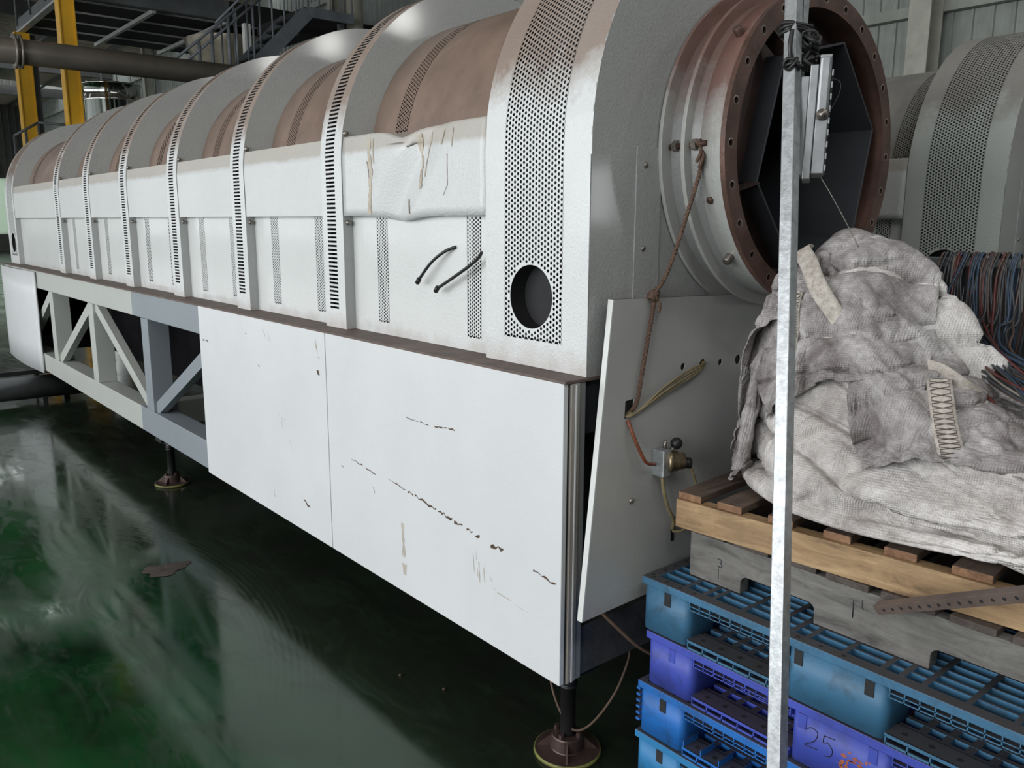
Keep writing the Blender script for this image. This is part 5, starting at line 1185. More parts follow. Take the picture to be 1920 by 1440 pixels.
-1,1,2,0,-2,-6,-3,-2,2,7,0,-1,-1,-3,-3,-6,-3,9,0,-1,-2,-3,-2,0,-2,-2,-1,-1,0,-1,0,-1,0,-1,0,0,0,0,-1,0,0,2,1,-1,0,-3,1,-2,-15,2,0,1,0,0,2,1,-1,2,2,-1,
0,-1,0,1,0,-1,2,0,4,-4,-2,0,1,0,2,3,2,2,2,-1,0,0,0,1,1,0,1,-4,5,0,-7,9,1,-1,0,2,0,-1,-2,-1,-2,-3,-6,1,5,7,3,1,1,-3,-2,0,1,3,0,0,-2,-2,-3,-2,
-4,-3,-1,2,7,0,-2,-1,-1,-2,-3,-1,0,-2,0,0,-1,-1,-1,0,-1,0,-1,0,0,-1,0,-1,0,0,-1,0,-1,1,0,0,-14,0,1,0,1,1,1,0,1,0,-2,2,0,1,1,0,1,1,-1,1,-3,1,2,0,
3,-1,-2,2,3,3,0,0,-1,0,1,3,-1,-5,9,-7,0,7,-5,-3,9,-4,1,3,-3,5,2,-1,1,0,-4,-2,-3,-4,0,1,4,7,2,1,-2,-3,-3,-4,-3,-3,-1,-1,1,3,3,3,-1,-1,0,-1,-2,-3,-2,0,
-1,0,-1,-2,0,0,0,-1,0,0,0,-1,0,0,-1,0,-2,-1,1,-2,0,0,-1,1,-14,1,0,1,0,1,-1,0,0,0,1,0,3,0,0,1,1,1,1,1,0,0,1,0,-2,4,-1,0,2,2,0,-1,-1,2,1,-1,
5,-3,-1,5,-8,0,10,-8,-4,12,-1,-5,7,-5,-2,6,2,0,1,-9,1,2,1,-1,-3,-6,-2,-2,0,0,1,1,1,2,2,3,2,1,0,-1,-2,0,-1,-2,-1,-3,-1,-2,-1,0,-1,0,-1,0,-1,0,-1,-1,1,-1,
-1,1,0,0,0,-2,-2,1,1,-3,1,-1,-14,1,1,0,0,0,0,0,1,0,0,0,1,2,0,1,1,1,0,1,0,0,-1,3,0,1,1,1,-1,1,3,-3,-1,5,-1,-4,8,1,-8,7,4,-6,-2,7,-5,-7,11,1,
-8,3,7,-4,-3,7,1,0,-5,-3,-2,0,-1,2,1,0,0,1,1,1,1,0,1,-1,-2,-1,0,-1,0,-1,-2,0,-2,-2,-3,-1,0,-1,-1,0,-1,-2,0,0,0,-1,-1,1,-2,-2,1,0,-1,2,0,1,-4,1,0,0,
-14,1,1,-1,1,0,1,0,-1,1,1,-1,1,1,1,-1,2,2,0,0,2,1,0,-1,3,-2,2,2,0,0,2,0,-5,4,4,-2,-4,7,0,-8,8,1,-6,4,4,-3,-8,9,3,0,-9,2,9,-5,4,0,2,0,0,0,
-1,0,0,0,0,0,-1,1,-1,-1,0,0,-3,-1,-2,1,-1,-1,-1,-2,-1,-2,-3,-1,-2,0,-1,-2,0,0,-1,-1,1,0,-2,0,2,-4,-1,0,1,-2,1,0,2,-1,0,1,-14,0,1,1,0,0,0,1,0,0,0,1,
-2,2,1,1,-2,3,2,0,1,1,1,1,1,2,2,0,-1,-3,3,0,1,-2,1,1,-4,6,3,-1,-6,8,0,-7,6,2,-2,-6,3,3,2,-5,-5,7,4,-4,6,0,1,0,1,-1,0,0,-1,-3,0,1,-2,0,0,-1,
1,-2,0,-2,0,-2,0,-1,-1,-3,-4,-1,-1,0,-1,1,-1,-2,-1,0,-1,0,0,-4,1,4,-5,0,1,0,-1,1,0,2,-2,1,-14,1,0,0,1,0,1,0,1,-1,2,0,0,-2,0,2,0,0,2,1,-1,2,1,3,
0,-1,0,3,2,0,0,3,1,-9,8,3,-3,-5,6,-2,-1,3,5,-2,-6,7,3,-3,-2,0,2,0,-4,-6,3,4,0,4,-1,-1,0,-1,1,1,0,0,0,1,1,-4,-1,0,2,-2,-1,-1,-1,0,-1,0,-3,-3,-3,-1,
0,-1,0,-3,0,1,-3,0,0,0,0,-2,-1,0,4,-4,0,2,-2,-1,2,-1,2,-1,-14,1,0,0,0,1,0,1,0,-1,-1,1,0,-1,0,0,2,-1,3,2,0,-3,2,0,3,1,3,3,2,2,-1,0,1,0,-6,7,
4,-7,-2,8,-1,0,1,1,-2,-4,4,3,-1,-4,4,0,0,-4,-6,8,0,1,0,-1,-1,1,-2,2,1,-2,0,-4,3,1,-2,-1,0,5,-2,-1,0,0,-3,-3,0,-4,0,-3,-2,-1,0,-1,-1,0,0,-2,1,0,-1,0,
-1,1,-1,-1,-1,1,2,-2,-2,2,0,1,-15,1,3,0,-2,0,1,1,0,0,-1,3,0,-1,1,0,0,1,-2,1,1,0,1,0,1,6,-1,5,2,2,-2,0,2,-1,0,-5,7,5,-4,-1,2,0,0,2,-1,0,-1,0,
0,-1,0,2,-1,1,-2,1,-3,-1,3,2,-4,0,1,-3,1,5,-2,0,-1,5,-4,-1,1,-1,-1,-1,-1,-1,-5,2,-3,-4,-2,-2,2,-4,0,0,-1,-1,2,-1,-5,2,1,2,-2,-1,2,1,-2,-2,2,1,-2,-1,2,-1,
-15,0,2,2,0,-2,0,3,1,0,1,-1,4,3,0,0,3,0,1,-1,0,2,0,0,-1,-1,1,3,6,-5,-6,3,7,7,-4,1,-1,2,3,-4,0,-2,-1,0,0,0,-1,1,1,0,-2,2,-1,1,-1,2,-1,-3,1,2,
5,-4,0,0,-1,1,0,-3,-1,0,4,-5,-4,-2,2,-5,-4,1,-1,-5,3,-1,-3,1,-2,3,-1,1,-2,-1,0,2,1,-6,1,1,-1,-2,0,3,-1,-2,0,1,0,1,-2,1,-11,1,0,1,2,1,0,-2,1,2,-2,-1,
-3,4,2,-1,-2,1,1,0,0,2,3,2,2,-2,6,2,2,4,-4,0,-3,0,3,-2,-4,3,0,0,0,0,0,0,1,-1,0,1,2,0,-2,0,3,-2,1,-3,2,0,-3,0,-1,4,-1,0,0,-2,2,0,-1,-4,0,3,
-3,0,0,7,-1,-2,4,-5,-1,-2,-2,-1,-6,-5,1,-1,-4,0,-1,-2,1,3,-1,1,1,1,-2,-1,1,0,-1,0,3,-2,1,-1,-9,3,-3,-1,1,2,0,-1,0,-2,3,0,2,0,-1,1,0,-2,2,0,2,0,0,3,
3,3,-3,1,2,1,4,-2,-3,-2,2,-1,0,-4,2,2,-1,1,2,1,3,-3,-2,0,0,3,0,2,1,-1,2,1,3,-4,5,-4,1,-4,-1,-1,-1,1,-2,1,-3,1,-3,2,2,-1,-3,0,2,-4,0,1,-4,0,-6,1,
-2,1,-5,1,3,-1,-1,-1,-1,-1,0,1,0,-1,0,0,-1,-2,1,3,0,3,-1,4,-520,70,37,30,27,23,22,20,18,18,16,12,10,10,9,8,7,7,6,5,5,4,4,2,3,1,1,0,0,-1,-1,-3,-2,-4,-4,-5,
-5,-6,-7,-7,-8,-9,-10,-10,-12,-16,-18,-18,-20,-22,-23,-27,-30,-37,-70,-70,-37,-30,-27,-23,-22,-20,-18,-18,-16,-14,-14,-13,-12,-11,-10,-9,-8,-7,-7,-5,-5,-4,-3,-2,-1,-1,1,1,2,3,4,5,5,7,7,8,9,10,11,12,
13,14,14,16,18,18,20,22,23,27,30,37,1,5,2,-2,-1,3,-2,-1,3,1,0,-3,0,-2,1,-3,3,1,-1,4,-1,4,1,-4,2,0,-8,1,10,-5,5,1,-7,4,-1,-2,-9,-2,-2,-2,-2,-2,0,-1,2,0,0,1,
9,0,-1,10,1,0,-7,-14,-2,3,4,-1,1,0,0,0,-1,-2,-1,5,-3,0,0,-2,2,-2,3,-3,-1,3,-4,0,9,-11,13,-10,6,-2,2,-8,1,1,1,0,-1,1,1,2,1,1,2,0,-3,1,0,-3,1,-3,1,2,
-3,3,1,3,2,-3,3,0,-3,1,-2,1,0,0,-1,3,-1,0,3,-2,3,-2,2,2,-11,6,4,1,-8,8,-12,11,0,-11,-4,0,14,0,1,-1,-1,0,-3,-1,-6,2,7,0,-7,2,12,-7,-3,0,-4,-1,3,-5,-3,4,
0,-1,-1,0,1,1,1,-5,2,-4,0,0,0,0,-1,3,0,-1,-2,10,-10,4,-2,1,-2,0,0,3,0,-2,0,0,0,0,1,0,2,0,0,0,3,-1,-3,2,-1,3,1,-2,-2,2,1,2,1,3,-1,-9,-1,-1,0,0,
-1,1,-2,1,-1,1,0,0,0,1,-5,5,15,-12,6,6,1,-3,3,-18,14,1,0,0,-7,-2,-2,1,6,0,1,1,3,-2,-5,3,0,3,-5,-2,1,-1,-1,0,-5,2,0,-4,3,0,0,-1,-1,1,0,-2,-1,6,-1,1,
-5,-2,0,2,1,-2,4,-5,-2,5,-3,4,-5,3,-1,1,-1,0,-1,1,3,3,1,1,0,2,-3,0,0,-3,1,0,-2,1,1,2,0,0,0,1,0,0,1,9,-16,-1,0,0,2,-1,2,0,2,-1,-2,0,-3,1,3,7,
0,5,1,-4,-1,-9,2,5,-11,6,12,-3,-2,1,1,1,-3,0,1,-1,0,-1,4,-1,-1,-3,-5,6,0,-3,0,0,0,-2,1,1,-3,0,-1,0,0,-2,0,0,0,-4,0,0,1,7,0,-3,-5,0,3,-4,1,2,-3,4,
-1,0,-3,2,0,2,3,5,3,0,0,-1,-1,-2,2,0,-2,4,-10,0,2,1,0,1,0,0,2,-1,-1,-2,-3,-2,17,-19,1,3,0,2,0,0,-1,1,0,-2,0,-3,3,-1,-1,10,-2,-5,0,15,-1,0,1,0,-8,2,
1,1,1,-2,-3,-1,0,1,2,1,-6,-2,0,0,3,-3,3,0,-1,0,0,0,-3,4,1,2,-1,0,-1,1,0,2,1,0,-1,-1,-2,-6,-4,-2,3,-1,-1,-1,0,1,-1,0,1,0,2,3,5,3,3,0,-3,0,0,1,
-4,1,1,-3,1,-6,9,-1,-1,-4,-1,2,0,0,0,-1,-2,-4,-1,1,0,18,-19,0,2,0,0,0,1,1,-4,0,0,1,4,-6,5,-5,-2,1,2,-2,9,-1,-1,-4,-2,1,1,1,1,2,2,3,1,0,0,2,1,0,
1,-1,-3,0,-4,2,-1,0,1,0,1,-6,0,8,1,2,0,0,1,0,0,0,-2,0,1,1,-1,-2,-2,-1,-4,1,4,-1,-7,1,1,2,6,0,3,1,-1,-2,0,-1,-6,1,3,-1,-2,4,-3,3,1,0,-1,1,-1,-3,
0,0,-4,0,-3,0,0,1,-1,2,6,3,-4,0,1,0,1,-6,6,3,-3,3,-6,-6,3,-5,-1,0,0,0,1,-1,1,0,0,-1,0,0,0,1,2,-1,2,3,3,1,2,1,0,2,0,-3,-1,-1,0,1,-1,1,0,2,
-2,3,1,0,0,0,0,1,-1,-1,2,-1,1,-3,-1,5,0,2,-1,0,1,-1,1,-1,-3,4,-1,-3,1,1,-2,1,1,-7,3,-2,1,-1,1,-1,0,0,2,1,1,-2,-1,0,1,-1,-5,-3,1,0,0,0,2,0,12,-6,
4,-3,0,0,-2,8,-1,-7,4,-1,-11,5,1,-8,1,4,1,7,-12,2,-3,0,0,1,-1,0,0,0,1,0,0,0,5,-2,0,-1,2,3,4,-2,1,-1,2,0,0,-1,0,2,0,-11,8,6,1,-2,2,0,-1,1,0,1,
-1,1,-1,-8,11,-3,0,0,2,1,-1,-7,7,-3,3,-1,-1,-1,1,-3,-2,5,-2,-1,-1,0,1,-1,-2,3,-1,1,1,1,-1,-1,2,-4,-5,0,-1,1,2,2,0,1,3,1,0,4,0,0,1,-9,2,8,1,-11,11,-9,
-3,-3,4,2,-1,5,-9,-3,1,2,2,6,-3,-3,-2,-2,-2,5,6,-4,-8,5,-1,6,2,-1,-2,1,2,1,-2,0,0,0,0,-2,3,-2,-8,4,11,1,-1,-2,1,0,-1,0,1,1,-1,4,-2,-4,6,0,-8,8,-5,3,
2,-2,1,-1,0,1,-1,0,0,-1,-5,-3,1,1,-5,1,6,0,1,1,1,1,-8,3,3,-5,-5,1,1,3,1,0,1,-1,2,1,-2,1,-3,0,1,9,-1,-3,-2,4,-12,6,-3,13,-1,2,0,-13,-1,2,6,1,-4,-1,
3,0,-3,4,-1,3,-9,3,-4,-3,9,-3,0,0,-2,0,-2,4,2,-1,0,1,0,0,-2,2,-1,-11,-1,13,1,1,1,2,1,-1,-1,1,-1,3,-6,8,-4,3,1,-12,12,0,-7,7,-12,11,-15,4,-1,4,-3,4,7,-8,
-3,-2,5,-4,1,-2,2,0,2,1,2,0,1,-4,0,-2,4,1,1,0,1,0,-1,2,0,-1,3,0,0,-3,-2,-5,-4,0,7,9,-15,12,5,-13,12,-14,12,1,-6,3,2,-7,3,-2,6,-4,4,-7,0,-1,0,5,-4,1,
0,-1,-1,-1,1,-2,5,1,0,-1,1,-1,-1,-1,3,-1,-7,-2,-1,2,2,-2,3,6,-2,6,0,2,1,0,-1,-1,3,-1,-3,4,-3,-4,7,-12,2,-5,6,-2,1,-5,4,10,-13,2,-3,5,-4,4,-2,0,-2,1,8,-7,
-3,-1,9,1,-3,1,-1,0,-1,-1,0,1,-1,0,2,1,-3,-5,-5,0,3,2,9,-10,12,0,-14,11,1,5,-2,-5,3,-2,-2,4,-4,0,2,1,-3,-2,-1,-1,1,0,0,1,-1,-1,-1,1,-1,-2,4,3,0,0,-1,0,
0,0,-3,8,3,-11,-3,-2,0,1,-1,-1,15,-10,2,11,1,-4,3,-5,0,3,2,-6,6,-5,1,4,-5,-8,1,-1,4,1,-7,3,3,-7,3,0,3,-3,0,-1,1,-1,0,6,-1,-4,1,4,3,-1,1,0,-1,1,-1,0,
2,0,-3,-4,-4,-1,1,10,-2,3,-3,6,2,-14,2,12,-12,1,4,5,-5,1,0,-1,-1,1,-1,-3,2,0,0,0,0,0,0,0,-1,-2,1,-1,0,0,-1,2,2,0,0,0,1,3,1,-4,-6,12,0,-1,-6,0,7,2,
-14,-2,17,-12,5,-3,8,-4,5,1,-13,13,1,-1,-8,0,7,-10,-4,4,-4,2,3,-6,11,-8,1,-1,0,0,0,0,0,-1,2,0,-2,-5,9,1,1,0,0,-1,0,-1,1,-2,-1,-3,-4,-2,0,3,5,-2,10,2,-2,1,
-8,-6,15,-15,1,3,2,1,5,-3,0,-1,-1,3,-3,0,-1,1,0,-1,0,-1,1,-1,0,-2,-1,2,0,0,-2,1,1,1,1,0,-1,-3,7,-2,0,2,0,-4,8,1,-7,-7,1,8,-12,1,-3,10,-8,13,-10,3,11,-13,
3,1,9,1,-5,3,-10,0,5,-9,1,1,-2,12,-9,0,1,-1,1,0,0,1,0,-1,-4,6,0,1,-1,1,-2,-1,-2,-2,-2,2,0,-4,0,4,3,1,-1,-2,-3,2,6,-1,-6,15,-7,-2,-5,3,-2,1,1,4,0,-2,
1,1,-2,-1,-2,2,1,-1,0,-1,1,0,-3,1,0,-1,0,1,0,0,0,0,-1,2,0,1,-8,4,1,-7,6,6,-4,-4,0,-1,15,3,1,-3,-6,-14,1,-1,12,-11,-1,14,-9,3,2,-2,12,-2,-2,-8,2,-3,-3,-1,
0,1,5,-2,0,3,-2,0,0,2,1,-2,-6,8,-3,1,2,-5,-1,-2,0,0,1,1,-1,4,5,1,2,1,0,-1,-3,-4,-8,0,16,-8,-6,-4,0,1,2,-1,1,-1,11,-1,1,-2,0,0,-1,0,0,1,-1,0,0,-1,
-2,1,-1,0,1,1,-1,-1,2,-1,0,-1,0,-1,1,-2,0,-2,1,-2,1,3,-3,1,-3,2,1,3,5,7,-13,5,-3,9,-1,-9,8,-6,-2,3,-1,2,8,-10,-6,14,1,-1,-10,-3,0,3,0,-1,2,1,2,0,-3,1,
-4,3,1,0,-1,3,0,1,0,-4,-3,-1,4,-5,0,1,1,2,3,-7,-1,-2,9,1,-11,2,4,4,-9,-1,-2,2,1,2,-4,13,-1,-1,0,2,-2,0,1,-1,-1,1,-1,-1,-1,0,1,0,0,0,2,-2,-3,3,3,1,
-1,-1,-2,-4,0,-2,-1,5,0,-3,0,0,-4,-1,2,0,0,11,-1,-11,1,8,3,3,-8,8,-8,4,-1,7,-12,16,-14,-5,2,0,10,-2,4,-7,-1,2,1,2,-2,-2,-1,-1,0,-2,1,-3,-1,0,2,1,0,5,2,-2,
-4,0,-2,-1,0,-1,1,12,0,-1,-15,-1,3,0,1,-1,8,-5,-7,-2,0,0,2,1,9,1,0,-1,1,-2,1,1,-1,0,0,-3,0,0,0,0,1,0,1,1,-3,-1,-1,1,3,1,0,0,-1,-4,-3,1,2,6,-1,-1,
-5,-3,-1,4,1,-3,15,-13,-1,-1,-2,1,6,-3,3,-3,-2,0,11,-12,14,-10,1,-4,2,9,-8,9,0,0,0,-6,0,-2,0,0,-3,1,-3,0,1,0,0,-1,0,0,-1,2,0,8,2,1,-1,-1,-2,-6,1,1,7,-13,
-2,0,-1,2,6,-6,7,3,-1,-6,-4,-1,4,6,-1,1,0,0,0,0,0,0,-1,-1,1,-1,-1,1,0,0,1,1,-1,-3,-1,-1,0,2,3,2,0,1,-4,-6,-1,1,6,8,1,-2,-7,-5,-3,1,-1,13,-13,5,6,-6,
-3,-1,1,-3,0,1,0,1,-2,6,-2,6,0,-5,6,-1,0,-2,-1,2,-2,0,0,2,-2,-1,-2,1,0,2,-2,4,-5,0,0,-2,2,0,0,2,2,-4,-3,-1,0,0,0,16,-7,-1,7,-3,-11,16,1,-5,-4,0,-3,-8,
1,8,3,-1,0,0,0,0,0,-1,-1,-1,1,-1,1,-1,0,2,0,0,1,-1,-3,-1,0,-1,0,0,3,2,2,0,-4,-6,2,-3,2,3,7,5,-1,-16,-1,1,10,-10,3,5,2,-5,3,-1,-2,-3,0,-1,-1,5,-2,1,
-1,6,-1,-3,0,0,0,1,0,2,1,-2,-1,0,-4,0,1,0,3,-4,7,-4,-3,-1,4,0,2,-3,0,5,0,-1,3,-3,0,-4,9,3,-10,6,5,-5,-10,-1,0,2,5,-4,-8,1,10,0,0,-1,0,1,0,0,-2,0,
-1,1,-1,1,0,0,1,1,0,0,0,-3,-3,0,1,0,-1,0,0,2,2,1,-9,3,-1,1,-3,-2,4,14,-3,-12,-2,7,-7,1,0,5,-6,0,0,2,0,5,8,1,1,-7,5,-9,0,0,-1,0,1,1,3,-1,-2,2,
1,-5,7,-7,1,1,1,3,-3,5,0,-1,-5,2,-1,0,-3,1,3,4,-2,5,2,0,0,-5,-7,-5,1,1,13,-1,-3,-3,-8,10,1,-12,5,5,-1,0,0,-1,1,-1,-1,-1,1,-1,1,-1,1,-1,1,0,2,0,0,-1,
-1,-3,-1,1,0,0,1,-1,0,-2,2,-4,-1,-1,3,-2,0,-1,5,14,-12,-7,1,1,-1,1,0,1,5,3,-1,2,-6,-3,3,7,-9,3,-1,-1,2,2,1,1,-3,-1,3,0,1,-3,3,-4,0,0,-1,1,3,-2,2,1,
-1,-1,-1,0,0,-2,-2,-2,0,1,1,4,3,5,3,2,0,-2,-9,-5,-2,-1,5,-2,4,-3,-4,6,2,0,-1,1,-1,0,-2,2,-2,1,0,0,0,0,0,1,1,0,-1,1,-1,0,-2,-1,0,0,-1,0,0,3,3,0,
-4,-6,-2,1,0,0,0,1,15,-14,-2,-1,1,4,0,1,-3,-2,1,0,0,4,0,-2,1,1,-1,5,0,1,-2,-2,0,3,1,1,0,-1,0,-2,-1,0,1,-1,0,0,1,2,1,-1,-2,-1,0,-3,0,0,2,1,0,-4,
0,2,15,-4,-3,-1,-7,-1,3,0,1,0,2,-1,-8,4,5,0,1,0,0,-2,0,-1,1,-1,0,1,-1,1,-1,2,-1,0,4,0,0,-1,0,1,0,0,1,-1,-1,6,1,0,1,0,-6,-5,-4,-4,1,0,0,15,-7,-6,
3,-3,-1,-1,1,2,1,4,1,-3,-5,0,3,-1,7,-1,1,-4,0,0,3,1,-1,1,0,1,-4,0,0,2,1,-2,1,-1,-2,-1,2,-1,-1,-1,0,1,-1,1,-2,-1,1,4,-5,0,7,-7,2,4,3,-2,-5,3,0,0,
1,-1,-1,-3,3,3,-1,1,1,-2,-1,0,0,0,0,-1,2,-1,1,0,-1,4,-3,0,2,1,1,2,1,0,-1,0,1,-8,-3,3,0,10,0,2,-2,-4,-7,-6,0,1,0,4,-3,-1,3,2,3,2,-1,-5,-2,-1,1,3,
0,6,-1,-1,-4,3,1,1,0,0,-1,-1,0,4,-9,8,1,-6,-1,2,-4,-1,0,0,0,0,0,0,-1,0,0,0,-1,0,1,0,12,-6,1,-4,7,-10,4,-2,5,-3,1,-2,2,0,-1,-5,3,2,0,0,1,-1,-1,1,
-1,1,0,0,0,0,-1,3,-1,-2,1,1,-1,2,1,6,-1,0,0,0,-1,0,-1,-9,1,10,5,-2,1,-1,-2,-5,-9,2,3,1,-1,0,2,2,-4,-2,-2,-1,0,2,2,1,6,0,-5,-1,4,0,0,0,0,-3,2,0,
-3,-1,0,7,1,3,-12,-2,1,-1,0,-1,-2,1,2,0,-1,0,0,0,1,0,0,2,2,12,-14,1,1,7,-7,-1,4,-2,-1,0,0,1,0,-2,-1,1,1,-1,0,0,1,-1,1,0,0,1,-1,-1,1,0,2,-2,0,-1,
1,-2,13,-7,1,1,1,0,0,0,-1,1,-7,-1,12,1,-1,-1,0,0,-2,-15,3,3,3,1,-2,-5,-1,-1,0,1,3,2,1,4,-2,1,-2,3,0,0,-2,1,-2,1,-1,0,-2,-2,10,-3,-6,3,10,-11,-6,0,-1,1,
-1,-2,1,1,0,1,2,2,1,1,1,1,-3,7,-11,13,-14,6,-3,1,1,0,0,-1,1,-1,1,-1,-4,3,1,-1,0,0,-1,1,0,0,2,2,-1,-1,-2,0,0,2,0,0,-1,0,-4,3,0,1,-1,6,1,-2,2,1,
1,-16,3,14,2,0,-2,-1,-2,5,-8,-7,-2,-2,1,2,1,-1,1,3,2,2,4,-5,3,-1,1,0,-2,0,1,-1,0,1,0,1,7,0,-2,-6,4,-6,4,10,-6,-1,-1,-6,-2,0,-1,2,5,2,2,1,2,0,0,-1,
1,-3,3,-1,1,-10,-1,0,2,-1,-1,0,1,0,0,0,-2,0,0,0,1,-2,0,-1,2,1,1,-1,1,1,-2,-1,1,1,-1,1,0,0,-8,3,0,0,3,-2,5,1,7,-1,0,-8,-8,0,12,7,-1,-2,0,-11,-1,4,
-1,0,4,3,2,1,-9,3,-1,3,-3,1,-2,1,5,-1,-4,0,1,0,-1,0,0,0,-1,8,-2,1,-1,2,-8,1,11,-1,0,0,0,0,-1,0,-2,0,-1,0,0,1,1,1,-1,-11,6,-10,-2,6,-3,5,-1,1,-2,1,
-1,1,0,1,-2,-1,0,-1,-1,0,0,1,-1,0,0,1,0,0,6,-4,0,-1,3,2,1,-1,-5,-6,5,8,0,-4,-3,3,3,4,0,0,-14,-1,-1,12,7,1,0,-6,-5,0,-2,-1,-4,-1,0,7,12,-2,-3,-5,4,2,
-3,-3,1,1,2,-3,-1,-1,1,0,-2,-1,-1,-1,4,3,-5,3,5,0,0,2,0,1,-2,0,0,-3,0,1,0,0,0,1,0,-3,-6,-6,-1,-1,0,4,1,4,-1,-1,0,-1,1,-1,0,2,-2,-1,-1,1,-2,0,0,0,
0,0,0,0,2,5,-3,0,-2,2,-2,0,1,3,1,-5,-6,-1,5,8,2,-1,-2,-2,7,1,-4,-13,3,-1,13,6,-1,-1,-4,6,-1,-4,-5,-4,-3,-2,8,5,0,1,-1,1,1,-1,-4,-4,3,1,0,-2,0,-3,0,2,
-2,1,1,4,-3,-2,0,-1,0,1,1,4,2,2,-2,1,0,-1,1,0,1,-1,-6,-4,-4,-2,1,1,0,2,1,5,-3,0,-1,0,0,1,-1,1,-1,-1,0,-2,1,-1,0,-1,0,1,3,4,1,-3,-1,0,0,-1,2,3,
-3,0,-1,1,-1,-9,1,-1,5,9,-8,6,-1,-1,10,-12,-6,0,-1,10,11,-1,-5,-1,6,1,-2,-3,-3,-3,-1,1,7,-2,0,0,0,0,1,0,-2,-2,-3,0,-1,-1,1,-1,-2,0,1,1,3,-6,0,3,2,3,2,-1,
2,-3,1,0,1,0,-1,0,-6,-1,-4,-3,-1,4,3,-7,5,0,0,-2,5,0,-1,-1,0,0,0,1,0,-2,-1,-1,0,0,0,0,1,1,-1,0,4,0,0,0,0,-1,1,2,0,-3,1,2,0,-2,-8,-1,0,-1,7,-4,
2,8,-7,7,-11,-1,-1,0,13,8,-4,1,-2,4,1,0,0,-8,1,-2,-2,6,0,0,0,1,-2,2,-1,-6,0,2,-3,-1,0,-1,-1,1,1,-5,-4,6,-2,-2,1,-2,1,4,3,1,2,1,-2,-2,-1,-6,2,-5,0,1,
2,3,-4,-2,9,-5,1,-1,2,2,-1,-1,0,0,0,1,-2,0,-1,-1,-1,0,1,0,1,2,0,0,1,2,-2,1,0,1,-2,0,3,0,-1,-2,2,1,-1,-5,-6,1,0,4,0,-1,1,14,-5,-14,2,1,1,16,-2,0,
1,-1,2,1,-2,0,-8,0,-1,0,1,2,2,0,2,0,0,-4,-3,-1,-1,2,-2,1,0,1,-3,-3,2,-1,0,-1,-2,0,0,0,0,2,-1,-1,1,0,0,4,-3,-2,1,2,-2,-1,0,4,0,-3,3,-2,2,2,0,-2,
0,0,0,0,0,-1,-2,0,0,-1,1,5,-2,6,-2,-3,-1,2,-1,2,-1,1,2,-7,6,0,-1,-1,-2,3,1,1,-3,-9,-1,1,1,3,1,3,8,-6,-11,1,0,15,2,0,1,-2,1,2,3,0,-13,2,-1,-1,0,-1,
-1,-2,0,2,1,10,-8,-2,-1,1,0,1,-1,-1,-1,-2,8,1,-9,1,-3,1,0,-1,0,3,-2,1,-2,1,-1,0,0,4,-4,-2,2,-2,-2,9,-4,-1,6,-4,0,3,0,-1,-1,1,-2,1,0,0,-2,1,-2,3,-3,6,
-1,1,4,-3,-3,1,0,3,0,4,-4,-1,1,0,1,-2,-2,-2,-1,2,0,0,-5,-2,0,2,3,2,-4,9,-7,-5,0,13,3,-1,-6,8,-2,-7,-1,8,-6,0,5,-5,0,0,-5,0,4,-5,0,-1,9,-2,5,-6,0,2,
-3,-1,0,3,0,-3,9,-14,3,0,-1,-1,1,-2,6,-2,-1,0,1,-1,3,-5,8,-9,0,1,-1,2,-3,2,-1,5,-1,2,1,-1,-1,-1,0,0,1,-1,-1,0,0,0,1,3,0,-3,7,1,-5,1,-1,2,1,-1,1,0,
0,0,-1,1,-1,3,-3,-4,1,1,0,-4,-2,-3,6,1,-3,-2,4,-1,-4,10,7,-10,4,2,-1,3,-5,4,1,-8,-1,5,-1,-3,-3,3,-6,2,0,-1,0,4,0,3,2,-4,-3,-2,-2,3,-3,0,-4,3,-1,0,-1,0,
-2,1,-2,3,1,-1,0,1,0,1,-3,10,-4,-5,0,0,-2,-1,9,4,-6,-3,8,0,-6,-1,1,-2,0,-3,2,-3,3,-2,3,1,1,2,0,2,-1,-2,3,-1,8,-2,1,2,-3,2,2,0,-1,-4,2,7,1,0,0,0,
-2,-1,-3,-16,6,2,2,-5,12,-5,15,1,-7,-14,-1,1,5,2,5,-1,-2,-1,0,-7,2,-4,2,0,-1,0,4,0,-2,1,1,-1,-4,-3,-2,-1,0,-2,-1,10,-8,-1,0,0,0,-2,0,-2,1,4,0,-1,-1,1,1,-1,
-1,0,1,0,-2,-1,1,1,2,3,-3,8,-7,0,4,-6,-1,-2,-1,1,0,4,8,-11,6,6,-5,2,3,-5,3,3,0,2,2,1,-4,4,1,1,1,-2,4,-5,1,6,1,2,0,-1,0,3,1,0,2,-1,-30,-4,31,4,
2,0,0,-1,-3,-18,11,2,0,-3,-4,-12,3,2,0,0,1,3,-1,-2,1,1,-2,0,-3,-5,0,-1,-2,-3,4,-2,7,-3,-4,0,0,-1,-3,0,2,-1,1,1,0,2,-1,-2,2,-1,0,-1,0,0,-2,1,0,1,0,-2,
2,5,-2,-3,-2,0,1,3,6,2,-9,4,9,-11,1,1,3,-2,5,2,1,1,1,1,3,-3,2,2,0,0,-3,0,2,-3,5,2,4,2,0,-1,1,1,-5,-2,-1,-20,-5,14,-11,14,4,-3,4,8,3,-2,-13,-6,-3,17,
0,0,0,-3,0,-4,-3,1,0,0,-2,1,-4,-3,-2,-1,-1,0,-2,1,-1,1,4,-4,-1,1,-3,1,-1,-1,-1,0,2,0,1,1,-1,1,-2,-1,-2,-1,0,-1,1,0,1,0,0,-1,-3,1,5,2,3,2,-3,-2,6,6,
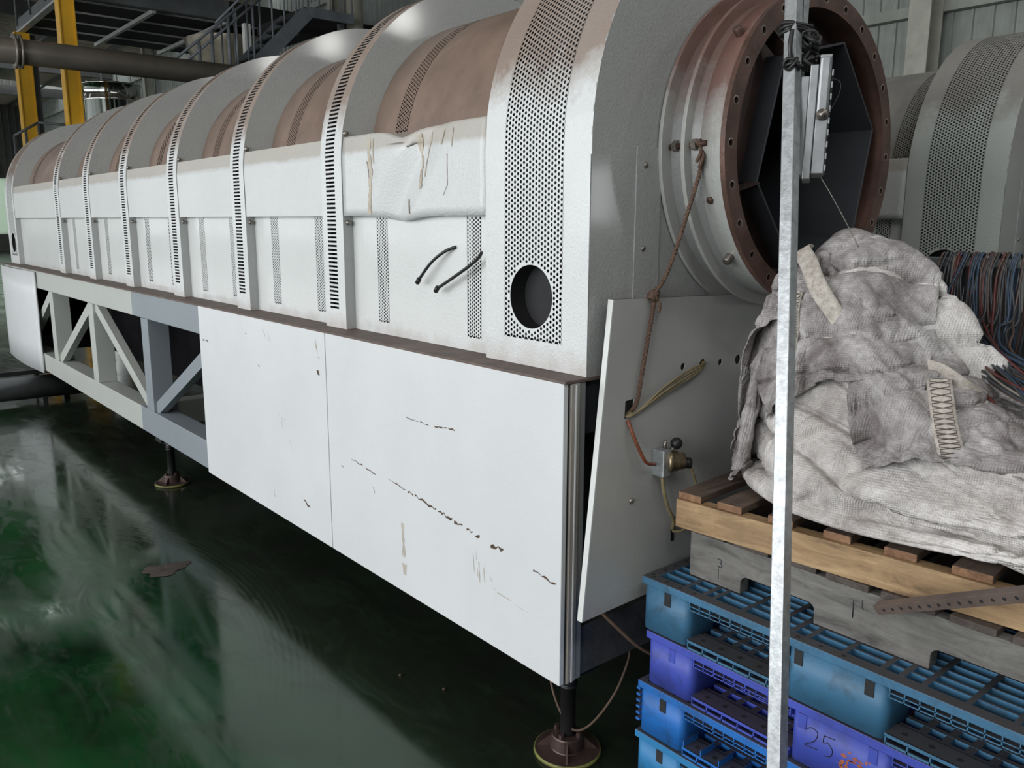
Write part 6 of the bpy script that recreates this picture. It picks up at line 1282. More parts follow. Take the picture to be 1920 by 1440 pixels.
-6,-1,-1,1,1,6,1,2,-1,2,1,1,-1,3,0,1,2,1,0,-3,-3,-1,-2,2,0,1,1,0,-2,4,6,-1,-2,2,-22,-5,31,-16,-1,9,5,2,-3,-1,6,1,-4,-1,0,-4,1,0,-7,4,-5,-1,0,-1,2,-2,
-4,-3,-2,-2,0,2,-2,0,-1,0,-1,1,-1,-1,0,0,-1,-1,0,-1,-1,0,-1,0,0,0,3,4,-1,-1,-1,-1,-2,-1,1,-1,0,2,0,-1,0,0,1,1,2,8,2,-5,-2,2,-1,-1,1,3,6,3,-1,1,1,0,
2,0,2,1,1,0,-1,3,-1,-2,-3,-3,-1,-1,0,1,1,-4,-2,12,1,-11,14,-7,0,13,-1,-5,-7,-2,-1,1,3,3,6,0,-6,3,-3,-1,2,-12,6,0,-1,1,-1,-3,-4,-3,-1,-1,-2,-1,2,-3,1,-1,0,1,
0,-3,2,-1,-1,-1,-1,0,0,-1,0,0,1,2,0,-3,1,0,0,0,2,-1,-2,1,2,-3,1,1,-1,2,-1,4,2,-2,-2,0,0,1,0,2,0,4,4,4,2,-2,3,1,-1,0,2,1,1,1,1,-1,2,2,-1,-1,
0,-1,-1,-2,0,-1,-3,-10,17,-4,6,2,-26,-2,4,7,11,3,1,-1,-1,-1,-2,-1,3,-10,-1,-2,0,10,-1,0,0,-2,-1,-2,-5,-1,-2,-2,-1,0,-2,2,-2,1,-1,0,-1,0,1,-2,0,0,0,-1,-2,0,0,0,
0,0,0,1,0,1,0,3,-3,-1,2,1,-3,1,-1,1,2,1,0,-4,1,0,1,0,0,1,1,0,2,1,6,4,4,-1,0,2,1,0,-2,2,2,1,1,1,-2,0,2,0,-1,-1,-2,0,-1,-1,0,0,-13,22,-10,-8,
14,-1,2,-4,-6,-2,0,0,-1,0,0,-1,-1,6,0,2,3,-1,0,-1,-1,0,-2,-3,-5,-2,0,-2,-1,-1,0,-1,0,0,0,-1,-1,1,-1,0,0,-1,-1,-1,-1,0,0,-1,1,0,0,1,1,3,2,-5,0,3,-3,1,
-1,0,2,0,2,-1,5,0,-5,-2,-1,0,2,1,0,1,1,0,5,5,2,3,-1,1,2,0,1,-1,1,3,0,1,0,0,-2,0,-1,1,2,0,1,1,2,0,1,-16,-1,13,0,0,-1,2,0,0,-2,-1,-1,-1,-1,-1,
1,1,-1,1,-1,0,0,-1,-1,-2,-2,-2,-4,-2,-2,0,-1,-1,-1,-1,0,-1,-1,0,1,-1,1,0,-1,-1,-1,-1,0,0,-1,1,-1,1,0,0,5,-1,-2,0,1,-2,2,-2,2,-1,1,1,1,1,1,2,1,-1,-1,-2,
-2,-1,1,1,0,2,3,4,3,2,2,0,1,2,0,1,-1,1,2,1,1,0,2,1,0,1,0,1,0,-1,-1,-3,3,0,-3,-6,0,2,0,0,1,1,0,1,0,0,-1,1,-1,-1,1,-1,0,-1,-1,-1,-1,-3,-2,-2,
-4,-2,-1,-1,-2,0,-1,-1,0,-1,0,-1,-1,1,0,-1,-1,-1,0,1,-1,0,0,0,0,0,0,4,-1,-1,0,1,-1,0,1,0,0,1,0,1,1,0,-2,6,2,1,-1,0,-2,-2,-2,-2,1,1,2,3,3,3,2,1,
1,1,2,1,0,-1,1,-1,3,1,2,0,2,0,1,0,0,0,1,-4,2,0,1,-1,-3,-3,-2,0,-1,-1,2,-1,1,0,2,0,1,0,0,0,-2,0,-1,0,-2,-1,-1,-3,-4,-2,-1,-2,0,-2,0,-1,-1,0,-1,-1,
0,0,-1,1,0,0,-1,-1,1,-1,0,0,0,0,0,1,0,1,0,0,1,-1,1,0,0,1,1,0,1,2,-3,1,5,1,1,0,1,-1,-1,-2,-2,0,1,2,0,2,2,3,2,2,1,1,2,0,-1,4,0,2,-1,1,
1,1,0,0,1,-1,-6,10,2,-3,-5,1,0,0,0,0,-1,0,-1,0,0,0,-1,0,-1,0,-1,-1,0,-2,-1,-1,0,-1,-6,-2,-3,-3,-1,-1,-1,-1,-1,-1,-1,-1,-1,1,0,-1,0,-1,0,-1,0,0,0,0,0,0,
0,0,1,0,1,-1,0,1,0,1,0,0,1,1,0,1,-1,1,1,-2,2,3,2,1,1,1,0,2,1,-1,-3,-2,0,1,0,1,0,1,1,1,1,3,4,1,1,2,1,1,0,1,0,0,-3,-4,7,3,-1,0,0,-1,
-1,-1,0,-1,1,0,-1,1,-1,-1,0,0,-1,0,-2,0,-1,0,-1,-2,-4,-2,2,-3,-4,-2,-2,0,-2,-1,-1,-1,0,-1,0,0,-1,-1,0,0,-1,0,0,0,0,0,0,0,2,0,-1,0,-1,1,0,1,0,0,1,-1,
2,0,1,0,-2,3,1,-4,-1,4,2,4,1,1,2,1,1,2,2,-1,-2,-2,0,0,1,1,2,3,4,4,0,-1,1,-1,0,0,-1,-1,-2,-2,-1,7,3,0,0,1,-1,-1,1,1,-1,0,-1,0,0,-1,0,-1,0,-2,
1,-2,0,-1,-3,-2,-2,-1,0,0,-2,0,-3,-3,-1,-2,0,-1,-2,0,-1,-1,0,-1,-1,0,-1,0,-1,1,0,0,-1,1,0,1,-2,0,1,-1,1,-1,1,0,1,1,-1,1,1,0,0,0,1,1,0,0,-3,1,-2,1,
5,4,2,2,3,1,4,4,1,1,-1,-1,1,2,2,0,0,-3,0,0,-1,-2,0,-1,-1,-1,0,2,6,3,0,0,0,0,0,0,-1,0,0,0,0,-1,0,0,0,0,-2,0,-1,-1,0,-1,0,-3,1,-3,0,-2,1,-4,
-4,-2,-2,-1,-2,-1,0,-1,0,-1,0,-2,0,-1,0,-1,1,-1,0,-1,1,0,0,-1,0,0,0,0,0,1,0,1,-1,1,1,0,0,1,-2,5,-1,-5,6,0,-2,-4,6,-4,-1,4,4,3,0,4,6,4,3,1,2,1,
0,-1,-2,-2,-2,-1,-1,-1,0,0,0,0,2,1,4,3,2,0,0,0,0,2,-1,0,-1,-1,0,0,-1,1,-1,-1,0,0,-1,-1,-1,0,-1,-1,0,1,-3,0,-2,0,-3,-1,-3,-4,-1,-2,0,-1,-1,0,-2,0,-1,0,
-1,0,-1,0,0,0,-1,1,-1,-1,-1,0,0,0,0,0,0,0,1,0,1,-1,2,0,-3,5,1,-5,6,0,-5,5,1,-2,-3,7,-3,-4,0,5,6,-1,2,3,2,2,1,1,0,-1,0,1,0,0,1,0,1,1,2,2,
1,3,2,1,0,0,0,0,1,0,0,-1,0,-1,0,-1,1,-1,0,-1,-2,-1,1,-1,-1,-1,-1,-1,0,-1,0,-1,0,-1,-3,0,-2,-3,-3,-1,-2,0,-1,-1,0,-1,0,-1,-2,0,0,0,-1,0,0,0,-1,0,0,-1,
0,-1,0,0,1,0,1,0,0,0,0,2,0,-2,2,2,-5,7,0,-4,5,0,0,-3,7,0,-1,-5,1,7,2,3,1,1,1,1,1,1,1,0,1,1,0,2,1,2,1,2,2,1,-1,0,0,0,1,0,0,0,-1,0,
-1,1,-1,0,-1,0,-1,1,0,-2,-1,0,-1,-1,-1,-1,-2,1,-1,0,-3,-1,0,-2,-2,-4,-2,-1,-1,-2,0,-1,0,-1,-2,0,0,-2,0,0,-1,-1,1,-1,0,0,0,0,-1,1,-1,0,0,0,1,0,2,2,-4,3,
0,-3,4,0,2,-4,5,1,-4,6,0,0,-3,1,5,2,-1,-4,6,4,3,1,1,1,1,1,1,1,1,0,2,1,1,2,-1,1,2,0,0,1,-1,1,0,0,0,0,0,-1,0,-1,0,0,-1,-1,0,-2,0,1,-2,0,
0,-3,-1,0,0,-3,1,-1,0,-3,0,-1,-2,-3,-2,-3,0,-1,-1,-1,-2,0,-1,-1,2,-1,-2,-1,1,-2,0,0,0,-1,1,-1,1,0,0,-1,0,0,2,-1,2,-1,0,0,0,3,-5,5,0,-1,1,0,4,-4,4,1,
0,2,-1,4,0,4,-2,7,2,1,2,1,1,1,0,2,1,3,0,1,0,1,1,-1,-1,1,1,-1,1,0,0,0,0,-1,1,-1,1,0,-1,-1,1,-2,0,-1,0,0,-1,-3,-1,3,-4,-1,-1,1,-2,-1,-1,0,-3,0,
-1,-4,-1,-1,-3,-1,-1,-1,0,-1,-1,-1,-2,2,0,-2,0,1,-2,0,1,-1,-1,0,0,1,0,0,-1,0,0,0,0,1,1,-3,5,-2,1,-2,1,4,-4,5,-1,2,-2,3,2,0,0,3,3,0,4,2,1,2,1,2,
1,1,2,1,1,-1,1,2,1,0,2,1,0,-1,1,0,0,-1,0,0,0,1,-2,1,-1,1,-1,-1,0,0,-2,0,-1,0,1,-3,-1,0,2,-4,0,0,-2,-2,1,-3,0,-4,-1,-4,-2,0,-1,-2,-1,-2,-1,0,0,0,
-1,-1,1,0,-1,0,-3,0,1,1,0,0,-1,-1,1,-1,-1,1,1,1,-3,1,-1,2,-2,2,0,0,1,0,2,-1,1,0,1,-1,4,2,0,-2,4,4,4,0,4,2,1,2,2,0,0,2,2,2,0,0,0,1,0,0,
-1,1,0,1,0,1,-1,1,0,-1,0,-1,0,0,0,-1,-2,2,-1,-1,-1,0,-1,-1,0,-1,0,-3,-1,-1,2,-3,-4,3,-2,1,0,-4,-1,-5,-1,0,-2,1,-1,-2,0,1,0,-2,-1,0,-1,2,3,-3,-2,1,-1,0,
1,-1,-1,1,0,-1,-1,1,1,-1,-1,0,2,0,1,1,1,0,1,-2,2,0,0,1,2,1,0,1,1,4,4,4,-2,5,1,-1,2,3,1,-1,3,1,1,-2,1,0,1,-1,2,0,1,0,1,0,0,-1,2,-3,1,-2,
-1,0,1,0,-1,-3,1,1,-2,-1,0,2,-2,-1,0,1,-2,0,-2,2,-5,-2,0,-1,0,-2,-3,2,-6,-1,1,-2,0,-1,-2,0,0,1,-1,1,-1,-1,0,2,0,-3,-1,0,-2,2,1,0,1,-2,-4,1,2,2,1,0,
0,1,1,-1,-1,-1,-2,1,3,2,-1,0,0,2,2,2,0,3,5,4,1,-4,7,1,-4,2,1,1,-1,4,2,3,-1,1,0,0,0,3,-1,-1,-1,-1,0,-2,-3,2,-3,2,1,-2,1,1,1,1,1,0,0,-5,-1,4,
-1,-3,-1,3,-2,-3,0,-1,1,-2,-4,-3,-1,-2,-2,-2,6,-4,0,-1,-1,0,-2,-1,-1,0,0,-2,1,-2,0,-1,-1,-2,1,-1,0,-2,4,1,-1,2,1,0,-2,-1,2,-1,-2,0,0,1,0,-3,2,2,-2,6,1,0,
-2,1,3,3,4,-1,1,1,3,2,-3,5,2,-2,3,2,-4,-3,2,2,0,0,-1,4,-1,-3,2,2,3,1,-2,1,0,1,2,0,-2,-1,-2,-1,-2,0,-1,-1,1,2,-2,-3,1,1,-2,0,2,-2,0,0,0,-4,1,-1,
-1,-4,0,-1,-3,2,-1,0,-2,-4,0,-3,0,-3,4,0,0,-1,0,1,-1,-2,2,-1,3,-2,-1,1,1,-4,3,0,2,0,0,1,1,1,1,0,1,1,0,1,1,-1,5,0,0,1,1,-2,-2,2,2,4,0,1,0,2,
5,3,0,0,4,-1,0,-2,2,-3,2,-1,2,0,-1,2,-1,1,2,-3,0,-1,2,-3,1,0,3,-3,1,-1,4,-4,2,-3,3,-5,-1,-1,4,-5,1,1,-3,-2,1,-2,0,-4,5,0,0,0,0,0,0,0,0,0,0,0,
0,0,0,0,0,1,0,0,0,0,0,0,0,0,0,0,0,0,0,1,0,0,0,0,0,0,0,0,0,0,0,0,0,0,0,0,0,0,0,-1,0,0,0,-1,0,0,0,0,0,0,0,0,0,0,0,0,0,0,0,0,
0,0,0,0,0,0,0,0,0,0,0,0,0,0,0,0,0,0,0,0,0,0,0,0,0,0,0,0,0,0,0,0,0,0,0,0,2,15,-14,12,-11,-1,11,-12,0,0,1,7,-4,4,-2,4,-2,-3,4,-3,2,-7,-2,9,
-9,1,13,1,-14,14,-11,-4,11,-4,4,3,-2,1,1,0,-11,-1,1,5,6,-6,-2,4,4,1,1,-13,9,-12,12,-5,-4,11,-8,-4,7,3,-11,5,-5,0,1,7,-7,3,0,-3,4,-4,3,-4,1,6,-7,0,8,-8,9,-8,
7,-2,2,-7,-1,7,0,-2,-5,2,-1,3,-3,6,0,-1,-6,0,3,8,1,-11,8,-9,11,-6,3,-5,6,-5,-7,12,-4,1,2,-4,6,-1,3,-2,1,0,-3,2,-3,4,-5,-12,18,-1,-17,-1,21,-20,20,-4,-11,15,-4,-1,
-4,-5,-4,-4,11,7,5,0,-3,3,-7,6,0,0,-21,22,-8,3,0,3,-3,-5,1,-1,-12,0,17,-14,11,2,0,-5,5,-11,-1,2,-3,4,3,4,1,-13,6,8,-9,8,-14,14,-5,-6,-3,12,2,-7,-7,1,5,0,3,-1,
4,-6,-1,2,7,-2,1,-2,-8,8,0,-4,7,-11,10,-6,5,5,-12,12,-6,7,-1,-1,-1,-2,-1,-1,1,3,-1,1,-1,1,-6,9,-9,11,0,-10,-5,10,-5,9,-1,-18,5,7,8,1,0,1,-4,4,-3,-3,-3,2,6,-22,
0,7,3,-16,3,21,-8,-2,13,-15,10,-1,-3,-5,-4,13,-14,-1,0,-1,4,16,-1,0,-3,-6,-7,-1,-2,14,3,-14,3,-5,10,-12,6,9,-2,-11,0,1,8,4,3,1,0,0,0,-2,3,-1,0,-7,3,-3,-4,12,-15,8,
-10,9,-10,0,2,7,13,-9,8,-18,0,2,-3,-1,0,-1,-1,0,1,0,6,-3,13,6,0,-17,3,16,0,1,1,1,-4,3,-13,-11,-3,3,3,13,6,-12,-6,-5,-2,-3,4,11,-3,-7,25,-7,5,-12,-10,2,1,16,-14,11,
3,-2,-3,-3,7,-2,-1,1,1,-7,1,1,2,6,0,-1,-6,-9,-3,5,-2,12,-9,9,-14,0,4,7,2,3,2,-1,-2,-3,-5,3,3,3,-3,1,-8,10,-3,-8,6,-14,5,12,-8,-3,18,-7,6,4,1,-1,-3,-6,-7,-2,
0,-2,-1,0,1,-1,0,2,-2,11,5,3,0,4,2,0,0,-9,-10,-1,6,5,9,-1,-2,-4,-3,-14,-5,-1,1,0,0,2,-3,1,0,1,2,25,-26,3,2,5,-4,-4,14,7,-4,-5,8,0,1,0,1,-1,-2,0,2,0,
1,-1,-3,-2,3,-1,-2,-2,0,-8,3,-1,8,0,2,4,0,-1,-4,-7,-6,0,10,-5,-6,0,4,-5,14,5,-4,4,2,-6,-6,-11,-1,4,-10,15,3,-4,-8,-3,3,6,-1,-8,1,1,2,1,0,9,-4,-2,3,-2,1,-8,
-10,15,-3,-2,-7,16,8,0,0,-2,-3,1,1,2,0,1,-1,-1,-2,-2,-1,-2,-1,-2,-2,-2,-9,1,15,-17,6,8,3,1,2,-9,6,2,-1,-8,-3,6,-1,-1,-2,-1,-3,-1,0,6,7,3,1,0,0,1,-1,0,0,0,
0,1,-1,-1,-3,-9,5,4,-5,-4,-7,1,3,0,-4,7,-8,5,4,1,-5,15,-1,-2,1,-8,19,0,-7,-10,-2,-1,2,17,1,-1,1,1,-1,0,0,-2,2,-3,3,-6,5,-16,17,-9,-4,-3,9,-10,15,-5,-11,-1,-1,2,
2,-1,6,5,5,0,2,3,-1,0,-2,-1,-2,-3,-3,-13,2,13,1,6,-1,-1,-2,-1,2,-2,-15,6,-3,-2,-1,3,-2,-2,2,2,0,-4,0,8,4,-7,-1,10,-2,2,-6,5,3,-8,4,-12,1,7,-8,2,12,4,-12,-4,
0,-2,1,-3,11,-11,1,6,3,4,7,0,9,-1,4,-10,-7,1,5,6,4,0,-5,7,-5,4,1,0,-1,-11,3,8,-2,1,-5,6,-1,-13,8,7,0,0,-6,-16,6,-1,1,-3,1,4,-1,2,7,-4,0,1,9,-1,-1,-1,
3,2,-1,0,0,0,-6,-2,-6,1,-7,7,6,-1,1,-13,0,-3,3,0,-1,1,2,1,2,0,-1,-7,9,6,2,-16,14,-2,1,4,-5,6,-16,12,-10,-4,1,-2,-1,6,11,-4,-3,0,-2,1,-10,2,0,4,8,-8,-2,16,
-2,15,-11,-6,3,8,5,1,-1,-4,4,0,1,-8,-2,-2,1,10,0,-9,-1,9,-8,8,1,-2,3,1,1,-2,-19,15,3,1,1,1,0,-1,-2,-1,-5,10,0,-1,-6,6,-1,2,-1,0,0,-2,-5,-5,9,-9,3,-4,2,-14,
2,14,-1,5,-6,-5,-3,-5,2,1,-1,0,1,0,-2,14,-11,-5,10,3,-13,13,7,-17,14,0,0,1,-2,-4,-1,-1,-2,-6,15,-1,4,0,-1,2,-5,-3,-4,-7,0,4,15,-16,0,10,-15,7,8,2,0,-1,0,0,1,0,
0,1,-1,0,1,-12,1,9,0,-2,0,3,-1,-8,4,-7,2,11,0,2,-3,0,2,0,-2,1,3,-2,1,-3,2,2,-1,-3,4,-1,0,0,0,0,-2,-1,-18,-1,4,-1,-3,0,-3,2,13,0,-2,7,-1,-1,0,-5,-4,-1,
-4,4,9,-5,-12,13,-11,10,0,-12,11,-3,-7,12,8,-9,2,6,0,1,-1,0,-15,14,-10,11,0,-5,5,-2,3,2,0,-2,-3,-4,9,2,0,1,0,-1,-2,-1,-1,-2,7,-2,2,0,-4,-8,2,9,1,-3,-7,1,9,-3,
-4,8,-7,7,-5,0,2,-1,4,-1,-1,3,0,2,-2,2,-3,3,0,0,-1,0,0,0,1,-1,0,-3,2,-1,-5,-3,-8,-3,-1,0,-2,-2,3,16,1,-12,4,6,1,-2,2,2,0,-2,-2,-14,3,-2,1,-1,7,-5,-3,12,
-13,0,13,5,-1,-9,11,0,0,-2,2,-6,4,-12,13,2,-5,5,1,-5,-5,4,3,-5,-2,11,-6,-7,6,-5,-5,-2,-1,0,0,3,-2,1,5,13,2,0,-11,-2,10,2,-3,2,-5,6,1,2,-1,-12,5,7,-1,1,1,0,
3,0,-1,0,1,-1,1,-1,1,0,0,-1,0,0,-3,1,-1,-4,4,-14,-5,1,2,3,-5,0,-3,7,-1,14,-2,-4,-6,7,0,-3,5,-1,-2,-10,4,-7,3,-4,0,16,-12,-5,6,-5,0,7,10,-3,-8,12,1,-1,-3,4,
1,-4,-8,2,10,-6,-3,-1,0,0,1,9,2,6,0,-3,-15,-2,2,0,0,1,-1,0,7,6,7,1,-5,-8,7,5,1,-3,3,-14,3,11,1,-8,9,1,0,-5,3,2,1,1,0,0,0,-1,1,0,-1,1,0,-1,0,0,
0,0,-2,1,-2,1,-15,13,-2,-5,0,2,4,-5,4,-14,15,-10,2,2,6,0,-3,0,2,-6,1,7,-1,1,-6,4,-6,-3,10,-8,0,-7,-4,0,11,7,-8,-7,12,3,0,-6,7,1,0,-1,-13,8,-2,1,-3,4,-10,0,
7,-2,4,1,1,-6,-2,1,1,0,1,2,2,1,-4,-8,2,8,3,-1,-4,-8,-4,10,7,-1,-9,9,1,1,0,0,0,2,1,0,0,-1,1,0,0,0,0,-1,0,1,-1,1,-1,-1,0,-6,-1,4,-3,-10,12,-1,3,-2,
0,-5,4,1,0,0,-1,0,-2,-1,5,-10,3,7,-4,1,-5,8,-6,4,-2,2,-3,4,1,0,-6,-7,-6,13,-1,-8,-4,10,4,3,-7,8,-16,0,3,4,-1,0,1,-3,-3,-5,9,-5,3,3,-12,7,6,1,0,-1,-3,3,
-1,-6,1,6,1,0,0,-2,-6,5,2,1,-1,-7,9,0,-1,1,0,3,-1,0,0,1,0,-1,1,0,-2,1,1,0,0,-1,0,0,0,-3,-1,1,-2,-1,2,-9,4,7,-6,4,-8,7,-11,9,-2,-8,10,2,0,-2,0,1,
-1,-3,-4,3,6,-7,3,-5,9,-6,-2,8,-1,1,0,-1,-5,-10,12,-8,-5,-1,3,4,3,-4,6,-9,10,-12,5,-3,4,-10,-1,2,11,-18,-4,4,15,4,-2,-2,-2,0,4,-3,-7,13,-2,-3,-4,-2,-1,3,5,3,-8,3,
1,5,-4,-11,-1,9,6,0,0,-1,4,0,0,1,-1,0,1,-1,0,0,0,0,0,0,-1,-2,0,0,-1,-6,8,-9,4,-5,6,-5,3,1,-1,-10,4,0,-9,4,9,5,-2,1,-2,2,1,1,0,-6,5,0,0,-3,2,1,
-2,2,-1,0,0,0,-9,9,-13,-6,0,0,0,3,6,5,-12,7,-7,0,-2,-1,3,5,12,-21,17,3,1,0,-2,0,0,1,-2,-2,6,-11,2,2,4,3,-1,-2,-1,-4,7,0,-10,6,4,1,-10,-8,4,9,3,2,-7,10,
-1,0,0,0,-1,1,0,0,0,0,0,0,-1,-1,0,-1,0,-3,-4,7,-21,20,-1,-3,4,0,-1,-2,-10,7,-8,-7,-1,4,4,11,-6,-2,-5,1,4,11,0,-13,2,10,1,-2,1,-1,0,1,-1,-1,0,-3,6,-10,-6,1,
-7,0,2,-2,3,-2,0,3,-3,0,2,18,0,12,-1,-3,-6,5,3,0,1,-1,-4,3,3,1,-1,0,-1,-2,1,-2,0,1,-3,-9,12,-19,-1,20,4,2,-8,-7,-1,1,7,2,6,0,0,0,0,-1,0,0,0,1,0,0,
-2,1,-1,-1,-2,0,-5,4,0,-20,12,9,-2,-8,0,3,5,2,-3,-8,-7,-2,-1,-1,3,4,10,5,0,-2,-2,2,-16,2,7,5,3,-1,1,-2,0,2,2,-5,3,-2,2,-17,0,0,-1,3,2,-3,1,-1,-1,11,6,0,
7,5,-11,1,-1,0,2,-8,1,2,10,4,0,-2,-4,-3,2,1,4,3,0,0,-2,-2,-14,9,-5,-5,18,-1,5,-1,0,-2,-5,-3,7,2,0,0,0,1,0,0,0,0,0,0,-2,0,0,0,-1,-2,-3,0,2,-1,-17,3,
7,9,-2,-7,-3,2,8,0,-8,-4,-7,3,0,-1,-2,3,4,-3,9,8,-6,-12,-2,1,3,3,-1,0,-1,-1,-1,11,-7,11,-6,6,0,-15,-5,0,0,2,2,0,16,1,2,-4,9,-2,-7,-4,4,-3,5,9,-3,-1,-2,1,
-7,3,5,4,1,-2,-5,-3,-3,0,4,6,3,0,-2,2,-1,0,-1,4,1,0,-2,-10,3,7,0,1,0,0,0,0,1,-1,1,-1,0,-1,1,0,-1,-2,-3,-3,1,3,-1,-11,0,1,3,7,3,-3,-5,1,4,-5,4,-10,
-5,-2,-1,3,0,2,5,3,9,-12,-6,-3,1,1,-2,-1,0,4,-1,1,3,-6,1,1,0,15,-2,-7,4,-2,1,7,0,2,-1,-1,3,2,-8,4,2,-1,-7,12,3,2,0,-5,5,0,0,0,-1,1,0,0,0,0,0,0,
-3,-10,13,-2,-3,7,-1,-1,0,1,4,-6,-11,6,8,-1,1,0,0,0,0,1,-1,0,-1,1,-1,0,0,-1,-3,-5,0,-1,5,1,-11,0,-1,0,1,6,3,3,0,-2,-7,6,0,1,-3,-5,-7,-1,-2,3,9,7,-10,4,
-5,-7,8,0,-1,-5,2,-5,1,2,0,-3,5,-4,0,9,-1,6,4,1,-2,2,0,1,-7,12,5,-5,5,0,0,-11,10,0,1,1,1,0,0,0,-1,1,1,-1,0,-4,-7,-5,3,12,0,-1,2,1,-2,1,2,1,-8,11,
0,-10,4,2,0,0,0,1,-1,1,0,-1,0,0,0,0,-1,-1,-2,-2,-3,-3,-1,3,7,-9,-2,-4,0,-2,0,1,3,5,6,-4,-3,-2,6,-4,2,-3,-10,3,-3,10,0,-5,0,7,-8,-2,-3,-1,1,0,1,4,-4,0,
4,-4,14,1,4,1,-1,-2,3,-1,-1,-2,-4,6,9,-3,-2,-3,2,3,-6,5,5,0,0,0,0,0,-1,0,-3,-4,-2,1,4,5,0,-2,-14,5,5,1,8,-2,-6,-2,8,-1,1,-3,-1,5,0,-1,1,0,1,-1,1,-1,
0,0,0,-1,-1,0,-2,-2,-2,2,3,-1,-3,3,0,0,-1,0,1,0,-1,1,0,0,0,-4,-7,-3,-1,1,8,-10,-2,1,10,-2,-1,-8,-1,-1,3,5,0,1,-1,-6,0,5,-3,12,-1,5,0,-1,2,0,-1,-5,-3,-6,
0,1,8,-1,-3,2,1,1,2,-1,-3,4,0,0,0,-1,0,-5,-1,2,3,1,1,-10,-2,11,-3,5,2,1,-6,-1,5,-1,1,0,1,0,-4,2,4,-1,-1,1,0,0,0,-1,1,-1,0,-1,0,0,-3,-4,1,1,-6,-3,
-2,0,-1,12,0,-1,1,1,2,-6,-4,-2,-3,7,6,1,-2,-3,-11,0,1,-4,-1,2,-2,2,1,3,-1,-4,1,-2,1,0,7,2,8,0,0,0,0,2,1,0,-7,-4,-10,1,0,0,9,1,-2,2,-3,3,-2,2,1,-1,
1,-1,-2,-1,0,1,0,1,-3,-7,4,7,-7,-7,18,-6,4,1,2,-1,-4,3,1,-1,2,0,-2,-1,2,2,-1,0,0,0,-1,0,0,-1,-2,2,-3,1,-3,0,-1,-1,2,-1,-1,-5,9,-15,5,-3,-1,0,5,9,-1,1,
0,-7,4,-4,4,3,0,-8,-6,-1,-1,-4,2,1,0,-2,0,0,-1,2,3,3,4,7,0,-2,-1,3,1,0,-2,-6,-6,-4,14,0,1,-6,14,4,-11,9,0,-2,2,-5,1,-1,2,0,-2,0,-1,0,-2,-2,-3,4,-5,9,
4,3,0,0,0,-2,2,-4,5,-1,0,2,0,-1,0,-3,2,2,1,-1,0,-1,0,0,-1,-2,2,-2,2,-1,-3,-5,4,0,-3,0,2,-1,0,-3,-7,2,1,-1,-4,0,12,3,1,0,-8,4,-5,3,3,2,-4,-13,-2,-1,
0,0,1,0,1,1,3,3,3,5,3,0,-5,0,6,-1,-2,-2,-8,-3,2,12,-14,4,11,-2,2,-9,4,-13,16,-6,0,4,0,2,-7,0,3,-1,-3,-4,0,0,4,1,1,-7,17,-14,12,2,0,1,-1,0,1,0,-1,2,
0,0,0,-2,-1,2,0,1,-1,1,-1,-1,-2,3,-2,0,0,0,-3,-1,-3,3,-1,1,-4,3,-4,4,-1,-1,-4,1,-1,-5,-3,5,11,0,-5,-1,2,1,0,0,2,-4,-13,-1,-1,0,0,4,3,5,1,3,3,2,1,-5,
3,-1,1,-9,3,-5,-4,5,9,-17,10,1,4,7,-10,6,4,-1,-16,17,0,0,-2,-16,2,1,0,2,2,5,3,3,1,0,0,1,-7,5,-1,0,2,2,-2,0,1,0,1,0,0,0,0,0,-2,1,2,-1,1,-2,0,0,
1,-3,-4,-2,0,1,2,0,0,-2,1,-2,1,2,-3,2,1,1,1,-1,-2,4,0,-1,-3,-6,4,2,-3,0,2,2,1,-1,3,-4,-2,-3,2,1,2,-2,1,4,1,0,-3,4,-4,-1,0,-5,-12,1,15,0,-14,1,-3,-2,
-9,0,3,18,-10,9,-2,-12,9,1,0,6,-1,-1,0,0,0,0,-1,-2,-4,-6,0,2,3,7,-3,3,-1,5,-2,1,0,0,1,1,0,-1,0,0,-1,0,0,2,-1,-2,0,0,-3,-1,0,-1,0,-5,4,2,-1,-3,2,1,
1,-2,-6,6,-1,1,1,0,2,-1,-9,-2,0,11,-11,2,10,-9,4,2,1,3,-2,3,-1,0,1,-1,-3,0,4,-1,1,-3,3,0,1,-2,-11,10,-11,2,-5,1,-1,9,-2,5,6,-15,0,13,3,-11,15,0,-10,-9,3,8,
-3,2,2,-3,-1,-3,-2,-2,1,4,1,-1,3,11,0,-2,-4,6,-7,8,0,0,1,-1,0,1,0,1,-2,0,1,-1,-1,0,0,-1,2,0,0,-2,2,-2,-13,10,0,0,-2,-2,-2,0,6,-10,9,0,-1,2,0,-2,1,-5,
-1,0,3,-9,7,7,-12,3,6,4,1,-1,1,-1,-5,-1,0,7,-13,3,5,5,-4,-7,6,5,-1,-10,10,-3,-7,-6,10,3,2,2,9,0,-5,-5,13,-5,-13,-1,-2,5,-5,2,12,-3,-7,0,0,2,-1,1,0,4,1,7,
3,-2,-13,8,3,2,1,2,0,0,1,0,0,-1,0,1,-1,-1,0,0,-2,0,0,4,0,0,0,0,-5,-8,2,1,3,0,0,0,0,-1,-2,3,-10,1,8,0,-1,1,0,1,-6,-5,10,-7,-5,10,4,-10,-1,9,3,-6,
0,6,2,-2,-1,-10,12,-5,0,0,-8,4,-3,-3,12,1,2,-9,6,3,0,-1,0,-2,6,5,-3,-19,16,6,1,0,0,0,-1,-4,-16,2,1,2,0,-1,0,3,5,4,5,0,-3,-13,0,-3,16,1,1,2,0,1,-1,0,
0,0,0,0,0,0,0,-2,-3,1,2,0,1,-1,-3,-3,-2,2,-1,0,2,0,0,-3,5,0,0,-1,0,-3,-8,6,4,0,1,0,0,1,-10,12,-14,0,10,5,-13,1,10,0,-6,-2,4,4,1,-1,2,-2,-7,3,2,-5,
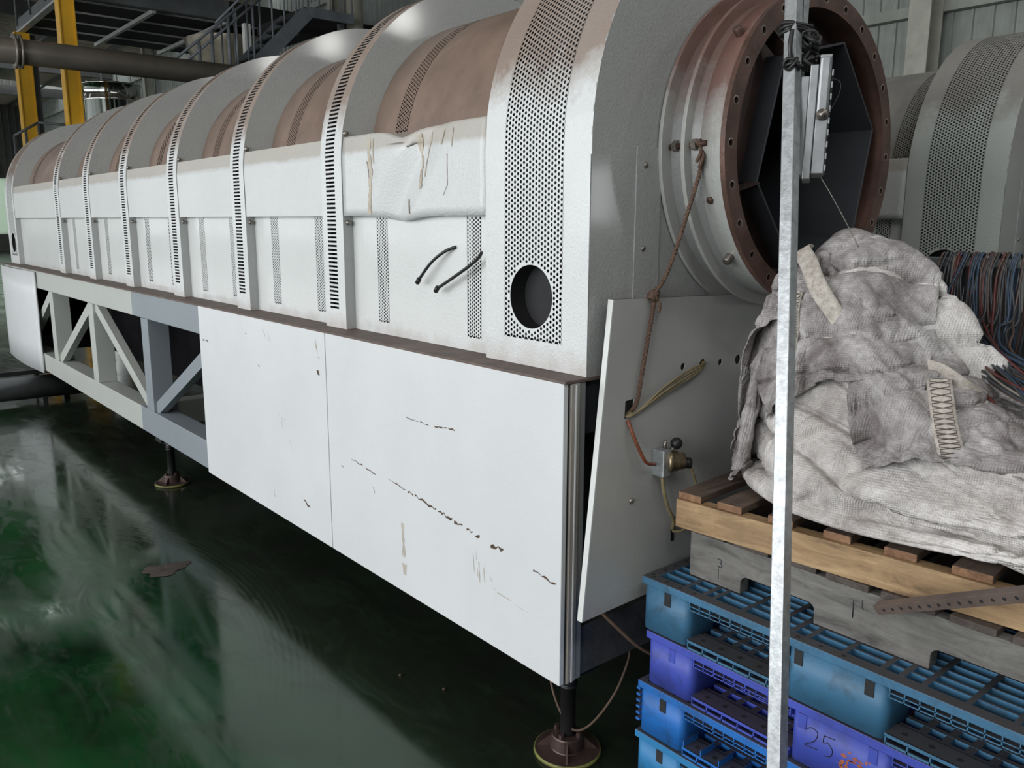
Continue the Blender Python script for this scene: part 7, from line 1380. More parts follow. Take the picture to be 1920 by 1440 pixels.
-1,-3,-2,8,5,-1,3,-7,5,-5,5,-3,8,2,-1,-2,-3,8,1,0,-2,-7,-6,-6,4,-4,2,0,1,4,8,2,3,1,-2,-3,-1,5,1,-12,8,0,2,-1,3,2,-1,-1,0,0,-1,1,-1,0,-1,-1,-2,2,3,-1,
-1,-1,0,-1,-3,-2,-1,1,0,2,0,-1,1,2,-1,-1,0,1,-1,-10,0,5,6,-2,2,-2,2,1,-3,-9,4,-2,13,-14,10,-1,3,-6,-3,3,1,6,-11,5,7,-8,0,-2,-3,0,-6,0,10,9,-15,7,3,0,2,-1,
4,2,-7,12,-5,0,4,-8,-3,9,2,2,0,-1,-2,0,2,1,0,-5,4,-13,0,-2,-5,-3,3,15,3,0,3,-1,2,1,-1,0,-1,1,0,0,-1,0,0,-4,1,0,2,0,-3,-1,2,0,-2,-2,-1,1,-1,0,2,0,
-6,6,1,0,0,-2,1,1,-7,-4,1,10,-1,0,0,-3,6,-8,-8,15,1,-4,3,-1,-1,1,-3,-4,6,1,-2,1,0,1,2,1,-4,0,-5,-2,-6,14,0,0,1,0,-3,2,2,-2,10,0,0,2,-8,-3,10,-10,2,4,
1,-3,-2,2,3,-2,-4,9,-20,14,-12,-4,1,2,-1,17,1,-1,3,-1,2,2,0,-1,0,-1,-1,1,1,-1,-2,-2,0,2,1,-9,4,-5,3,4,0,-2,0,-7,4,-2,-3,9,-4,-3,6,1,0,0,-1,-1,2,-4,-3,-4,
8,2,-1,1,0,6,-11,-6,10,4,-3,1,-1,2,-2,-1,-6,0,12,-7,0,-9,2,0,12,-1,-1,4,0,-8,8,-3,-2,-3,4,0,4,6,1,-1,-11,-8,12,9,-11,7,1,-2,-4,6,-4,3,-5,3,-2,-1,-2,-10,14,-6,
-6,1,5,9,-1,0,7,-1,0,1,-1,-1,1,-1,0,0,-1,1,-3,-2,2,5,-6,-3,0,0,-4,5,3,-3,1,-6,-1,-4,7,2,0,-2,0,4,0,0,-1,1,0,1,-3,-3,-4,6,2,1,-1,1,3,-6,-2,8,-5,3,
1,-2,3,2,0,-2,1,2,-10,-7,-3,8,4,-1,7,-8,2,-1,3,1,-6,4,1,-10,8,-2,5,-1,1,-4,-17,15,6,-1,-2,-5,1,-6,11,-12,9,-1,3,-8,6,-10,-6,10,1,-7,12,-7,5,3,-1,6,0,1,1,-2,
0,-2,1,0,1,-1,-3,-1,4,0,-5,-2,2,2,-5,-2,6,-1,0,-2,-4,1,5,-1,0,-1,-2,3,1,-2,3,0,0,0,0,-1,-2,-3,5,0,0,-3,4,1,-9,9,-3,2,3,-1,2,-1,1,0,-1,-5,-7,9,2,-6,
0,6,-10,7,-7,3,-3,8,1,-1,-4,3,7,0,1,4,-11,7,-7,-2,3,-8,2,-3,3,1,5,4,-11,5,-6,-5,1,18,-7,-15,1,19,-1,0,-7,0,13,1,-2,-3,6,-1,0,0,1,0,0,-4,-5,5,5,-11,-4,1,
0,-1,0,0,2,2,0,5,-10,3,-5,8,3,-1,-2,0,3,2,-3,-5,-1,-1,0,4,3,1,2,-2,2,1,0,-1,1,0,-14,3,10,4,-1,0,0,-1,-2,0,2,1,-1,-1,-4,-8,5,-3,3,-2,7,0,-6,5,-1,1,
3,7,-1,-16,18,-8,0,-10,7,-2,-1,0,-2,12,-15,7,5,-15,1,2,0,-2,0,3,14,-1,1,-2,-3,-4,-3,7,2,4,-3,10,-4,3,3,-2,-2,-8,5,2,-9,-4,-5,10,-8,-1,4,-2,-2,5,2,1,1,-3,-1,-2,
11,-1,-1,-3,3,2,-2,2,-1,-4,-1,-5,-2,-2,-1,6,3,-2,0,5,1,-6,9,-3,-8,0,3,3,3,7,-3,-5,1,3,3,-1,-11,4,1,3,2,0,-1,-8,5,2,-3,2,5,3,-11,12,-1,-8,11,-9,-9,15,-12,4,
3,-1,-3,-1,-7,1,0,3,-1,-6,1,17,2,-2,-1,-2,-2,-1,-2,-3,3,3,3,-2,5,10,-4,-5,-4,-2,-1,-5,-6,0,11,-5,-4,8,0,0,-5,7,-2,3,1,-1,-3,-3,3,9,-1,0,-2,0,3,0,-1,2,-2,-1,
-4,-2,-2,-3,0,6,7,1,1,-2,-4,8,-2,3,-1,0,-1,-4,-5,6,5,-1,-1,0,0,0,-4,1,-2,3,-9,8,0,0,-1,0,6,-2,1,4,-4,2,-4,0,2,-5,8,-7,4,-3,-2,-8,0,3,1,-1,3,-1,4,3,
0,3,-4,1,-4,-1,-1,0,-2,0,1,1,-1,-3,0,-3,-1,4,-4,0,5,6,-6,-2,3,2,1,1,-3,-5,6,3,2,0,-1,-2,-3,1,7,-1,-1,1,0,3,3,0,1,0,0,0,0,0,2,-1,-4,0,2,-2,2,-3,
-1,6,1,-1,-3,-3,5,-1,-5,-3,-8,2,1,7,2,-1,5,-9,10,-1,0,-1,-1,-4,5,-2,2,1,-9,13,-3,3,-14,-1,6,4,2,-8,1,-1,0,-1,1,0,0,0,4,-1,0,1,4,0,-2,-2,-1,-2,-1,-3,-3,-2,
1,-6,1,7,4,3,2,0,-1,-9,-1,3,3,-2,4,-2,-1,-1,2,1,4,0,-1,-2,-2,1,1,2,1,1,2,-1,1,2,2,1,1,0,0,1,-1,0,0,-2,0,2,-4,3,1,-8,-8,-6,-2,0,-1,1,1,2,8,3,
7,-7,6,0,-2,5,-2,0,0,-3,-1,-3,6,-3,2,-5,1,3,6,-8,3,-3,-3,5,-1,-4,2,0,0,0,-1,1,2,-2,2,4,1,1,-2,-6,-2,-2,0,-3,-4,0,2,2,-8,5,1,-1,5,0,3,-2,-2,3,2,1,
1,1,-2,-3,-1,0,2,0,1,4,-2,-1,-2,-3,1,4,0,1,2,2,-2,1,1,1,1,1,1,0,0,1,0,0,-3,2,-2,-2,2,-2,3,3,-1,-2,-1,0,1,2,0,0,-3,5,-1,0,-2,-1,0,-2,0,-3,-5,6,
6,-3,-2,-6,4,-2,5,5,-1,-1,-2,4,-7,0,3,-1,-1,1,1,1,-7,5,2,-1,-1,0,-1,0,-3,-1,-5,-3,4,0,1,-7,5,-1,0,0,-3,1,3,9,1,0,0,1,0,-3,-2,-1,0,1,2,1,-1,2,2,-3,
0,-1,-4,0,5,1,0,3,3,-1,0,0,1,1,2,0,1,-1,0,-1,-1,-4,5,0,-2,0,0,1,2,0,1,1,0,-1,1,0,-1,0,0,-2,-2,0,-2,0,-5,0,2,4,7,-6,-5,1,1,-2,-2,2,10,1,1,-5,
-3,2,-1,1,1,1,-1,-7,4,3,3,-2,1,-2,-1,-2,-2,-6,-2,4,-3,2,-2,-2,1,0,-2,1,-2,2,-3,1,8,4,2,1,-1,-2,-2,-2,1,3,3,0,0,-2,3,0,-3,-1,0,-2,-1,4,1,0,2,4,2,1,
0,0,-2,0,-2,-1,-1,-2,-5,14,-1,-5,1,0,0,-1,-1,2,1,0,2,1,-1,0,0,-2,0,-1,-1,-1,0,-4,-2,1,7,-2,3,-6,-2,-1,3,-2,-1,3,-2,2,1,0,2,1,1,2,0,-4,-4,2,4,3,-1,1,
-2,-1,1,-2,-9,0,2,-2,3,-1,-5,2,-2,1,-2,0,-1,1,-1,-3,1,5,5,2,0,0,-1,-1,1,3,6,0,-1,0,-2,1,0,-3,-1,-1,-1,-1,3,1,1,-1,-2,-1,0,-1,1,-1,0,0,-2,-1,8,1,4,4,
-1,0,0,-1,1,-1,-1,1,-2,0,1,-1,0,0,-2,-1,-1,-1,0,-1,1,5,-1,0,1,-6,-1,1,-2,2,1,-1,-1,1,0,2,2,1,2,-3,-3,0,3,1,2,3,1,-3,0,1,-2,-9,0,0,0,2,-2,-1,-2,1,
-2,0,0,-1,0,0,3,-4,-2,0,1,2,2,2,1,2,2,3,6,1,0,-2,-1,0,0,-1,-3,-2,-2,-1,-2,-1,1,2,5,0,-2,-2,-1,0,0,0,2,10,-7,-5,7,2,3,2,1,0,0,0,1,-1,0,0,-2,0,
-2,-2,-1,0,0,-1,-1,2,-1,-2,-1,1,-1,-4,0,-1,1,0,0,2,-1,-1,1,-1,-1,2,0,2,2,0,0,0,4,0,-1,1,-2,-1,-2,-4,-1,-1,2,-2,-1,-1,-1,1,-2,-1,0,0,0,-2,5,0,-5,-1,-1,0,
0,1,2,4,3,5,8,1,0,2,-1,-1,-2,-1,0,-2,-2,-3,0,5,0,-3,-5,1,0,1,0,0,2,5,7,-6,0,-1,-11,3,2,1,2,2,0,1,-1,0,0,-2,0,-2,0,0,0,-1,-1,-1,0,2,3,0,5,0,
-3,-1,-1,0,0,0,1,1,3,-4,0,-2,-3,0,1,-1,1,2,2,9,0,0,-1,1,-2,-3,-3,-1,-3,1,-2,0,0,-2,-1,0,0,-1,-2,0,2,-1,1,2,0,-4,-2,-2,1,1,1,2,3,3,8,7,1,0,1,1,
0,1,-1,0,0,0,-3,-7,-6,-3,1,0,3,2,3,4,4,1,-4,-3,2,-1,0,-8,-1,0,-1,0,1,0,0,0,0,1,-1,1,0,0,-1,1,0,3,1,2,4,2,-6,1,-4,0,0,0,0,0,0,2,-6,5,-4,-3,
2,0,0,6,4,-1,3,1,1,2,-1,-5,-6,-2,-1,0,0,-1,0,-1,-1,-1,0,0,-2,0,-1,0,2,-3,1,4,1,-3,-3,-2,-1,1,2,1,3,1,0,7,5,3,2,0,1,-1,-1,-2,-4,-4,-2,-1,2,4,1,3,
2,3,2,1,0,-3,-4,0,1,-1,0,2,-4,-1,-1,-1,0,-1,1,-1,0,0,1,0,0,0,1,0,5,2,1,0,-1,-7,4,-2,-2,-1,-1,0,-1,0,3,-7,3,-4,0,3,1,2,2,-1,0,6,4,-3,2,-3,-6,-1,
2,-2,0,-1,-2,-1,-1,-1,-1,-1,0,-1,-1,0,0,-1,2,-2,-3,2,2,0,4,-2,-2,-2,1,2,1,2,1,0,1,2,2,2,0,-1,0,1,1,2,2,2,2,1,3,0,0,0,0,0,-4,-4,0,1,1,-1,0,1,
3,-2,0,0,0,0,-1,0,0,-1,0,0,0,1,0,0,-2,1,-3,0,-1,3,-4,2,-2,-1,0,-1,-1,3,-6,1,-2,1,3,6,3,0,1,1,1,-1,-3,2,-3,-2,4,-4,2,-4,-4,-1,-1,0,-2,-1,-1,-1,0,0,
0,-3,5,-7,-1,7,-7,-2,3,3,-5,7,2,0,1,1,4,0,-2,0,-1,0,0,0,2,3,4,2,4,3,1,1,0,1,-1,0,0,0,-2,-5,-2,1,0,1,-1,-1,2,0,0,2,1,0,-1,0,1,0,-1,1,0,0,
0,-1,0,0,-2,-3,4,-6,-2,1,1,0,-1,-1,0,-2,0,-2,0,0,1,2,1,0,3,1,1,1,2,2,0,1,-3,0,-2,1,-6,3,-3,-6,-1,-1,-1,-1,-3,2,-3,-1,4,-6,-1,4,-7,-1,6,-5,-1,4,3,-5,
6,5,2,2,-1,5,4,8,1,-1,1,1,0,1,0,0,0,-1,1,0,0,-1,0,-1,-2,-3,-3,0,0,1,0,0,0,-1,2,1,0,0,0,0,0,0,0,1,1,0,0,-1,1,0,0,0,0,-2,-4,2,1,-5,1,-1,
0,-1,-2,0,1,-1,0,0,2,1,0,-1,1,2,0,2,0,0,0,0,1,-3,-3,0,-1,-1,-1,-3,-4,-1,-1,-3,0,-2,0,-2,1,2,-6,2,3,-4,-1,5,-4,-1,4,4,-4,3,6,5,2,0,4,2,6,2,0,1,
1,0,-1,1,-1,0,-1,0,-2,0,-3,-2,-2,-1,1,0,1,0,1,0,0,1,-1,1,1,0,0,1,0,-1,-1,0,0,0,0,1,-4,-1,2,1,0,1,1,0,-5,1,-1,-1,0,-1,-2,2,-1,0,1,0,0,1,-1,-1,
0,1,-1,-2,2,1,0,-1,0,1,1,-2,-1,-4,-1,-1,-5,-2,-1,-1,-3,-2,4,-3,-2,3,-1,-3,3,1,-3,2,4,-3,0,4,4,1,-2,2,7,6,-1,4,-5,3,2,1,1,0,1,0,1,-1,0,-2,1,-4,2,0,
-2,0,0,1,0,0,0,1,0,-1,2,0,-1,0,0,-3,2,2,-1,0,0,1,-1,-1,3,-3,-3,0,0,-1,0,3,3,-2,-2,-2,0,0,-1,0,1,-1,1,0,-2,0,1,-1,-3,1,3,-3,-3,3,2,-4,0,2,-1,0,
3,0,-1,-6,-6,-2,-3,0,-2,0,0,-1,-1,0,4,-2,-1,2,0,-2,3,5,-3,-1,3,3,2,-1,1,3,10,-10,6,0,0,1,0,1,0,0,-1,-2,0,2,-1,1,0,2,3,-2,0,2,0,-1,1,-1,1,0,-4,1,
1,1,-1,1,-3,4,2,-3,0,0,0,-3,2,3,-3,-2,1,-2,0,-2,5,4,-4,-3,1,-1,0,0,0,0,-1,1,-1,-2,1,0,-1,-3,2,3,-3,-2,0,2,-2,0,1,0,-1,-3,-3,-2,-1,-2,-1,0,-2,-2,0,3,
-3,-1,1,0,0,3,3,-2,-1,3,4,-1,-1,2,2,1,-1,0,1,1,0,2,0,-1,0,0,1,0,0,0,1,2,0,-1,0,3,1,0,1,1,1,1,0,1,-2,-1,-1,-1,2,0,1,-3,2,-4,4,3,-2,0,-2,0,
-3,4,1,-2,-2,6,-4,0,-4,3,4,-6,1,1,1,-3,0,-1,0,-1,2,-2,-1,-1,-1,-2,-3,2,3,-3,1,0,-2,-3,0,0,2,1,-5,1,-2,0,-2,0,3,-4,-1,1,3,-3,-3,4,0,-1,2,3,-2,-2,3,4,
-2,0,3,2,-1,-2,0,2,2,-1,1,-1,-1,0,-1,4,0,0,-1,1,1,0,-1,-3,2,1,0,2,0,2,-4,4,2,0,3,-4,1,-1,0,1,0,1,-2,1,2,-2,2,0,0,-1,2,-1,0,0,3,-4,-2,-3,2,4,
1,-2,5,-3,-2,0,-2,1,-1,-1,-2,1,2,-1,-2,-3,-1,2,-3,2,3,-3,0,-1,-1,3,7,-9,-1,0,1,-2,-1,0,-1,-2,2,3,-2,-1,0,1,0,0,2,1,-1,-1,2,-1,2,2,2,-1,0,0,-4,3,0,1,
0,-1,0,-3,6,4,-3,-3,4,4,-2,0,2,3,-4,-4,3,0,1,-6,5,-2,1,-1,-4,4,0,1,-1,-1,0,-2,4,1,0,0,1,1,0,1,-3,-2,3,2,-1,-3,-3,4,2,1,-1,6,-4,-1,1,-1,2,-1,0,-1,
-1,4,-2,0,1,1,0,-1,-1,2,-6,-1,-3,0,-1,-1,3,-5,-1,-1,2,4,-4,1,-2,1,4,-4,1,-1,-2,0,-1,4,0,0,0,1,0,-1,1,1,-1,4,-3,-4,4,2,2,-2,1,0,-2,3,5,0,-2,0,3,-3,
-5,3,2,-1,-4,-2,1,-1,-6,3,-1,3,1,-3,0,2,3,1,-3,1,-3,3,1,3,-3,-4,5,2,1,-1,1,1,0,2,-2,-5,6,1,-2,2,4,-3,-1,1,-1,3,-2,-1,-1,-2,4,-3,-2,-2,1,-2,-1,-1,1,-2,
-1,-2,2,1,-3,1,-1,-1,-1,0,4,-2,-2,0,0,2,-3,1,1,0,0,-6,4,2,2,-1,-2,0,0,1,1,-4,3,0,-4,3,0,4,-2,0,-3,-3,1,2,0,0,-1,1,0,-4,3,1,3,1,1,1,1,0,2,3,
1,2,0,4,-1,-1,1,-2,-1,-1,1,1,-1,1,-1,0,1,-1,-2,1,1,-2,1,0,7,0,-1,1,0,3,-2,0,-2,-1,0,0,-2,-2,0,2,-2,-2,1,0,0,-3,4,0,-2,-3,-2,4,-1,-2,0,-1,-2,0,-4,2,
-2,2,-1,1,-3,2,-2,3,-3,3,-3,1,-2,5,0,2,-2,4,2,2,-1,0,0,-2,4,0,2,-1,-1,-1,-2,0,0,1,-1,2,0,1,-1,0,-2,2,0,2,1,2,1,-1,0,-2,3,-3,0,0,1,1,0,-3,1,-1,
3,-3,1,1,0,0,2,0,2,0,1,0,
]
NU, NV = 108, 62
bv = [(x, y, z + ZBAG) for x, y, z in unpack(BAG_GRID, NV + 1, NU)]
bb = MB().add(bv, [(j * NU + i, j * NU + (i + 1) % NU, (j + 1) * NU + (i + 1) % NU, (j + 1) * NU + i) for j in range(NV) for i in range(NU)] + [tuple(range(NU))], True).obj('bag_body', 'bag', bag)
def crease(o, tilt, freq, depth, seed, levels=1):
    """subdivide a settled cloth and press drape creases into it"""
    md = o.modifiers.new('smooth', 'SMOOTH'); md.factor = 0.5; md.iterations = 1
    md = o.modifiers.new('sub', 'SUBSURF'); md.levels = md.render_levels = levels
    bpy.context.view_layer.update()
    ev = o.evaluated_get(bpy.context.evaluated_depsgraph_get())
    me = bpy.data.meshes.new_from_object(ev); o.modifiers.clear()
    old = o.data; me.name = old.name; o.data = me; bpy.data.meshes.remove(old)
    ns = [v.normal.copy() for v in me.vertices]
    for v, n in zip(me.vertices, ns):
        p = v.co; sv = Vector((seed, seed * 0.7, 0))
        w = noise.noise(p * 2.4 + sv)
        s1 = math.sin(PI * ((p.z - tilt * p.y) * freq + 1.5 * w))
        m1 = min(1, max(0, noise.noise(p * 3.1 + sv * 2) * 2.2 + 0.65))
        s2 = math.sin(PI * ((p.z + 0.5 * p.y + 0.6 * p.x) * freq * 0.9 + 2.0 * noise.noise(p * 3.0 - sv)))
        m2 = min(1, max(0, noise.noise(p * 2.6 - sv) * 2.4 + 0.3))
        r3 = abs(noise.noise(p * 11 + sv)); r4 = abs(noise.noise(p * 24 + sv))
        d = -depth * 1.2 * math.exp(-(s1 / 0.17) ** 2) * m1 - depth * 0.8 * math.exp(-(s2 / 0.18) ** 2) * m2 + depth * 0.35 * (s1 * s1) * m1
        d += depth * 0.34 * (0.18 - math.exp(-(r3 / 0.06) ** 2) * 0.6) + depth * 0.08 * (0.2 - math.exp(-(r4 / 0.08) ** 2) * 0.6)
        low = min(1, max(0, (p.z - ZBAG - 0.02) / 0.04))
        v.co = p + n * d * low
    for q in me.polygons: q.use_smooth = True
    me.update()
crease(bb, 0.28, 8.5, 0.026, 3.0, 2)
FLAP_GRIDS = [
(37, 34, [
270,-4,-1,-3,-2,2,-1,-7,-4,3,-3,1,-1,-5,1,-1,-9,-2,4,10,8,-1,1,-7,-10,-8,-1,-5,-8,-6,4,4,5,5,10,-1,-2,0,-2,-3,6,1,-2,-2,-2,-1,1,-3,-6,3,1,5,-1,0,-5,6,-5,-2,0,3,
1,-2,1,10,-2,1,0,-4,9,0,-1,-1,1,-3,-6,9,-1,-5,1,1,-6,8,-2,-9,12,0,-5,-5,6,-4,-3,0,4,0,0,3,2,2,1,1,-6,1,9,1,0,0,-2,0,-3,-5,9,-1,-3,-5,2,3,-1,2,-5,3,
4,-9,-4,5,-2,3,-1,0,-1,-1,9,0,2,-8,4,2,9,0,0,0,1,-1,0,-2,-6,2,6,-1,-3,-1,4,0,-5,-6,3,3,3,-9,-1,4,2,-2,-2,9,2,-1,-7,6,0,-3,8,-1,1,-2,-1,4,1,-1,0,-1,
-2,2,1,-8,6,-2,5,-3,-8,7,-4,-6,2,-1,3,1,6,2,-1,-8,6,-1,-2,1,8,1,-2,2,0,-2,-2,0,4,0,0,-1,4,1,-4,0,-4,0,5,-8,0,0,-2,3,-4,7,2,0,-8,6,-2,-3,1,0,9,0,
1,-2,3,-1,0,1,-5,4,-1,0,-1,2,1,1,1,-2,-9,7,-9,-1,5,-5,5,4,0,-8,5,-3,-1,2,0,0,9,1,0,3,-2,0,1,0,1,-5,4,-1,-1,-1,1,-2,2,1,0,-6,-6,6,3,-3,2,-5,2,3,
-4,2,2,0,-2,-4,10,0,2,0,0,-1,0,-1,2,1,-5,6,-2,-2,-4,8,-2,-2,-1,-6,10,2,-10,6,-1,-5,-8,6,4,1,-3,-3,0,-1,12,-1,-1,0,-1,1,1,-1,-2,0,2,0,3,-1,-1,-2,0,2,0,-1,
3,-3,10,-10,-5,5,-5,-5,2,-7,2,2,2,8,9,-1,0,-1,2,-1,-1,3,1,-1,0,-4,3,2,-1,-2,5,-3,1,0,-4,6,-7,9,-5,-5,4,-6,-4,9,-2,3,1,-3,8,1,-2,1,-1,2,1,0,-1,1,-1,-1,
0,3,-1,0,-2,1,0,5,0,-9,7,-5,7,-3,-5,3,-3,2,3,-4,-1,3,9,0,1,0,0,-1,1,-1,1,0,0,0,-2,-1,3,0,1,-4,2,3,-6,7,-7,6,-5,4,-2,1,-2,-8,5,4,-5,0,10,0,-1,0,
0,1,-1,-2,1,0,3,1,-1,-2,1,0,-1,1,3,-8,8,-7,3,-4,3,-2,2,-4,5,-4,-3,1,2,0,11,-1,0,0,0,-1,-1,2,-2,2,-1,-1,2,-1,0,1,-4,5,-5,6,-6,4,0,-1,2,1,0,-4,-1,0,
-8,-1,7,-4,11,-1,1,-1,0,0,0,1,2,-2,-2,0,-5,4,-1,1,0,0,2,-1,1,-3,1,5,-1,-5,1,2,-6,5,-2,-7,-6,-1,10,0,0,0,0,1,0,0,0,0,-2,-2,3,2,-2,-2,0,0,1,-2,-2,3,
3,-4,-2,3,2,1,-3,0,0,2,-4,2,8,2,0,1,0,0,0,0,-1,-2,1,-1,4,-1,-3,0,1,-1,0,0,4,0,-6,1,2,-1,1,-1,4,-9,7,-1,1,0,10,0,0,1,0,-1,0,0,0,2,1,3,-6,-6,
5,-1,0,0,0,0,1,-3,5,-1,-4,2,-2,1,1,0,0,-5,7,-1,9,-2,2,0,0,0,0,0,1,-1,0,0,0,0,0,-1,0,0,0,5,-5,3,-5,1,2,0,-1,-1,-1,4,-10,9,-8,2,11,-2,-3,2,2,0,
0,-1,-1,1,0,0,1,2,-1,0,-3,0,3,-7,6,-4,2,1,-1,-1,-1,2,0,-2,1,-7,1,-5,14,6,-1,-12,0,2,0,0,-1,1,1,-1,0,0,1,-1,1,-2,-2,5,-4,2,1,-4,2,0,1,-3,0,-2,3,0,
-1,-2,10,1,4,8,-14,-1,1,1,0,-2,-1,2,1,2,-2,1,1,3,-2,-2,-1,-1,-2,0,-5,2,3,2,-2,2,0,0,0,0,11,-4,-2,2,16,-4,-5,0,-1,-3,-1,1,1,-1,2,0,-1,-1,0,-1,0,0,0,0,
2,-4,-5,3,3,1,-1,0,1,0,9,0,-1,-2,-4,7,5,-1,-2,1,-2,-1,1,1,-1,1,1,0,-1,-2,0,-1,1,0,0,0,-1,-7,3,5,0,0,0,1,10,-2,1,0,-1,-4,0,4,2,1,3,-2,-2,0,1,0,
0,-2,0,0,-2,2,-1,0,0,0,1,3,-4,-6,6,2,0,0,7,3,1,0,0,0,0,-4,0,2,-1,3,-1,0,1,0,0,0,-2,1,0,-1,-1,-1,-1,3,1,-2,-1,2,1,0,0,-1,11,2,-1,-1,-1,0,-2,-1,
0,1,0,2,-1,-2,-1,3,1,0,1,-2,-1,-1,0,2,1,-2,0,-8,8,0,-7,6,3,0,13,-3,-1,0,0,-1,1,0,0,0,-1,0,1,0,0,0,-1,0,-2,-1,1,0,2,0,-1,-5,-2,10,-1,-1,0,-8,0,8,
8,1,0,0,2,0,-1,1,-1,0,1,-7,6,0,-1,0,0,-1,1,0,0,2,-2,-1,-5,5,1,1,-2,0,0,0,-4,-5,9,-1,1,2,-1,1,0,0,0,-1,-2,1,-8,8,1,-1,-1,-1,1,3,1,-2,-7,-2,5,3,
1,-1,0,0,-1,1,0,-4,8,1,-1,-1,0,0,2,-2,1,-1,1,-1,1,-9,7,1,1,3,0,-1,-5,-1,5,2,-1,-3,3,0,-2,0,1,0,0,0,9,-1,1,-1,-1,1,-1,1,1,0,1,0,-3,2,-10,2,6,0,
1,-2,5,1,1,-2,-1,4,-5,-1,1,0,0,1,-2,1,9,1,0,0,1,-2,0,1,0,0,-1,0,2,-1,-1,2,-7,0,3,3,1,0,-1,2,0,-8,4,0,-5,6,1,-2,1,0,9,0,0,0,0,1,-1,-1,-1,1,
0,1,0,-2,5,-5,0,0,-1,0,0,1,0,0,0,-3,-6,8,0,0,1,2,1,-2,9,0,0,-1,1,0,0,1,-1,-1,0,-1,1,2,-3,-3,2,2,-1,1,-1,-1,-1,-3,2,4,2,-7,4,-2,0,-1,1,5,-521,10,
11,10,11,10,11,0,9,9,10,10,11,9,10,11,1,10,8,0,6,8,9,6,0,5,9,8,6,7,5,6,3,1,4,-2,-1,0,-2,0,-1,5,0,0,-1,0,0,-2,-1,-1,5,0,1,-1,3,-1,-1,-5,3,3,0,-2,
1,-1,2,-3,-3,7,3,-1,-1,-1,1,-2,1,5,-3,0,0,1,-3,3,-2,-2,3,-1,1,7,-5,2,-2,-4,5,0,0,2,0,-3,-2,-3,8,-1,2,2,0,-1,-2,0,-2,0,5,0,-2,-1,2,-1,0,1,1,-2,-1,3,
3,-1,-9,10,-2,0,0,0,-2,1,-6,8,-1,-1,2,1,0,1,0,1,-1,-3,-1,1,4,-1,-2,0,2,0,-1,2,-1,0,-6,1,4,1,2,-1,0,-2,-3,-2,9,-2,0,1,2,-1,1,-4,0,1,2,3,0,-2,-1,2,
2,-2,0,-3,1,1,2,-3,5,-6,4,0,1,1,-2,-5,2,5,-1,1,0,1,3,1,-3,5,0,-5,-1,-1,2,1,-1,-1,0,3,1,0,-1,0,-1,5,0,1,-3,0,-1,0,-5,3,4,-1,1,1,0,-1,3,0,2,-3,
3,3,0,-1,-6,2,0,-1,0,0,0,3,1,-3,1,-6,4,-4,7,0,1,-6,3,4,-1,1,0,-1,1,0,3,0,0,3,-1,1,-1,1,2,-5,2,-1,-1,0,-1,1,-1,3,-5,5,-6,8,-1,-1,-1,4,-2,-1,2,-1,
-1,0,0,1,4,0,1,0,-1,0,1,-3,2,3,-3,2,-2,-1,0,0,1,-1,2,-3,5,-2,-2,-3,1,4,3,-2,-2,1,1,1,0,-2,5,-2,1,0,-1,0,1,-1,-1,-1,2,0,3,-2,0,-1,0,1,0,0,-1,3,
-1,3,-1,-4,2,2,-1,0,0,0,-1,-6,2,0,-1,-1,3,-2,-1,5,1,0,-4,0,1,2,-2,1,-2,-1,3,1,1,-5,2,1,0,1,-1,3,1,-4,1,-4,-1,-4,1,1,-3,2,-1,2,3,-1,0,0,0,-3,1,1,
1,-1,1,-1,-1,2,-4,4,0,0,-1,2,1,-2,2,-3,-3,4,-10,5,3,0,0,0,1,0,0,0,-1,1,-1,2,-3,0,1,1,-1,1,0,-3,3,-1,0,0,1,0,1,-1,0,5,-6,-4,8,0,5,-2,2,-1,1,1,
-3,-3,1,0,6,2,-4,-3,1,0,1,-1,-1,2,-2,1,2,0,1,0,0,1,-4,2,3,-2,0,0,5,2,0,0,-3,-2,-1,4,-4,2,1,-2,6,-4,0,0,-1,0,1,-2,2,1,0,0,0,-3,1,3,1,-2,2,1,
-2,1,5,0,0,-1,1,1,1,0,2,-3,-3,0,-2,7,-3,0,0,0,-1,1,1,-1,0,-3,0,3,0,-1,1,0,1,1,-1,0,5,-1,0,1,-1,1,1,0,2,-2,0,-4,1,1,2,-2,0,0,0,1,-1,1,-3,4,
0,1,-3,-2,2,1,-1,-2,4,-1,3,1,1,0,1,-1,0,0,-1,2,-1,2,-1,-1,-1,0,1,0,0,-1,0,0,2,0,-1,1,0,-2,-2,3,-3,2,0,-3,4,0,0,1,0,-1,0,0,0,1,0,2,-1,-2,1,0,
-1,0,0,0,2,-1,-1,0,3,-1,0,-1,-1,0,2,0,-7,4,4,-1,0,-1,0,1,0,0,1,0,1,0,-2,1,-1,1,0,1,0,1,-1,-1,2,0,-4,-1,3,2,1,-4,3,-3,5,-1,2,1,-1,1,0,0,0,-1,
0,-1,0,0,4,-1,1,-1,1,-1,2,0,0,0,0,-2,4,-2,-4,3,2,1,-1,1,-1,0,9,-4,0,-4,0,2,0,-1,-1,1,1,0,0,1,0,1,0,-1,0,1,0,1,-3,5,-4,-1,0,0,0,-3,1,5,0,1,
1,4,1,1,-4,-2,1,1,-1,0,-1,1,2,1,-1,1,0,2,-1,-2,0,1,2,-2,2,-1,-1,-4,-1,4,-1,-6,2,0,4,1,-1,4,2,-2,-3,1,0,-1,0,0,0,0,0,0,0,0,0,1,0,0,0,-2,-1,3,
1,-1,-3,0,0,0,-5,2,5,0,1,-2,1,2,1,-3,1,0,-2,-1,2,0,0,0,0,0,0,0,-1,0,0,0,-1,-1,3,3,-1,-4,1,-2,-2,0,3,2,0,0,1,1,-1,0,0,0,1,0,-2,0,1,-2,1,0,
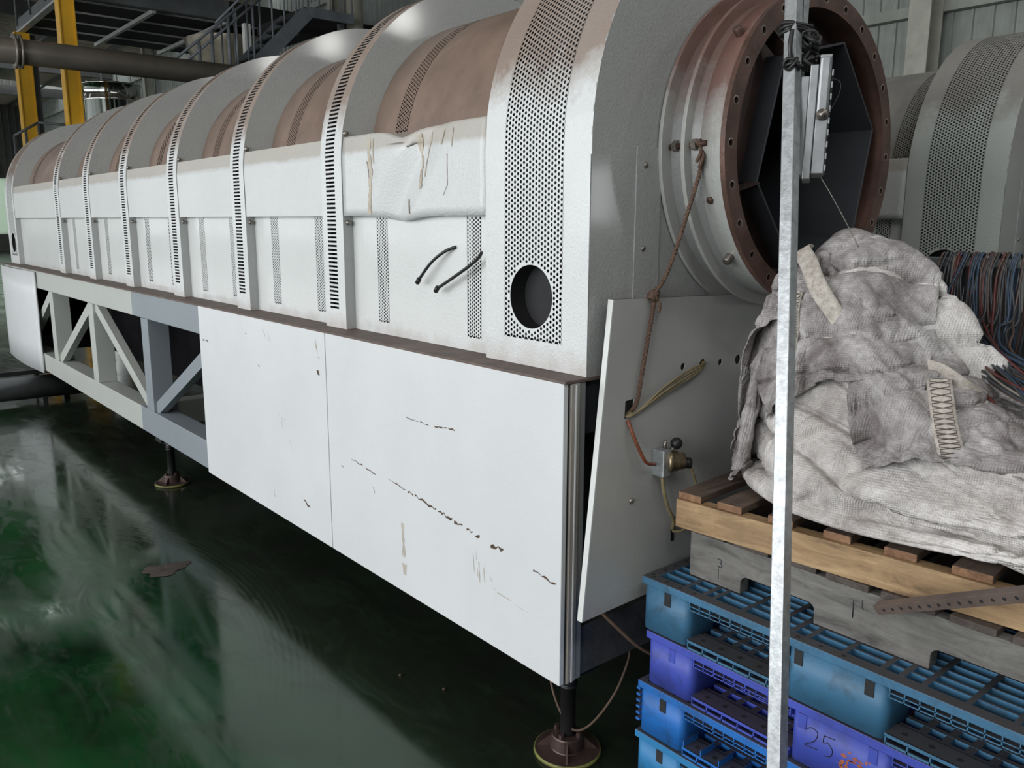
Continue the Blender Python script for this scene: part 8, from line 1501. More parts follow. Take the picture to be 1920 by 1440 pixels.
0,0,3,-2,-1,0,-2,2,-3,-1,4,3,-5,-5,4,-2,6,-3,0,0,0,-1,2,2,0,0,2,-1,-2,-2,2,0,-1,1,1,-1,-2,1,0,-1,3,-2,0,0,-2,1,-6,4,1,-1,3,0,0,0,0,1,0,0,1,1,
0,-1,-1,2,-1,-1,1,0,-3,3,2,-1,0,-1,-2,1,1,-1,1,-1,3,-2,-5,-3,3,1,0,0,0,0,0,0,0,0,0,1,1,0,-1,0,0,0,4,0,-3,0,-2,1,0,4,-8,0,0,-2,5,3,-1,-2,4,0,
0,0,-1,0,0,1,0,0,0,1,-2,1,1,0,0,-2,3,-1,-1,-1,2,-1,2,-5,-1,0,1,-1,-1,5,3,0,6,-1,0,-2,1,-1,1,-1,0,1,0,1,1,-2,-1,2,0,3,-3,-3,0,1,1,1,1,-8,4,-2,
0,0,0,2,-1,5,2,3,0,1,0,0,-1,0,0,1,-1,0,1,0,-1,0,0,-1,-2,1,2,0,-1,-3,-3,9,-1,-4,-2,0,1,0,1,1,4,-2,-1,2,0,2,-1,1,0,-1,0,1,-1,0,2,0,-1,-1,0,-1,
-1,1,-2,2,2,-5,5,-2,-3,0,1,1,3,-2,4,0,0,-1,0,-1,1,0,0,0,1,0,0,1,-1,-1,0,0,-1,1,-1,-2,4,-2,0,4,-5,5,1,-2,-3,-3,3,1,5,-1,1,0,-1,0,0,0,1,0,0,0,
0,-1,0,2,0,-2,0,0,0,1,-5,5,0,-1,3,-1,0,0,0,-2,-2,3,4,1,-1,0,1,-1,0,0,1,0,0,-1,1,0,0,-1,0,0,-1,0,1,-3,4,-1,-1,2,1,1,-1,1,0,0,0,-5,216,4,5,6,
6,4,5,8,2,-5,-2,-2,-2,-1,2,1,-3,-4,-3,-3,-3,-6,-5,-5,-3,-4,-5,-4,-4,-4,-8,-8,-8,-8,2,4,1,0,1,1,-3,0,1,1,2,0,-1,1,-2,2,0,0,-1,1,-2,0,1,1,-1,-1,1,0,0,-4,
1,0,-1,2,5,0,1,1,-1,2,2,-6,3,3,-1,-1,2,-3,3,-1,-2,0,3,-5,3,1,-1,1,0,0,-1,-1,-1,0,0,-1,3,-1,5,-2,0,1,2,1,2,1,-5,1,3,1,0,-1,0,-1,2,-1,-3,3,-3,2,
1,-1,0,1,0,0,-2,0,-2,3,-1,-1,6,-1,-1,-1,-1,-1,1,6,4,-2,-7,2,3,1,-5,0,5,-1,1,0,-2,2,0,0,-1,1,0,-2,-2,0,3,-1,-1,1,6,1,-1,1,1,-3,-1,-1,1,11,-1,-5,-6,8,
-3,4,-11,6,2,-1,0,1,0,0,0,-1,-2,-1,1,2,-1,0,1,0,7,-2,3,-6,0,7,2,-1,-4,-2,13,9,-11,-10,6,0,8,0,-16,4,0,-1,3,-1,1,-2,-1,0,2,-1,0,0,0,0,8,-2,-3,8,-3,-3,
-1,1,7,-5,-1,3,20,-2,-12,-8,3,5,11,-20,4,0,-2,1,-1,-2,0,2,-1,0,0,0,0,0,10,-1,5,-4,3,-1,-1,1,-1,6,-5,-2,0,10,5,-5,-10,-3,12,9,-5,-11,-9,4,-1,0,1,-2,2,0,-1,1,
0,1,8,6,-2,3,0,0,1,0,-1,-2,5,-4,0,0,6,1,-1,-6,-5,15,2,-5,1,-23,3,5,-1,2,-2,0,2,-1,1,0,13,0,2,0,0,0,0,0,1,0,-1,0,-2,2,1,2,5,-7,-1,-3,0,12,-4,12,
-14,-17,7,-1,0,0,0,1,0,-3,8,3,0,1,-2,2,0,-3,-5,2,4,4,-2,-1,3,2,-3,9,-7,-2,0,-5,11,-2,5,3,-23,6,0,-2,1,-2,-1,0,10,-4,1,1,2,-3,-4,1,1,0,0,4,5,-2,-1,1,
-1,1,4,-3,-5,6,-6,9,-1,4,-1,-16,2,1,-3,3,-1,0,4,2,-1,-4,1,1,0,-1,2,-1,2,-2,7,3,-1,0,0,-1,-2,-5,8,-4,7,-4,6,-2,6,-19,4,-1,2,-3,0,0,5,2,-5,3,-4,0,5,3,
-1,3,-6,5,-3,0,1,2,1,0,-5,6,-7,7,-1,2,-1,3,2,11,-27,6,-2,-1,0,0,8,-5,2,-3,2,3,1,-3,9,0,4,-3,-11,3,-4,-1,10,-5,4,-7,6,-3,1,4,0,-3,0,9,-11,-5,1,0,0,0,
9,0,-1,0,-1,-3,-1,9,2,1,1,-10,4,-7,11,1,-11,0,0,3,1,2,1,-9,0,8,1,-5,15,-21,3,1,-2,0,9,1,0,-1,0,1,0,-1,0,1,-8,7,-5,15,-10,-8,2,-1,3,4,1,-2,-6,8,0,-5,
-3,2,4,-5,-2,-2,3,-1,11,-3,1,2,3,0,3,1,-10,-7,2,-3,23,-20,0,4,-4,3,-1,0,-4,2,8,-4,-4,0,0,0,2,12,-18,2,0,1,15,-2,-2,-1,-1,0,-3,-3,9,1,3,3,-17,9,-1,-6,2,-2,
0,4,2,3,-10,-2,4,-3,1,1,0,6,-9,4,-2,0,15,3,-5,-4,-2,-1,9,1,-12,-2,-1,4,2,-3,-6,4,0,5,3,-4,4,-8,6,-1,-10,-3,3,3,1,0,16,-14,0,-1,31,-10,-4,-4,-1,2,-6,1,1,1,
0,-2,-5,1,4,-7,8,-1,-3,5,-5,4,-6,-7,2,-7,-6,4,1,4,3,5,-1,1,4,16,6,-7,-4,-4,0,-2,0,-4,-3,-2,5,-7,2,12,-7,4,3,-2,0,-8,-5,4,-11,0,1,-9,-1,-3,10,11,2,0,1,1,
7,15,-8,-1,-8,-6,1,4,2,-1,-7,9,1,-6,7,-1,1,-7,-4,2,-2,-9,10,3,-7,-2,-5,5,7,-7,0,0,-25,2,6,15,19,-3,-2,-3,-1,-6,-1,2,-1,-2,4,6,-4,-3,-1,4,0,-8,-4,7,2,0,2,-4,
-2,0,-3,0,-1,1,12,-5,-9,-13,-1,15,7,2,-3,2,-5,1,-1,0,1,3,3,2,-5,-4,-7,0,8,3,-6,-4,4,3,3,-7,-3,0,0,0,-11,3,10,1,-2,-10,2,4,2,2,6,-6,1,3,-3,3,1,-6,2,-5,
5,4,1,-11,-6,6,-2,9,9,-9,-7,2,0,-1,-4,-1,-5,0,1,4,1,-1,0,3,-2,4,1,2,3,-9,3,5,-4,1,-1,4,-15,0,10,-2,11,3,-40,27,1,-3,0,-1,-17,2,1,1,12,-2,-5,-2,5,2,0,2,
4,-8,-1,12,-7,3,-4,2,-4,-16,14,5,0,11,0,-63,55,-7,0,1,1,0,-13,-2,-3,8,-10,0,3,9,-1,1,1,4,2,0,-1,0,5,-7,-6,-5,4,13,-2,4,4,-48,-17,53,-1,-2,2,0,0,1,-10,2,2,-10,
-4,1,9,-4,2,1,4,-7,8,7,-2,-1,0,-5,7,0,1,1,3,2,-50,34,0,6,-3,1,-1,2,-1,0,-1,-5,-2,0,2,0,-12,4,2,1,0,5,-6,8,4,-2,-5,-3,4,7,2,2,-35,-11,40,-5,5,-3,-2,0,
0,2,0,0,-55,45,5,1,-3,1,5,-8,-2,5,-1,-2,5,-9,4,1,5,5,-1,1,-19,-7,26,-2,-3,10,0,-10,-3,0,1,1,-1,1,-14,-41,-4,10,23,19,-5,2,7,-11,-2,8,-7,7,-6,-1,4,4,0,-7,19,0,
0,0,5,-4,-1,-7,-3,-1,1,0,2,-1,-7,-2,2,-12,-17,-17,10,9,1,10,7,1,2,-1,2,1,-5,1,6,8,1,-1,5,1,1,-2,-28,22,5,-2,-3,-3,2,-1,-6,0,-1,1,-3,-2,1,-6,1,5,-3,1,3,-8,
5,-2,1,0,-1,-2,0,10,-4,7,-6,-17,29,-3,1,0,0,-3,-2,3,-6,0,-1,0,0,1,-3,3,0,-6,5,-5,-4,-3,-2,2,3,4,2,2,0,-6,-8,-7,11,18,10,1,-10,1,-1,1,-1,-3,]),
(25, 37, [
249,4,-2,-2,-2,-5,-4,-6,-2,-4,4,6,1,-3,-1,-8,-5,-7,0,5,-1,-6,-3,6,-2,-1,-1,2,8,-1,8,2,-3,0,-3,0,4,11,-6,0,0,0,4,5,5,-2,2,-13,-1,2,2,-6,3,-2,1,-7,-3,10,3,-2,
-7,2,3,5,-5,-8,8,-8,5,6,1,1,-5,-6,8,-1,2,0,2,0,-4,-1,4,0,6,-10,1,-7,7,-2,1,0,0,-5,-2,5,3,-4,2,2,0,2,-4,-8,3,-4,5,1,3,3,-5,8,0,-2,3,-4,4,1,0,0,
0,-1,2,-6,5,-2,5,-7,0,1,-2,-8,-3,10,5,-1,0,-1,0,1,-2,2,-5,-8,1,4,3,4,7,0,0,-3,2,-4,6,1,-2,1,1,0,0,3,-3,1,12,5,4,-23,1,-3,-7,4,6,-3,-11,-1,9,5,-2,2,
-1,-6,-5,0,5,8,1,-1,1,0,-1,-6,1,5,1,0,0,0,0,3,-3,-1,1,4,26,-7,-1,-24,0,-2,-8,5,-1,-6,0,0,6,3,4,-1,-2,-9,8,-1,2,-1,1,0,-1,-1,-5,-1,8,0,1,-3,2,0,-1,1,
-3,1,3,3,18,-10,-24,11,-1,-2,-1,-3,2,-6,1,4,-2,-3,1,9,0,-1,0,-1,1,0,0,1,-2,-6,8,0,1,-5,4,-1,1,0,-3,3,-1,1,1,12,-10,1,-5,1,-1,-9,2,3,-8,-1,2,1,8,0,1,0,
0,-1,1,-1,-1,1,1,-7,2,4,0,0,0,-1,-6,3,3,-1,1,-1,2,3,-1,2,-2,-10,8,1,-13,-1,3,-1,0,9,0,-1,1,0,0,-1,-2,0,2,0,1,-2,0,0,-2,4,-3,1,3,-1,-1,-1,1,0,-1,-2,
6,-1,6,-8,-8,7,-3,-6,-3,1,9,-1,1,0,0,0,0,0,-1,0,0,1,-1,-3,3,1,-2,-3,4,-5,2,4,-1,0,-1,-1,3,-1,-1,2,0,1,-3,-2,2,-2,-4,6,4,-1,0,1,-3,-1,4,-1,-4,-2,3,3,
0,0,-1,-3,3,-1,0,-5,-2,6,-2,4,1,-3,2,0,-1,1,1,0,7,3,-4,-11,10,-2,1,-1,-2,3,1,-3,2,2,-2,-7,-1,5,2,-3,3,-1,0,1,-1,0,-4,6,-4,-2,4,-5,5,3,-1,-3,2,2,0,9,
9,8,0,1,-1,1,-2,2,0,1,-1,1,-1,-3,-6,0,9,-2,0,1,-1,0,2,-1,-6,-2,8,-4,6,0,-1,0,1,0,-5,4,0,6,9,0,-3,1,1,1,-2,4,-2,1,1,2,-1,-1,-3,-8,3,5,-1,0,1,-7,
-2,1,8,-1,0,-1,-2,2,7,-1,-5,3,-7,2,3,6,2,0,0,0,-1,3,-4,3,1,-1,1,2,0,0,0,-3,-4,3,-2,-4,0,2,7,-1,-4,4,-2,0,2,-4,5,0,-5,5,-2,-4,9,-3,0,3,-2,1,-1,1,
-2,-1,6,-2,1,0,-1,4,0,-1,-6,-3,-1,7,2,-1,-1,0,-2,-1,3,-2,1,1,2,5,-5,-2,0,8,-1,1,-1,1,1,-1,1,0,0,-5,7,-1,-1,1,-5,-1,-2,2,4,5,-2,1,-3,0,-1,1,-1,1,-3,3,
-1,2,-1,1,3,4,8,0,0,-2,0,2,0,0,0,-1,3,-4,3,1,-2,1,2,0,1,1,-1,0,-2,-1,0,0,-1,1,-1,3,-9,0,4,3,1,-1,0,8,-1,1,-2,3,-1,-1,1,0,1,-3,3,-5,0,5,1,-1,
2,0,1,-2,-3,1,2,-4,3,1,-1,0,-8,11,-2,-4,0,3,5,-4,-3,12,-5,5,-1,-1,1,-2,3,-1,0,-5,5,2,-1,0,1,0,1,-4,-2,4,0,-5,5,-1,0,3,-13,15,-5,2,3,-1,3,-5,2,9,-6,6,
-3,2,-2,2,1,-3,1,1,0,-3,4,-1,1,0,-1,-5,2,3,1,-4,1,-3,-3,-1,-1,13,1,-3,4,-1,1,-4,2,1,10,-3,-1,3,-3,3,-2,1,0,1,-2,2,-1,-7,7,1,-4,-1,5,0,1,-4,0,1,1,1,
1,-1,1,-9,9,-7,3,3,2,-1,-4,8,1,0,-3,2,0,0,-1,2,-1,1,-2,0,0,-10,-1,10,4,-2,-2,2,-1,1,-1,2,1,-2,2,-5,5,-8,8,-1,0,-1,-2,5,10,0,0,0,-3,2,0,0,-1,0,0,0,
0,-3,4,-1,-6,2,2,3,-1,-1,-1,0,-9,10,1,1,-2,-5,6,0,1,-1,-3,4,-13,-684,5,8,8,8,9,8,11,7,5,8,7,1,7,4,1,6,4,8,7,9,4,5,2,6,7,8,7,2,6,4,5,8,8,7,
5,5,-5,3,0,0,1,-1,1,-2,-3,2,2,-5,7,1,2,3,-1,2,-4,1,-7,3,1,5,0,-1,-6,2,5,-3,3,-1,-2,-1,0,3,1,0,0,1,0,-1,1,-2,-1,4,1,-4,6,-2,-2,4,2,0,-1,-3,0,2,
-1,1,0,0,-6,3,-1,1,4,-1,2,-3,0,0,-1,0,1,-1,0,0,0,-1,2,0,0,0,2,-2,2,-1,-3,2,5,-5,1,0,4,-1,-5,-1,2,0,1,0,0,1,-3,3,3,0,-1,0,0,0,0,0,0,1,0,-1,
1,0,0,0,-1,1,1,0,0,-4,9,5,-13,0,2,6,-2,-8,8,-3,0,-2,-1,4,-2,2,1,1,0,1,0,2,-1,1,-2,1,0,0,0,0,1,-1,-1,3,1,-5,2,2,-5,14,-4,-2,-13,2,7,-3,5,-1,2,0,
0,-1,-1,-1,1,1,-3,2,-1,1,-1,1,0,-1,-1,1,0,-2,4,-1,0,0,1,0,-4,7,-6,2,0,11,0,-8,-2,1,0,0,0,-1,1,1,-1,-1,-1,1,1,1,-1,1,0,-1,1,-1,0,0,2,-2,2,-1,-1,5,
-4,-1,0,4,0,1,1,-3,6,3,-1,-12,0,2,2,0,-3,1,-1,1,1,1,0,1,-1,1,0,0,1,0,0,-2,2,-1,0,-1,0,1,2,-5,1,2,-1,1,5,-3,1,0,9,0,-9,-7,2,1,-1,2,0,0,1,0,
0,1,0,0,1,-3,-1,2,1,-1,0,0,1,-1,3,0,-2,0,1,3,-1,-8,6,1,-4,4,0,4,6,-5,-3,-1,-3,-2,1,6,-3,-1,1,-1,1,-1,1,-2,-1,1,1,1,-2,2,0,0,-4,5,0,-2,0,-2,5,-2,
-2,2,0,-2,5,-2,4,5,-2,-5,0,-6,9,-5,-1,-1,2,-3,-1,3,2,-4,-1,0,0,3,-1,1,-4,4,0,-1,1,0,3,1,-3,1,1,-2,1,-1,-1,1,1,3,9,-5,-5,0,7,-1,-4,-2,3,0,-3,1,3,-1,
-1,0,-2,1,-1,3,-1,1,0,-1,0,-1,2,3,0,-1,-3,2,-2,4,-5,0,3,0,5,8,0,1,3,2,-3,-1,2,2,-4,-1,0,1,-1,2,-1,0,1,0,-1,1,0,0,1,-3,-2,1,-6,6,1,2,-1,1,0,-2,
0,3,3,4,-2,-3,2,4,-1,-3,2,3,1,-2,-2,-1,-1,1,0,1,0,0,-1,2,-6,-2,1,5,1,-3,0,-1,2,2,1,-3,1,-2,0,2,-1,3,2,-3,0,-2,4,-2,2,1,2,-2,-1,0,-1,0,0,1,0,0,
-3,0,2,0,-2,-7,12,0,0,-6,2,5,0,-4,1,-1,-2,1,-3,0,4,-3,5,-3,1,-1,0,2,4,-3,-1,0,0,-1,0,0,-5,1,6,-2,0,2,1,-3,-1,-1,5,0,-2,-2,1,-1,1,1,3,1,0,-5,4,1,
2,-2,1,-5,0,0,4,1,-4,-1,-2,0,1,5,0,-3,1,2,0,3,-2,-2,0,-2,-1,0,4,1,-2,-1,0,3,1,-5,6,-1,-2,-3,3,-3,6,-3,1,1,0,3,-1,-2,-1,-2,0,0,2,1,0,0,0,1,-3,2,
4,-10,-1,1,2,3,-2,1,4,0,-1,-2,1,-2,4,-4,2,0,2,-4,-1,0,2,0,3,1,0,-2,1,-1,0,1,-6,3,2,0,2,-10,10,-2,-5,1,1,3,-8,4,-3,5,-6,1,3,-1,2,-3,1,1,3,-4,-1,0,
1,0,-3,2,2,-3,2,0,-7,6,-2,1,4,-10,11,-9,1,6,-2,0,-4,7,-2,4,0,5,-6,-1,1,-1,4,-4,1,1,4,-5,-1,2,-1,3,-4,0,3,0,-6,2,-2,0,-1,0,9,-2,9,-8,-2,0,1,4,0,1,
-1,0,2,3,-5,-1,3,-2,1,-1,1,2,4,-4,0,-2,-1,4,1,0,-7,3,1,0,2,1,0,-6,0,-1,10,-1,-3,-1,0,-11,2,0,1,-4,1,5,-2,-2,2,0,-2,-1,-1,3,2,-1,1,1,-1,-1,0,3,2,1,
-2,-2,-4,3,4,-8,-1,1,2,1,0,-10,13,3,-1,0,1,-3,1,1,0,-1,1,2,-1,1,-6,4,1,2,0,0,-1,0,2,-1,2,-2,-4,3,-2,-5,9,-8,0,1,3,-9,11,-15,149,-4,2,2,1,1,0,-4,2,4,
-1,0,-6,4,6,-2,-3,1,-1,0,0,5,-3,-4,-3,-4,-1,-2,-1,-5,-3,-4,-3,-3,2,-7,-5,4,5,0,0,0,-1,-1,6,2,-2,-1,-12,4,-4,-6,7,4,-2,4,-1,-1,-7,7,1,0,0,-4,4,-1,2,-1,1,-2,
-1,-5,8,-1,5,1,-2,0,-2,1,4,-1,-6,-1,6,13,-2,2,-16,-3,3,1,1,3,0,-1,-6,7,-1,-3,1,-3,5,0,1,-2,2,0,-1,-5,7,3,1,2,-3,3,-3,-1,1,-1,0,-1,2,6,-8,22,1,-24,4,1,
1,0,-1,1,-9,6,1,0,1,-4,5,-3,5,-2,0,1,0,-6,3,2,0,1,-1,2,-4,-2,4,-2,-1,1,-1,2,-6,3,28,0,-1,-32,2,8,0,1,-7,4,3,-1,1,-4,3,-4,3,3,-1,-1,1,3,-2,1,-1,2,
1,3,-1,-3,0,-1,0,-3,4,1,0,-7,0,5,30,4,1,-39,3,5,1,0,1,-2,0,0,2,-1,-3,1,2,0,2,0,-3,4,-4,0,3,3,2,0,-4,-1,1,2,-1,0,3,-6,-2,8,1,-9,47,5,-34,-13,2,1,
1,0,-1,0,0,0,1,0,0,2,0,0,-2,3,-2,-3,2,2,2,3,-6,1,0,5,-4,2,-1,-3,-2,4,2,-2,3,37,18,2,-63,1,3,5,-1,-1,1,-1,0,1,1,0,0,-1,0,3,-3,-2,-1,1,5,5,-1,-2,
0,0,-1,3,1,-1,-11,11,3,-6,4,-5,0,68,2,-41,-31,3,3,0,1,0,0,1,-3,2,3,-2,-2,2,3,1,-2,-5,3,5,-1,0,1,-5,6,0,-4,3,-4,-1,6,-7,5,3,-7,2,47,34,-39,-42,3,2,-1,0,
0,5,1,-1,-3,1,1,-1,1,-1,1,-4,-1,7,-2,-3,5,0,0,2,-2,-2,1,0,7,0,-13,4,4,-5,3,43,45,-36,-56,4,4,0,2,2,-1,6,2,-1,-7,-1,6,0,-2,-1,-5,1,4,1,-1,-1,1,4,0,-6,
-3,2,3,13,-12,-6,3,1,-5,1,42,60,-35,-68,3,-3,1,4,1,-4,2,7,-1,-6,2,4,0,-3,-1,0,-1,-1,1,0,0,1,2,-5,-5,-1,2,18,4,-14,-5,7,-2,-7,-1,41,46,5,0,-4,-1,1,3,-2,-1,4,
4,1,-1,0,5,-2,-4,-2,-1,-1,0,0,-2,2,6,0,-6,0,-3,0,16,4,-17,0,5,-4,-3,24,2,0,3,-1,-4,1,4,-4,-2,2,2,3,2,1,2,2,-2,-4,-1,-2,2,2,-1,1,-1,3,-1,2,1,2,-9,14,
-1,-12,5,-2,-3,4,-2,-1,1,1,2,-3,4,-2,-2,-1,2,2,0,-2,3,3,3,-5,3,0,-1,1,-10,-3,6,-2,-1,-1,2,9,2,-4,11,-10,-2,4,3,2,-1,-3,3,-4,4,0,2,1,-4,-2,1,2,3,-4,1,3,
6,-2,-3,1,-9,1,5,0,3,0,-7,-4,-1,2,14,6,7,-7,-7,0,-3,1,5,-3,0,-1,2,-1,3,4,-5,0,-2,4,4,0,1,1,-2,-3,-7,2,5,1,0,1,0,1,1,-3,1,-3,-1,7,14,-1,-1,1,3,-7,
1,3,2,-4,4,-4,3,5,-5,2,-3,3,2,0,-6,-1,-2,4,4,2,2,-1,0,1,0,-1,8,0,-2,-3,-2,1,4,1,0,0,3,-4,2,-5,5,-1,-1,-1,3,5,-1,-1,-1,-1,1,0,-4,6,4,-2,2,0,-1,-1,
0,3,2,-4,2,4,0,-2,-8,7,6,-5,-5,5,0,-4,2,-1,2,0,-1,0,1,4,0,-1,2,-8,4,8,1,-2,0,2,0,1,-1,-1,4,-6,5,-1,-6,3,-5,8,-3,1,5,-6,-3,7,1,-3,0,-4,6,-2,-2,1,
-1,5,2,-8,7,2,0,0,-3,6,0,1,0,2,0,-2,-4,-6,2,4,-2,4,-9,0,1,-5,8,-3,-4,3,4,-4,3,-2,2,-2,-2,0,0,3,8,-1,-4,-1,-1,7,2,1,-1,-1,-3,-11,6,8,-9,-7,1,3,2,3,
2,-4,4,-1,5,-2,-3,0,4,-3,0,1,3,1,-7,-1,-2,3,6,6,0,-2,3,-2,-6,2,0,-11,7,-4,3,9,-8,-3,0,-1,9,-1,1,2,-1,-2,5,-4,0,0,2,-1,-1,0,-1,6,-4,-3,-2,-1,4,6,5,-7,
-5,2,-6,0,11,-4,2,-10,4,5,-4,-3,6,-2,-6,]),
(25, 37, [
255,9,7,-7,-7,-4,-2,-8,-9,-3,7,-1,-5,7,3,4,7,-4,1,3,0,4,3,4,1,2,6,9,7,-3,0,5,7,5,-5,1,2,6,1,0,9,7,-24,-6,8,4,-5,-8,3,2,-1,5,3,0,3,0,-3,4,-1,1,
-1,1,-2,-4,-4,2,8,0,-6,-2,2,6,-2,1,8,-10,3,9,2,23,2,-44,5,7,-7,-6,12,0,-2,1,1,4,-2,2,-6,3,-6,4,3,2,0,-5,-4,4,5,-1,-6,-1,6,2,-1,-4,12,-3,-12,7,7,4,38,-22,
-35,9,-1,-3,1,1,0,0,4,5,-1,-1,-8,8,-8,2,4,2,2,-5,-3,3,5,-2,-1,0,2,1,4,-9,2,7,-8,7,3,4,18,13,-48,7,3,-1,-1,-2,-3,0,3,7,3,-3,-7,5,-6,0,4,3,3,-8,-2,6,
4,-4,-5,5,3,-4,6,-5,0,1,-2,7,6,4,10,18,-28,-13,2,3,0,-1,-1,-1,-3,7,2,-4,-4,6,-3,-4,3,3,4,-7,-4,6,4,-3,-4,2,1,-6,0,1,5,-5,0,2,8,6,19,-1,-18,-6,-3,2,1,0,
0,0,-6,2,6,-3,-2,4,0,-6,-3,5,5,-4,-5,0,8,-4,-1,0,-6,4,1,-4,5,-5,1,0,14,6,15,-4,-11,-5,-10,3,-4,-1,-2,5,6,-6,4,-1,0,1,2,-3,0,1,1,1,-5,-5,7,-1,-12,10,1,-1,
5,-7,5,-1,-4,2,10,8,17,4,-1,5,-13,-6,-2,-1,-8,-8,5,-1,-3,-2,1,2,-1,-3,-1,5,2,1,-3,-5,2,2,-4,-1,1,0,7,-8,0,4,-6,1,11,8,-4,-5,2,7,2,-5,-7,6,-5,3,1,-3,0,-1,
-3,4,0,-2,-3,2,1,2,-3,-3,-3,6,-7,0,0,0,8,3,-5,-6,0,-3,10,13,-4,-7,-7,8,5,7,-6,11,-2,-2,2,-7,-2,-5,1,-3,2,1,-9,0,2,6,0,9,-8,7,-4,-2,2,-2,-4,-2,1,-1,4,-2,
2,14,0,-3,-4,-1,1,4,-2,-1,0,1,-1,-2,-2,-5,9,-1,-4,2,0,1,-1,-2,-4,10,-4,7,0,-6,-11,0,5,0,0,1,1,-8,-4,10,10,0,0,0,0,1,0,1,-3,4,-5,3,-1,-10,-2,-3,16,-1,0,0,
0,8,0,-4,-8,3,-4,11,-8,-4,6,-3,-3,-1,8,3,0,3,0,0,-1,1,1,-3,0,2,0,5,-2,0,-1,-4,3,-11,10,-2,0,-1,9,-6,10,-7,-6,4,2,5,-2,-1,0,-1,-2,3,-2,-2,2,1,0,0,1,-2,
2,0,-1,3,-3,2,-1,1,5,-2,-6,-12,12,-1,-7,11,-7,0,7,-1,-1,-4,5,1,-1,0,-4,0,-1,-4,0,2,-6,4,7,-1,-1,3,0,1,-1,-2,-1,2,2,-5,1,0,2,-14,0,13,3,6,-7,4,2,3,0,-8,
5,2,0,-1,-1,-4,7,-9,1,-2,6,-3,1,3,0,1,1,-1,-3,0,2,-6,7,0,-2,-1,3,-1,0,-1,-1,5,-3,1,0,0,9,-2,-7,4,4,2,-3,1,-5,-1,-1,-8,-3,0,0,2,4,1,-1,11,-2,0,7,-9,
3,2,-1,-1,0,-5,11,-8,-1,6,2,-1,-3,-4,3,5,-8,1,-1,2,-4,9,-8,5,-5,-2,-2,0,-2,-1,0,1,6,8,1,-1,5,-4,-3,2,-1,0,-1,3,5,-5,-2,2,4,1,-4,-4,6,4,-2,2,-1,2,-1,0,
0,-4,0,0,-4,-1,-2,3,4,1,0,2,-2,4,4,-8,1,0,0,-1,3,5,-5,0,-1,0,6,1,-3,-5,5,4,-7,4,3,0,-5,1,5,-2,-1,1,0,0,-1,0,-7,4,1,2,-3,0,16,-16,2,-1,2,-3,4,3,
-1,0,-2,0,7,2,-3,-5,3,5,-7,-3,8,2,-3,-1,3,1,-1,0,0,1,-2,0,-6,-2,5,2,0,-2,16,-14,0,-2,1,0,6,0,-1,0,-4,-2,7,3,-4,-5,4,5,-4,-7,8,3,0,0,1,-14,9,3,0,-6,
3,2,-1,-2,1,2,1,0,12,-15,1,1,-4,1,6,1,-2,2,0,-4,4,4,-4,-5,4,5,1,-4,3,1,-2,2,-2,-18,4,4,11,-7,4,3,-2,-3,0,3,0,2,15,-18,6,-3,-1,-6,11,0,1,-1,0,-2,4,0,
-1,1,0,-2,3,-5,4,3,-10,4,-3,-10,1,12,2,-6,1,3,3,0,-2,1,-2,4,-3,-189,5,0,-7,-2,-5,-6,-2,1,-5,-4,-5,-5,-2,-4,5,4,-2,7,1,5,4,4,5,7,5,4,-2,2,7,6,4,-4,1,5,
6,4,1,-3,5,0,-3,3,0,-4,-4,4,1,-1,-1,-3,2,-2,0,8,-3,4,-5,0,0,0,-1,1,2,5,-3,-4,1,2,4,-4,-3,1,2,-2,6,-3,3,-1,-3,0,4,-3,-6,1,2,4,2,-2,-2,-2,-1,2,0,5,
-2,1,-2,-2,0,0,3,4,-4,-3,0,5,2,-6,-3,0,3,-11,0,7,5,0,1,-6,1,1,-5,0,-2,7,5,0,-4,-1,-3,1,0,4,-2,2,0,-3,-2,0,4,4,-5,-1,1,2,0,-4,-2,-9,8,-5,0,6,4,-1,
2,0,4,-10,-2,3,-6,3,4,5,-1,-1,-4,1,-1,2,0,2,1,-3,-2,-1,3,4,-6,-2,6,3,-2,-5,2,-7,8,-7,0,3,5,1,-1,0,10,-11,-9,4,-2,-2,3,2,2,3,-3,1,0,0,-4,2,4,-2,-2,-2,
3,5,-6,-4,6,4,-2,4,-6,0,5,-9,3,-2,6,3,-4,5,7,-7,-9,3,-1,-3,0,0,1,3,1,0,1,2,-5,1,4,1,-6,-1,3,6,-1,-3,2,2,1,-1,-6,-1,7,-7,2,1,3,2,-3,8,5,-4,-6,4,
-3,1,1,-1,0,-3,0,0,1,0,-2,-1,2,2,-2,-3,2,4,2,-5,4,-12,9,-3,-3,-7,6,1,1,5,2,1,-4,11,5,-6,-2,7,0,-10,-1,0,3,1,-7,2,3,0,-2,0,3,1,-3,-2,0,2,5,-5,-11,0,
0,1,2,-2,5,0,-4,6,1,1,-4,6,0,0,-5,-7,15,0,-4,0,-5,3,-3,1,1,3,-2,1,2,2,-2,0,-1,2,4,-9,-1,4,3,3,-1,-5,-3,3,-1,3,0,4,-5,4,-8,0,3,-4,1,6,-2,4,4,1,
-1,-2,-4,1,2,-1,0,4,0,0,-5,0,-10,1,4,-3,-1,0,0,3,-1,0,0,5,-1,0,-2,5,-4,3,-1,0,-2,2,-2,1,-1,4,2,3,0,-8,1,3,0,0,-1,2,-5,-7,3,-5,1,2,2,3,-2,-5,0,2,
-3,3,1,1,-7,9,0,1,0,-1,-2,4,2,3,-2,0,-2,1,7,-2,0,-8,0,-2,2,3,-7,-4,1,3,-3,0,3,-2,3,-1,0,6,-5,-2,1,12,-7,1,-1,0,0,3,-3,1,2,2,2,3,-6,2,1,-3,4,-10,
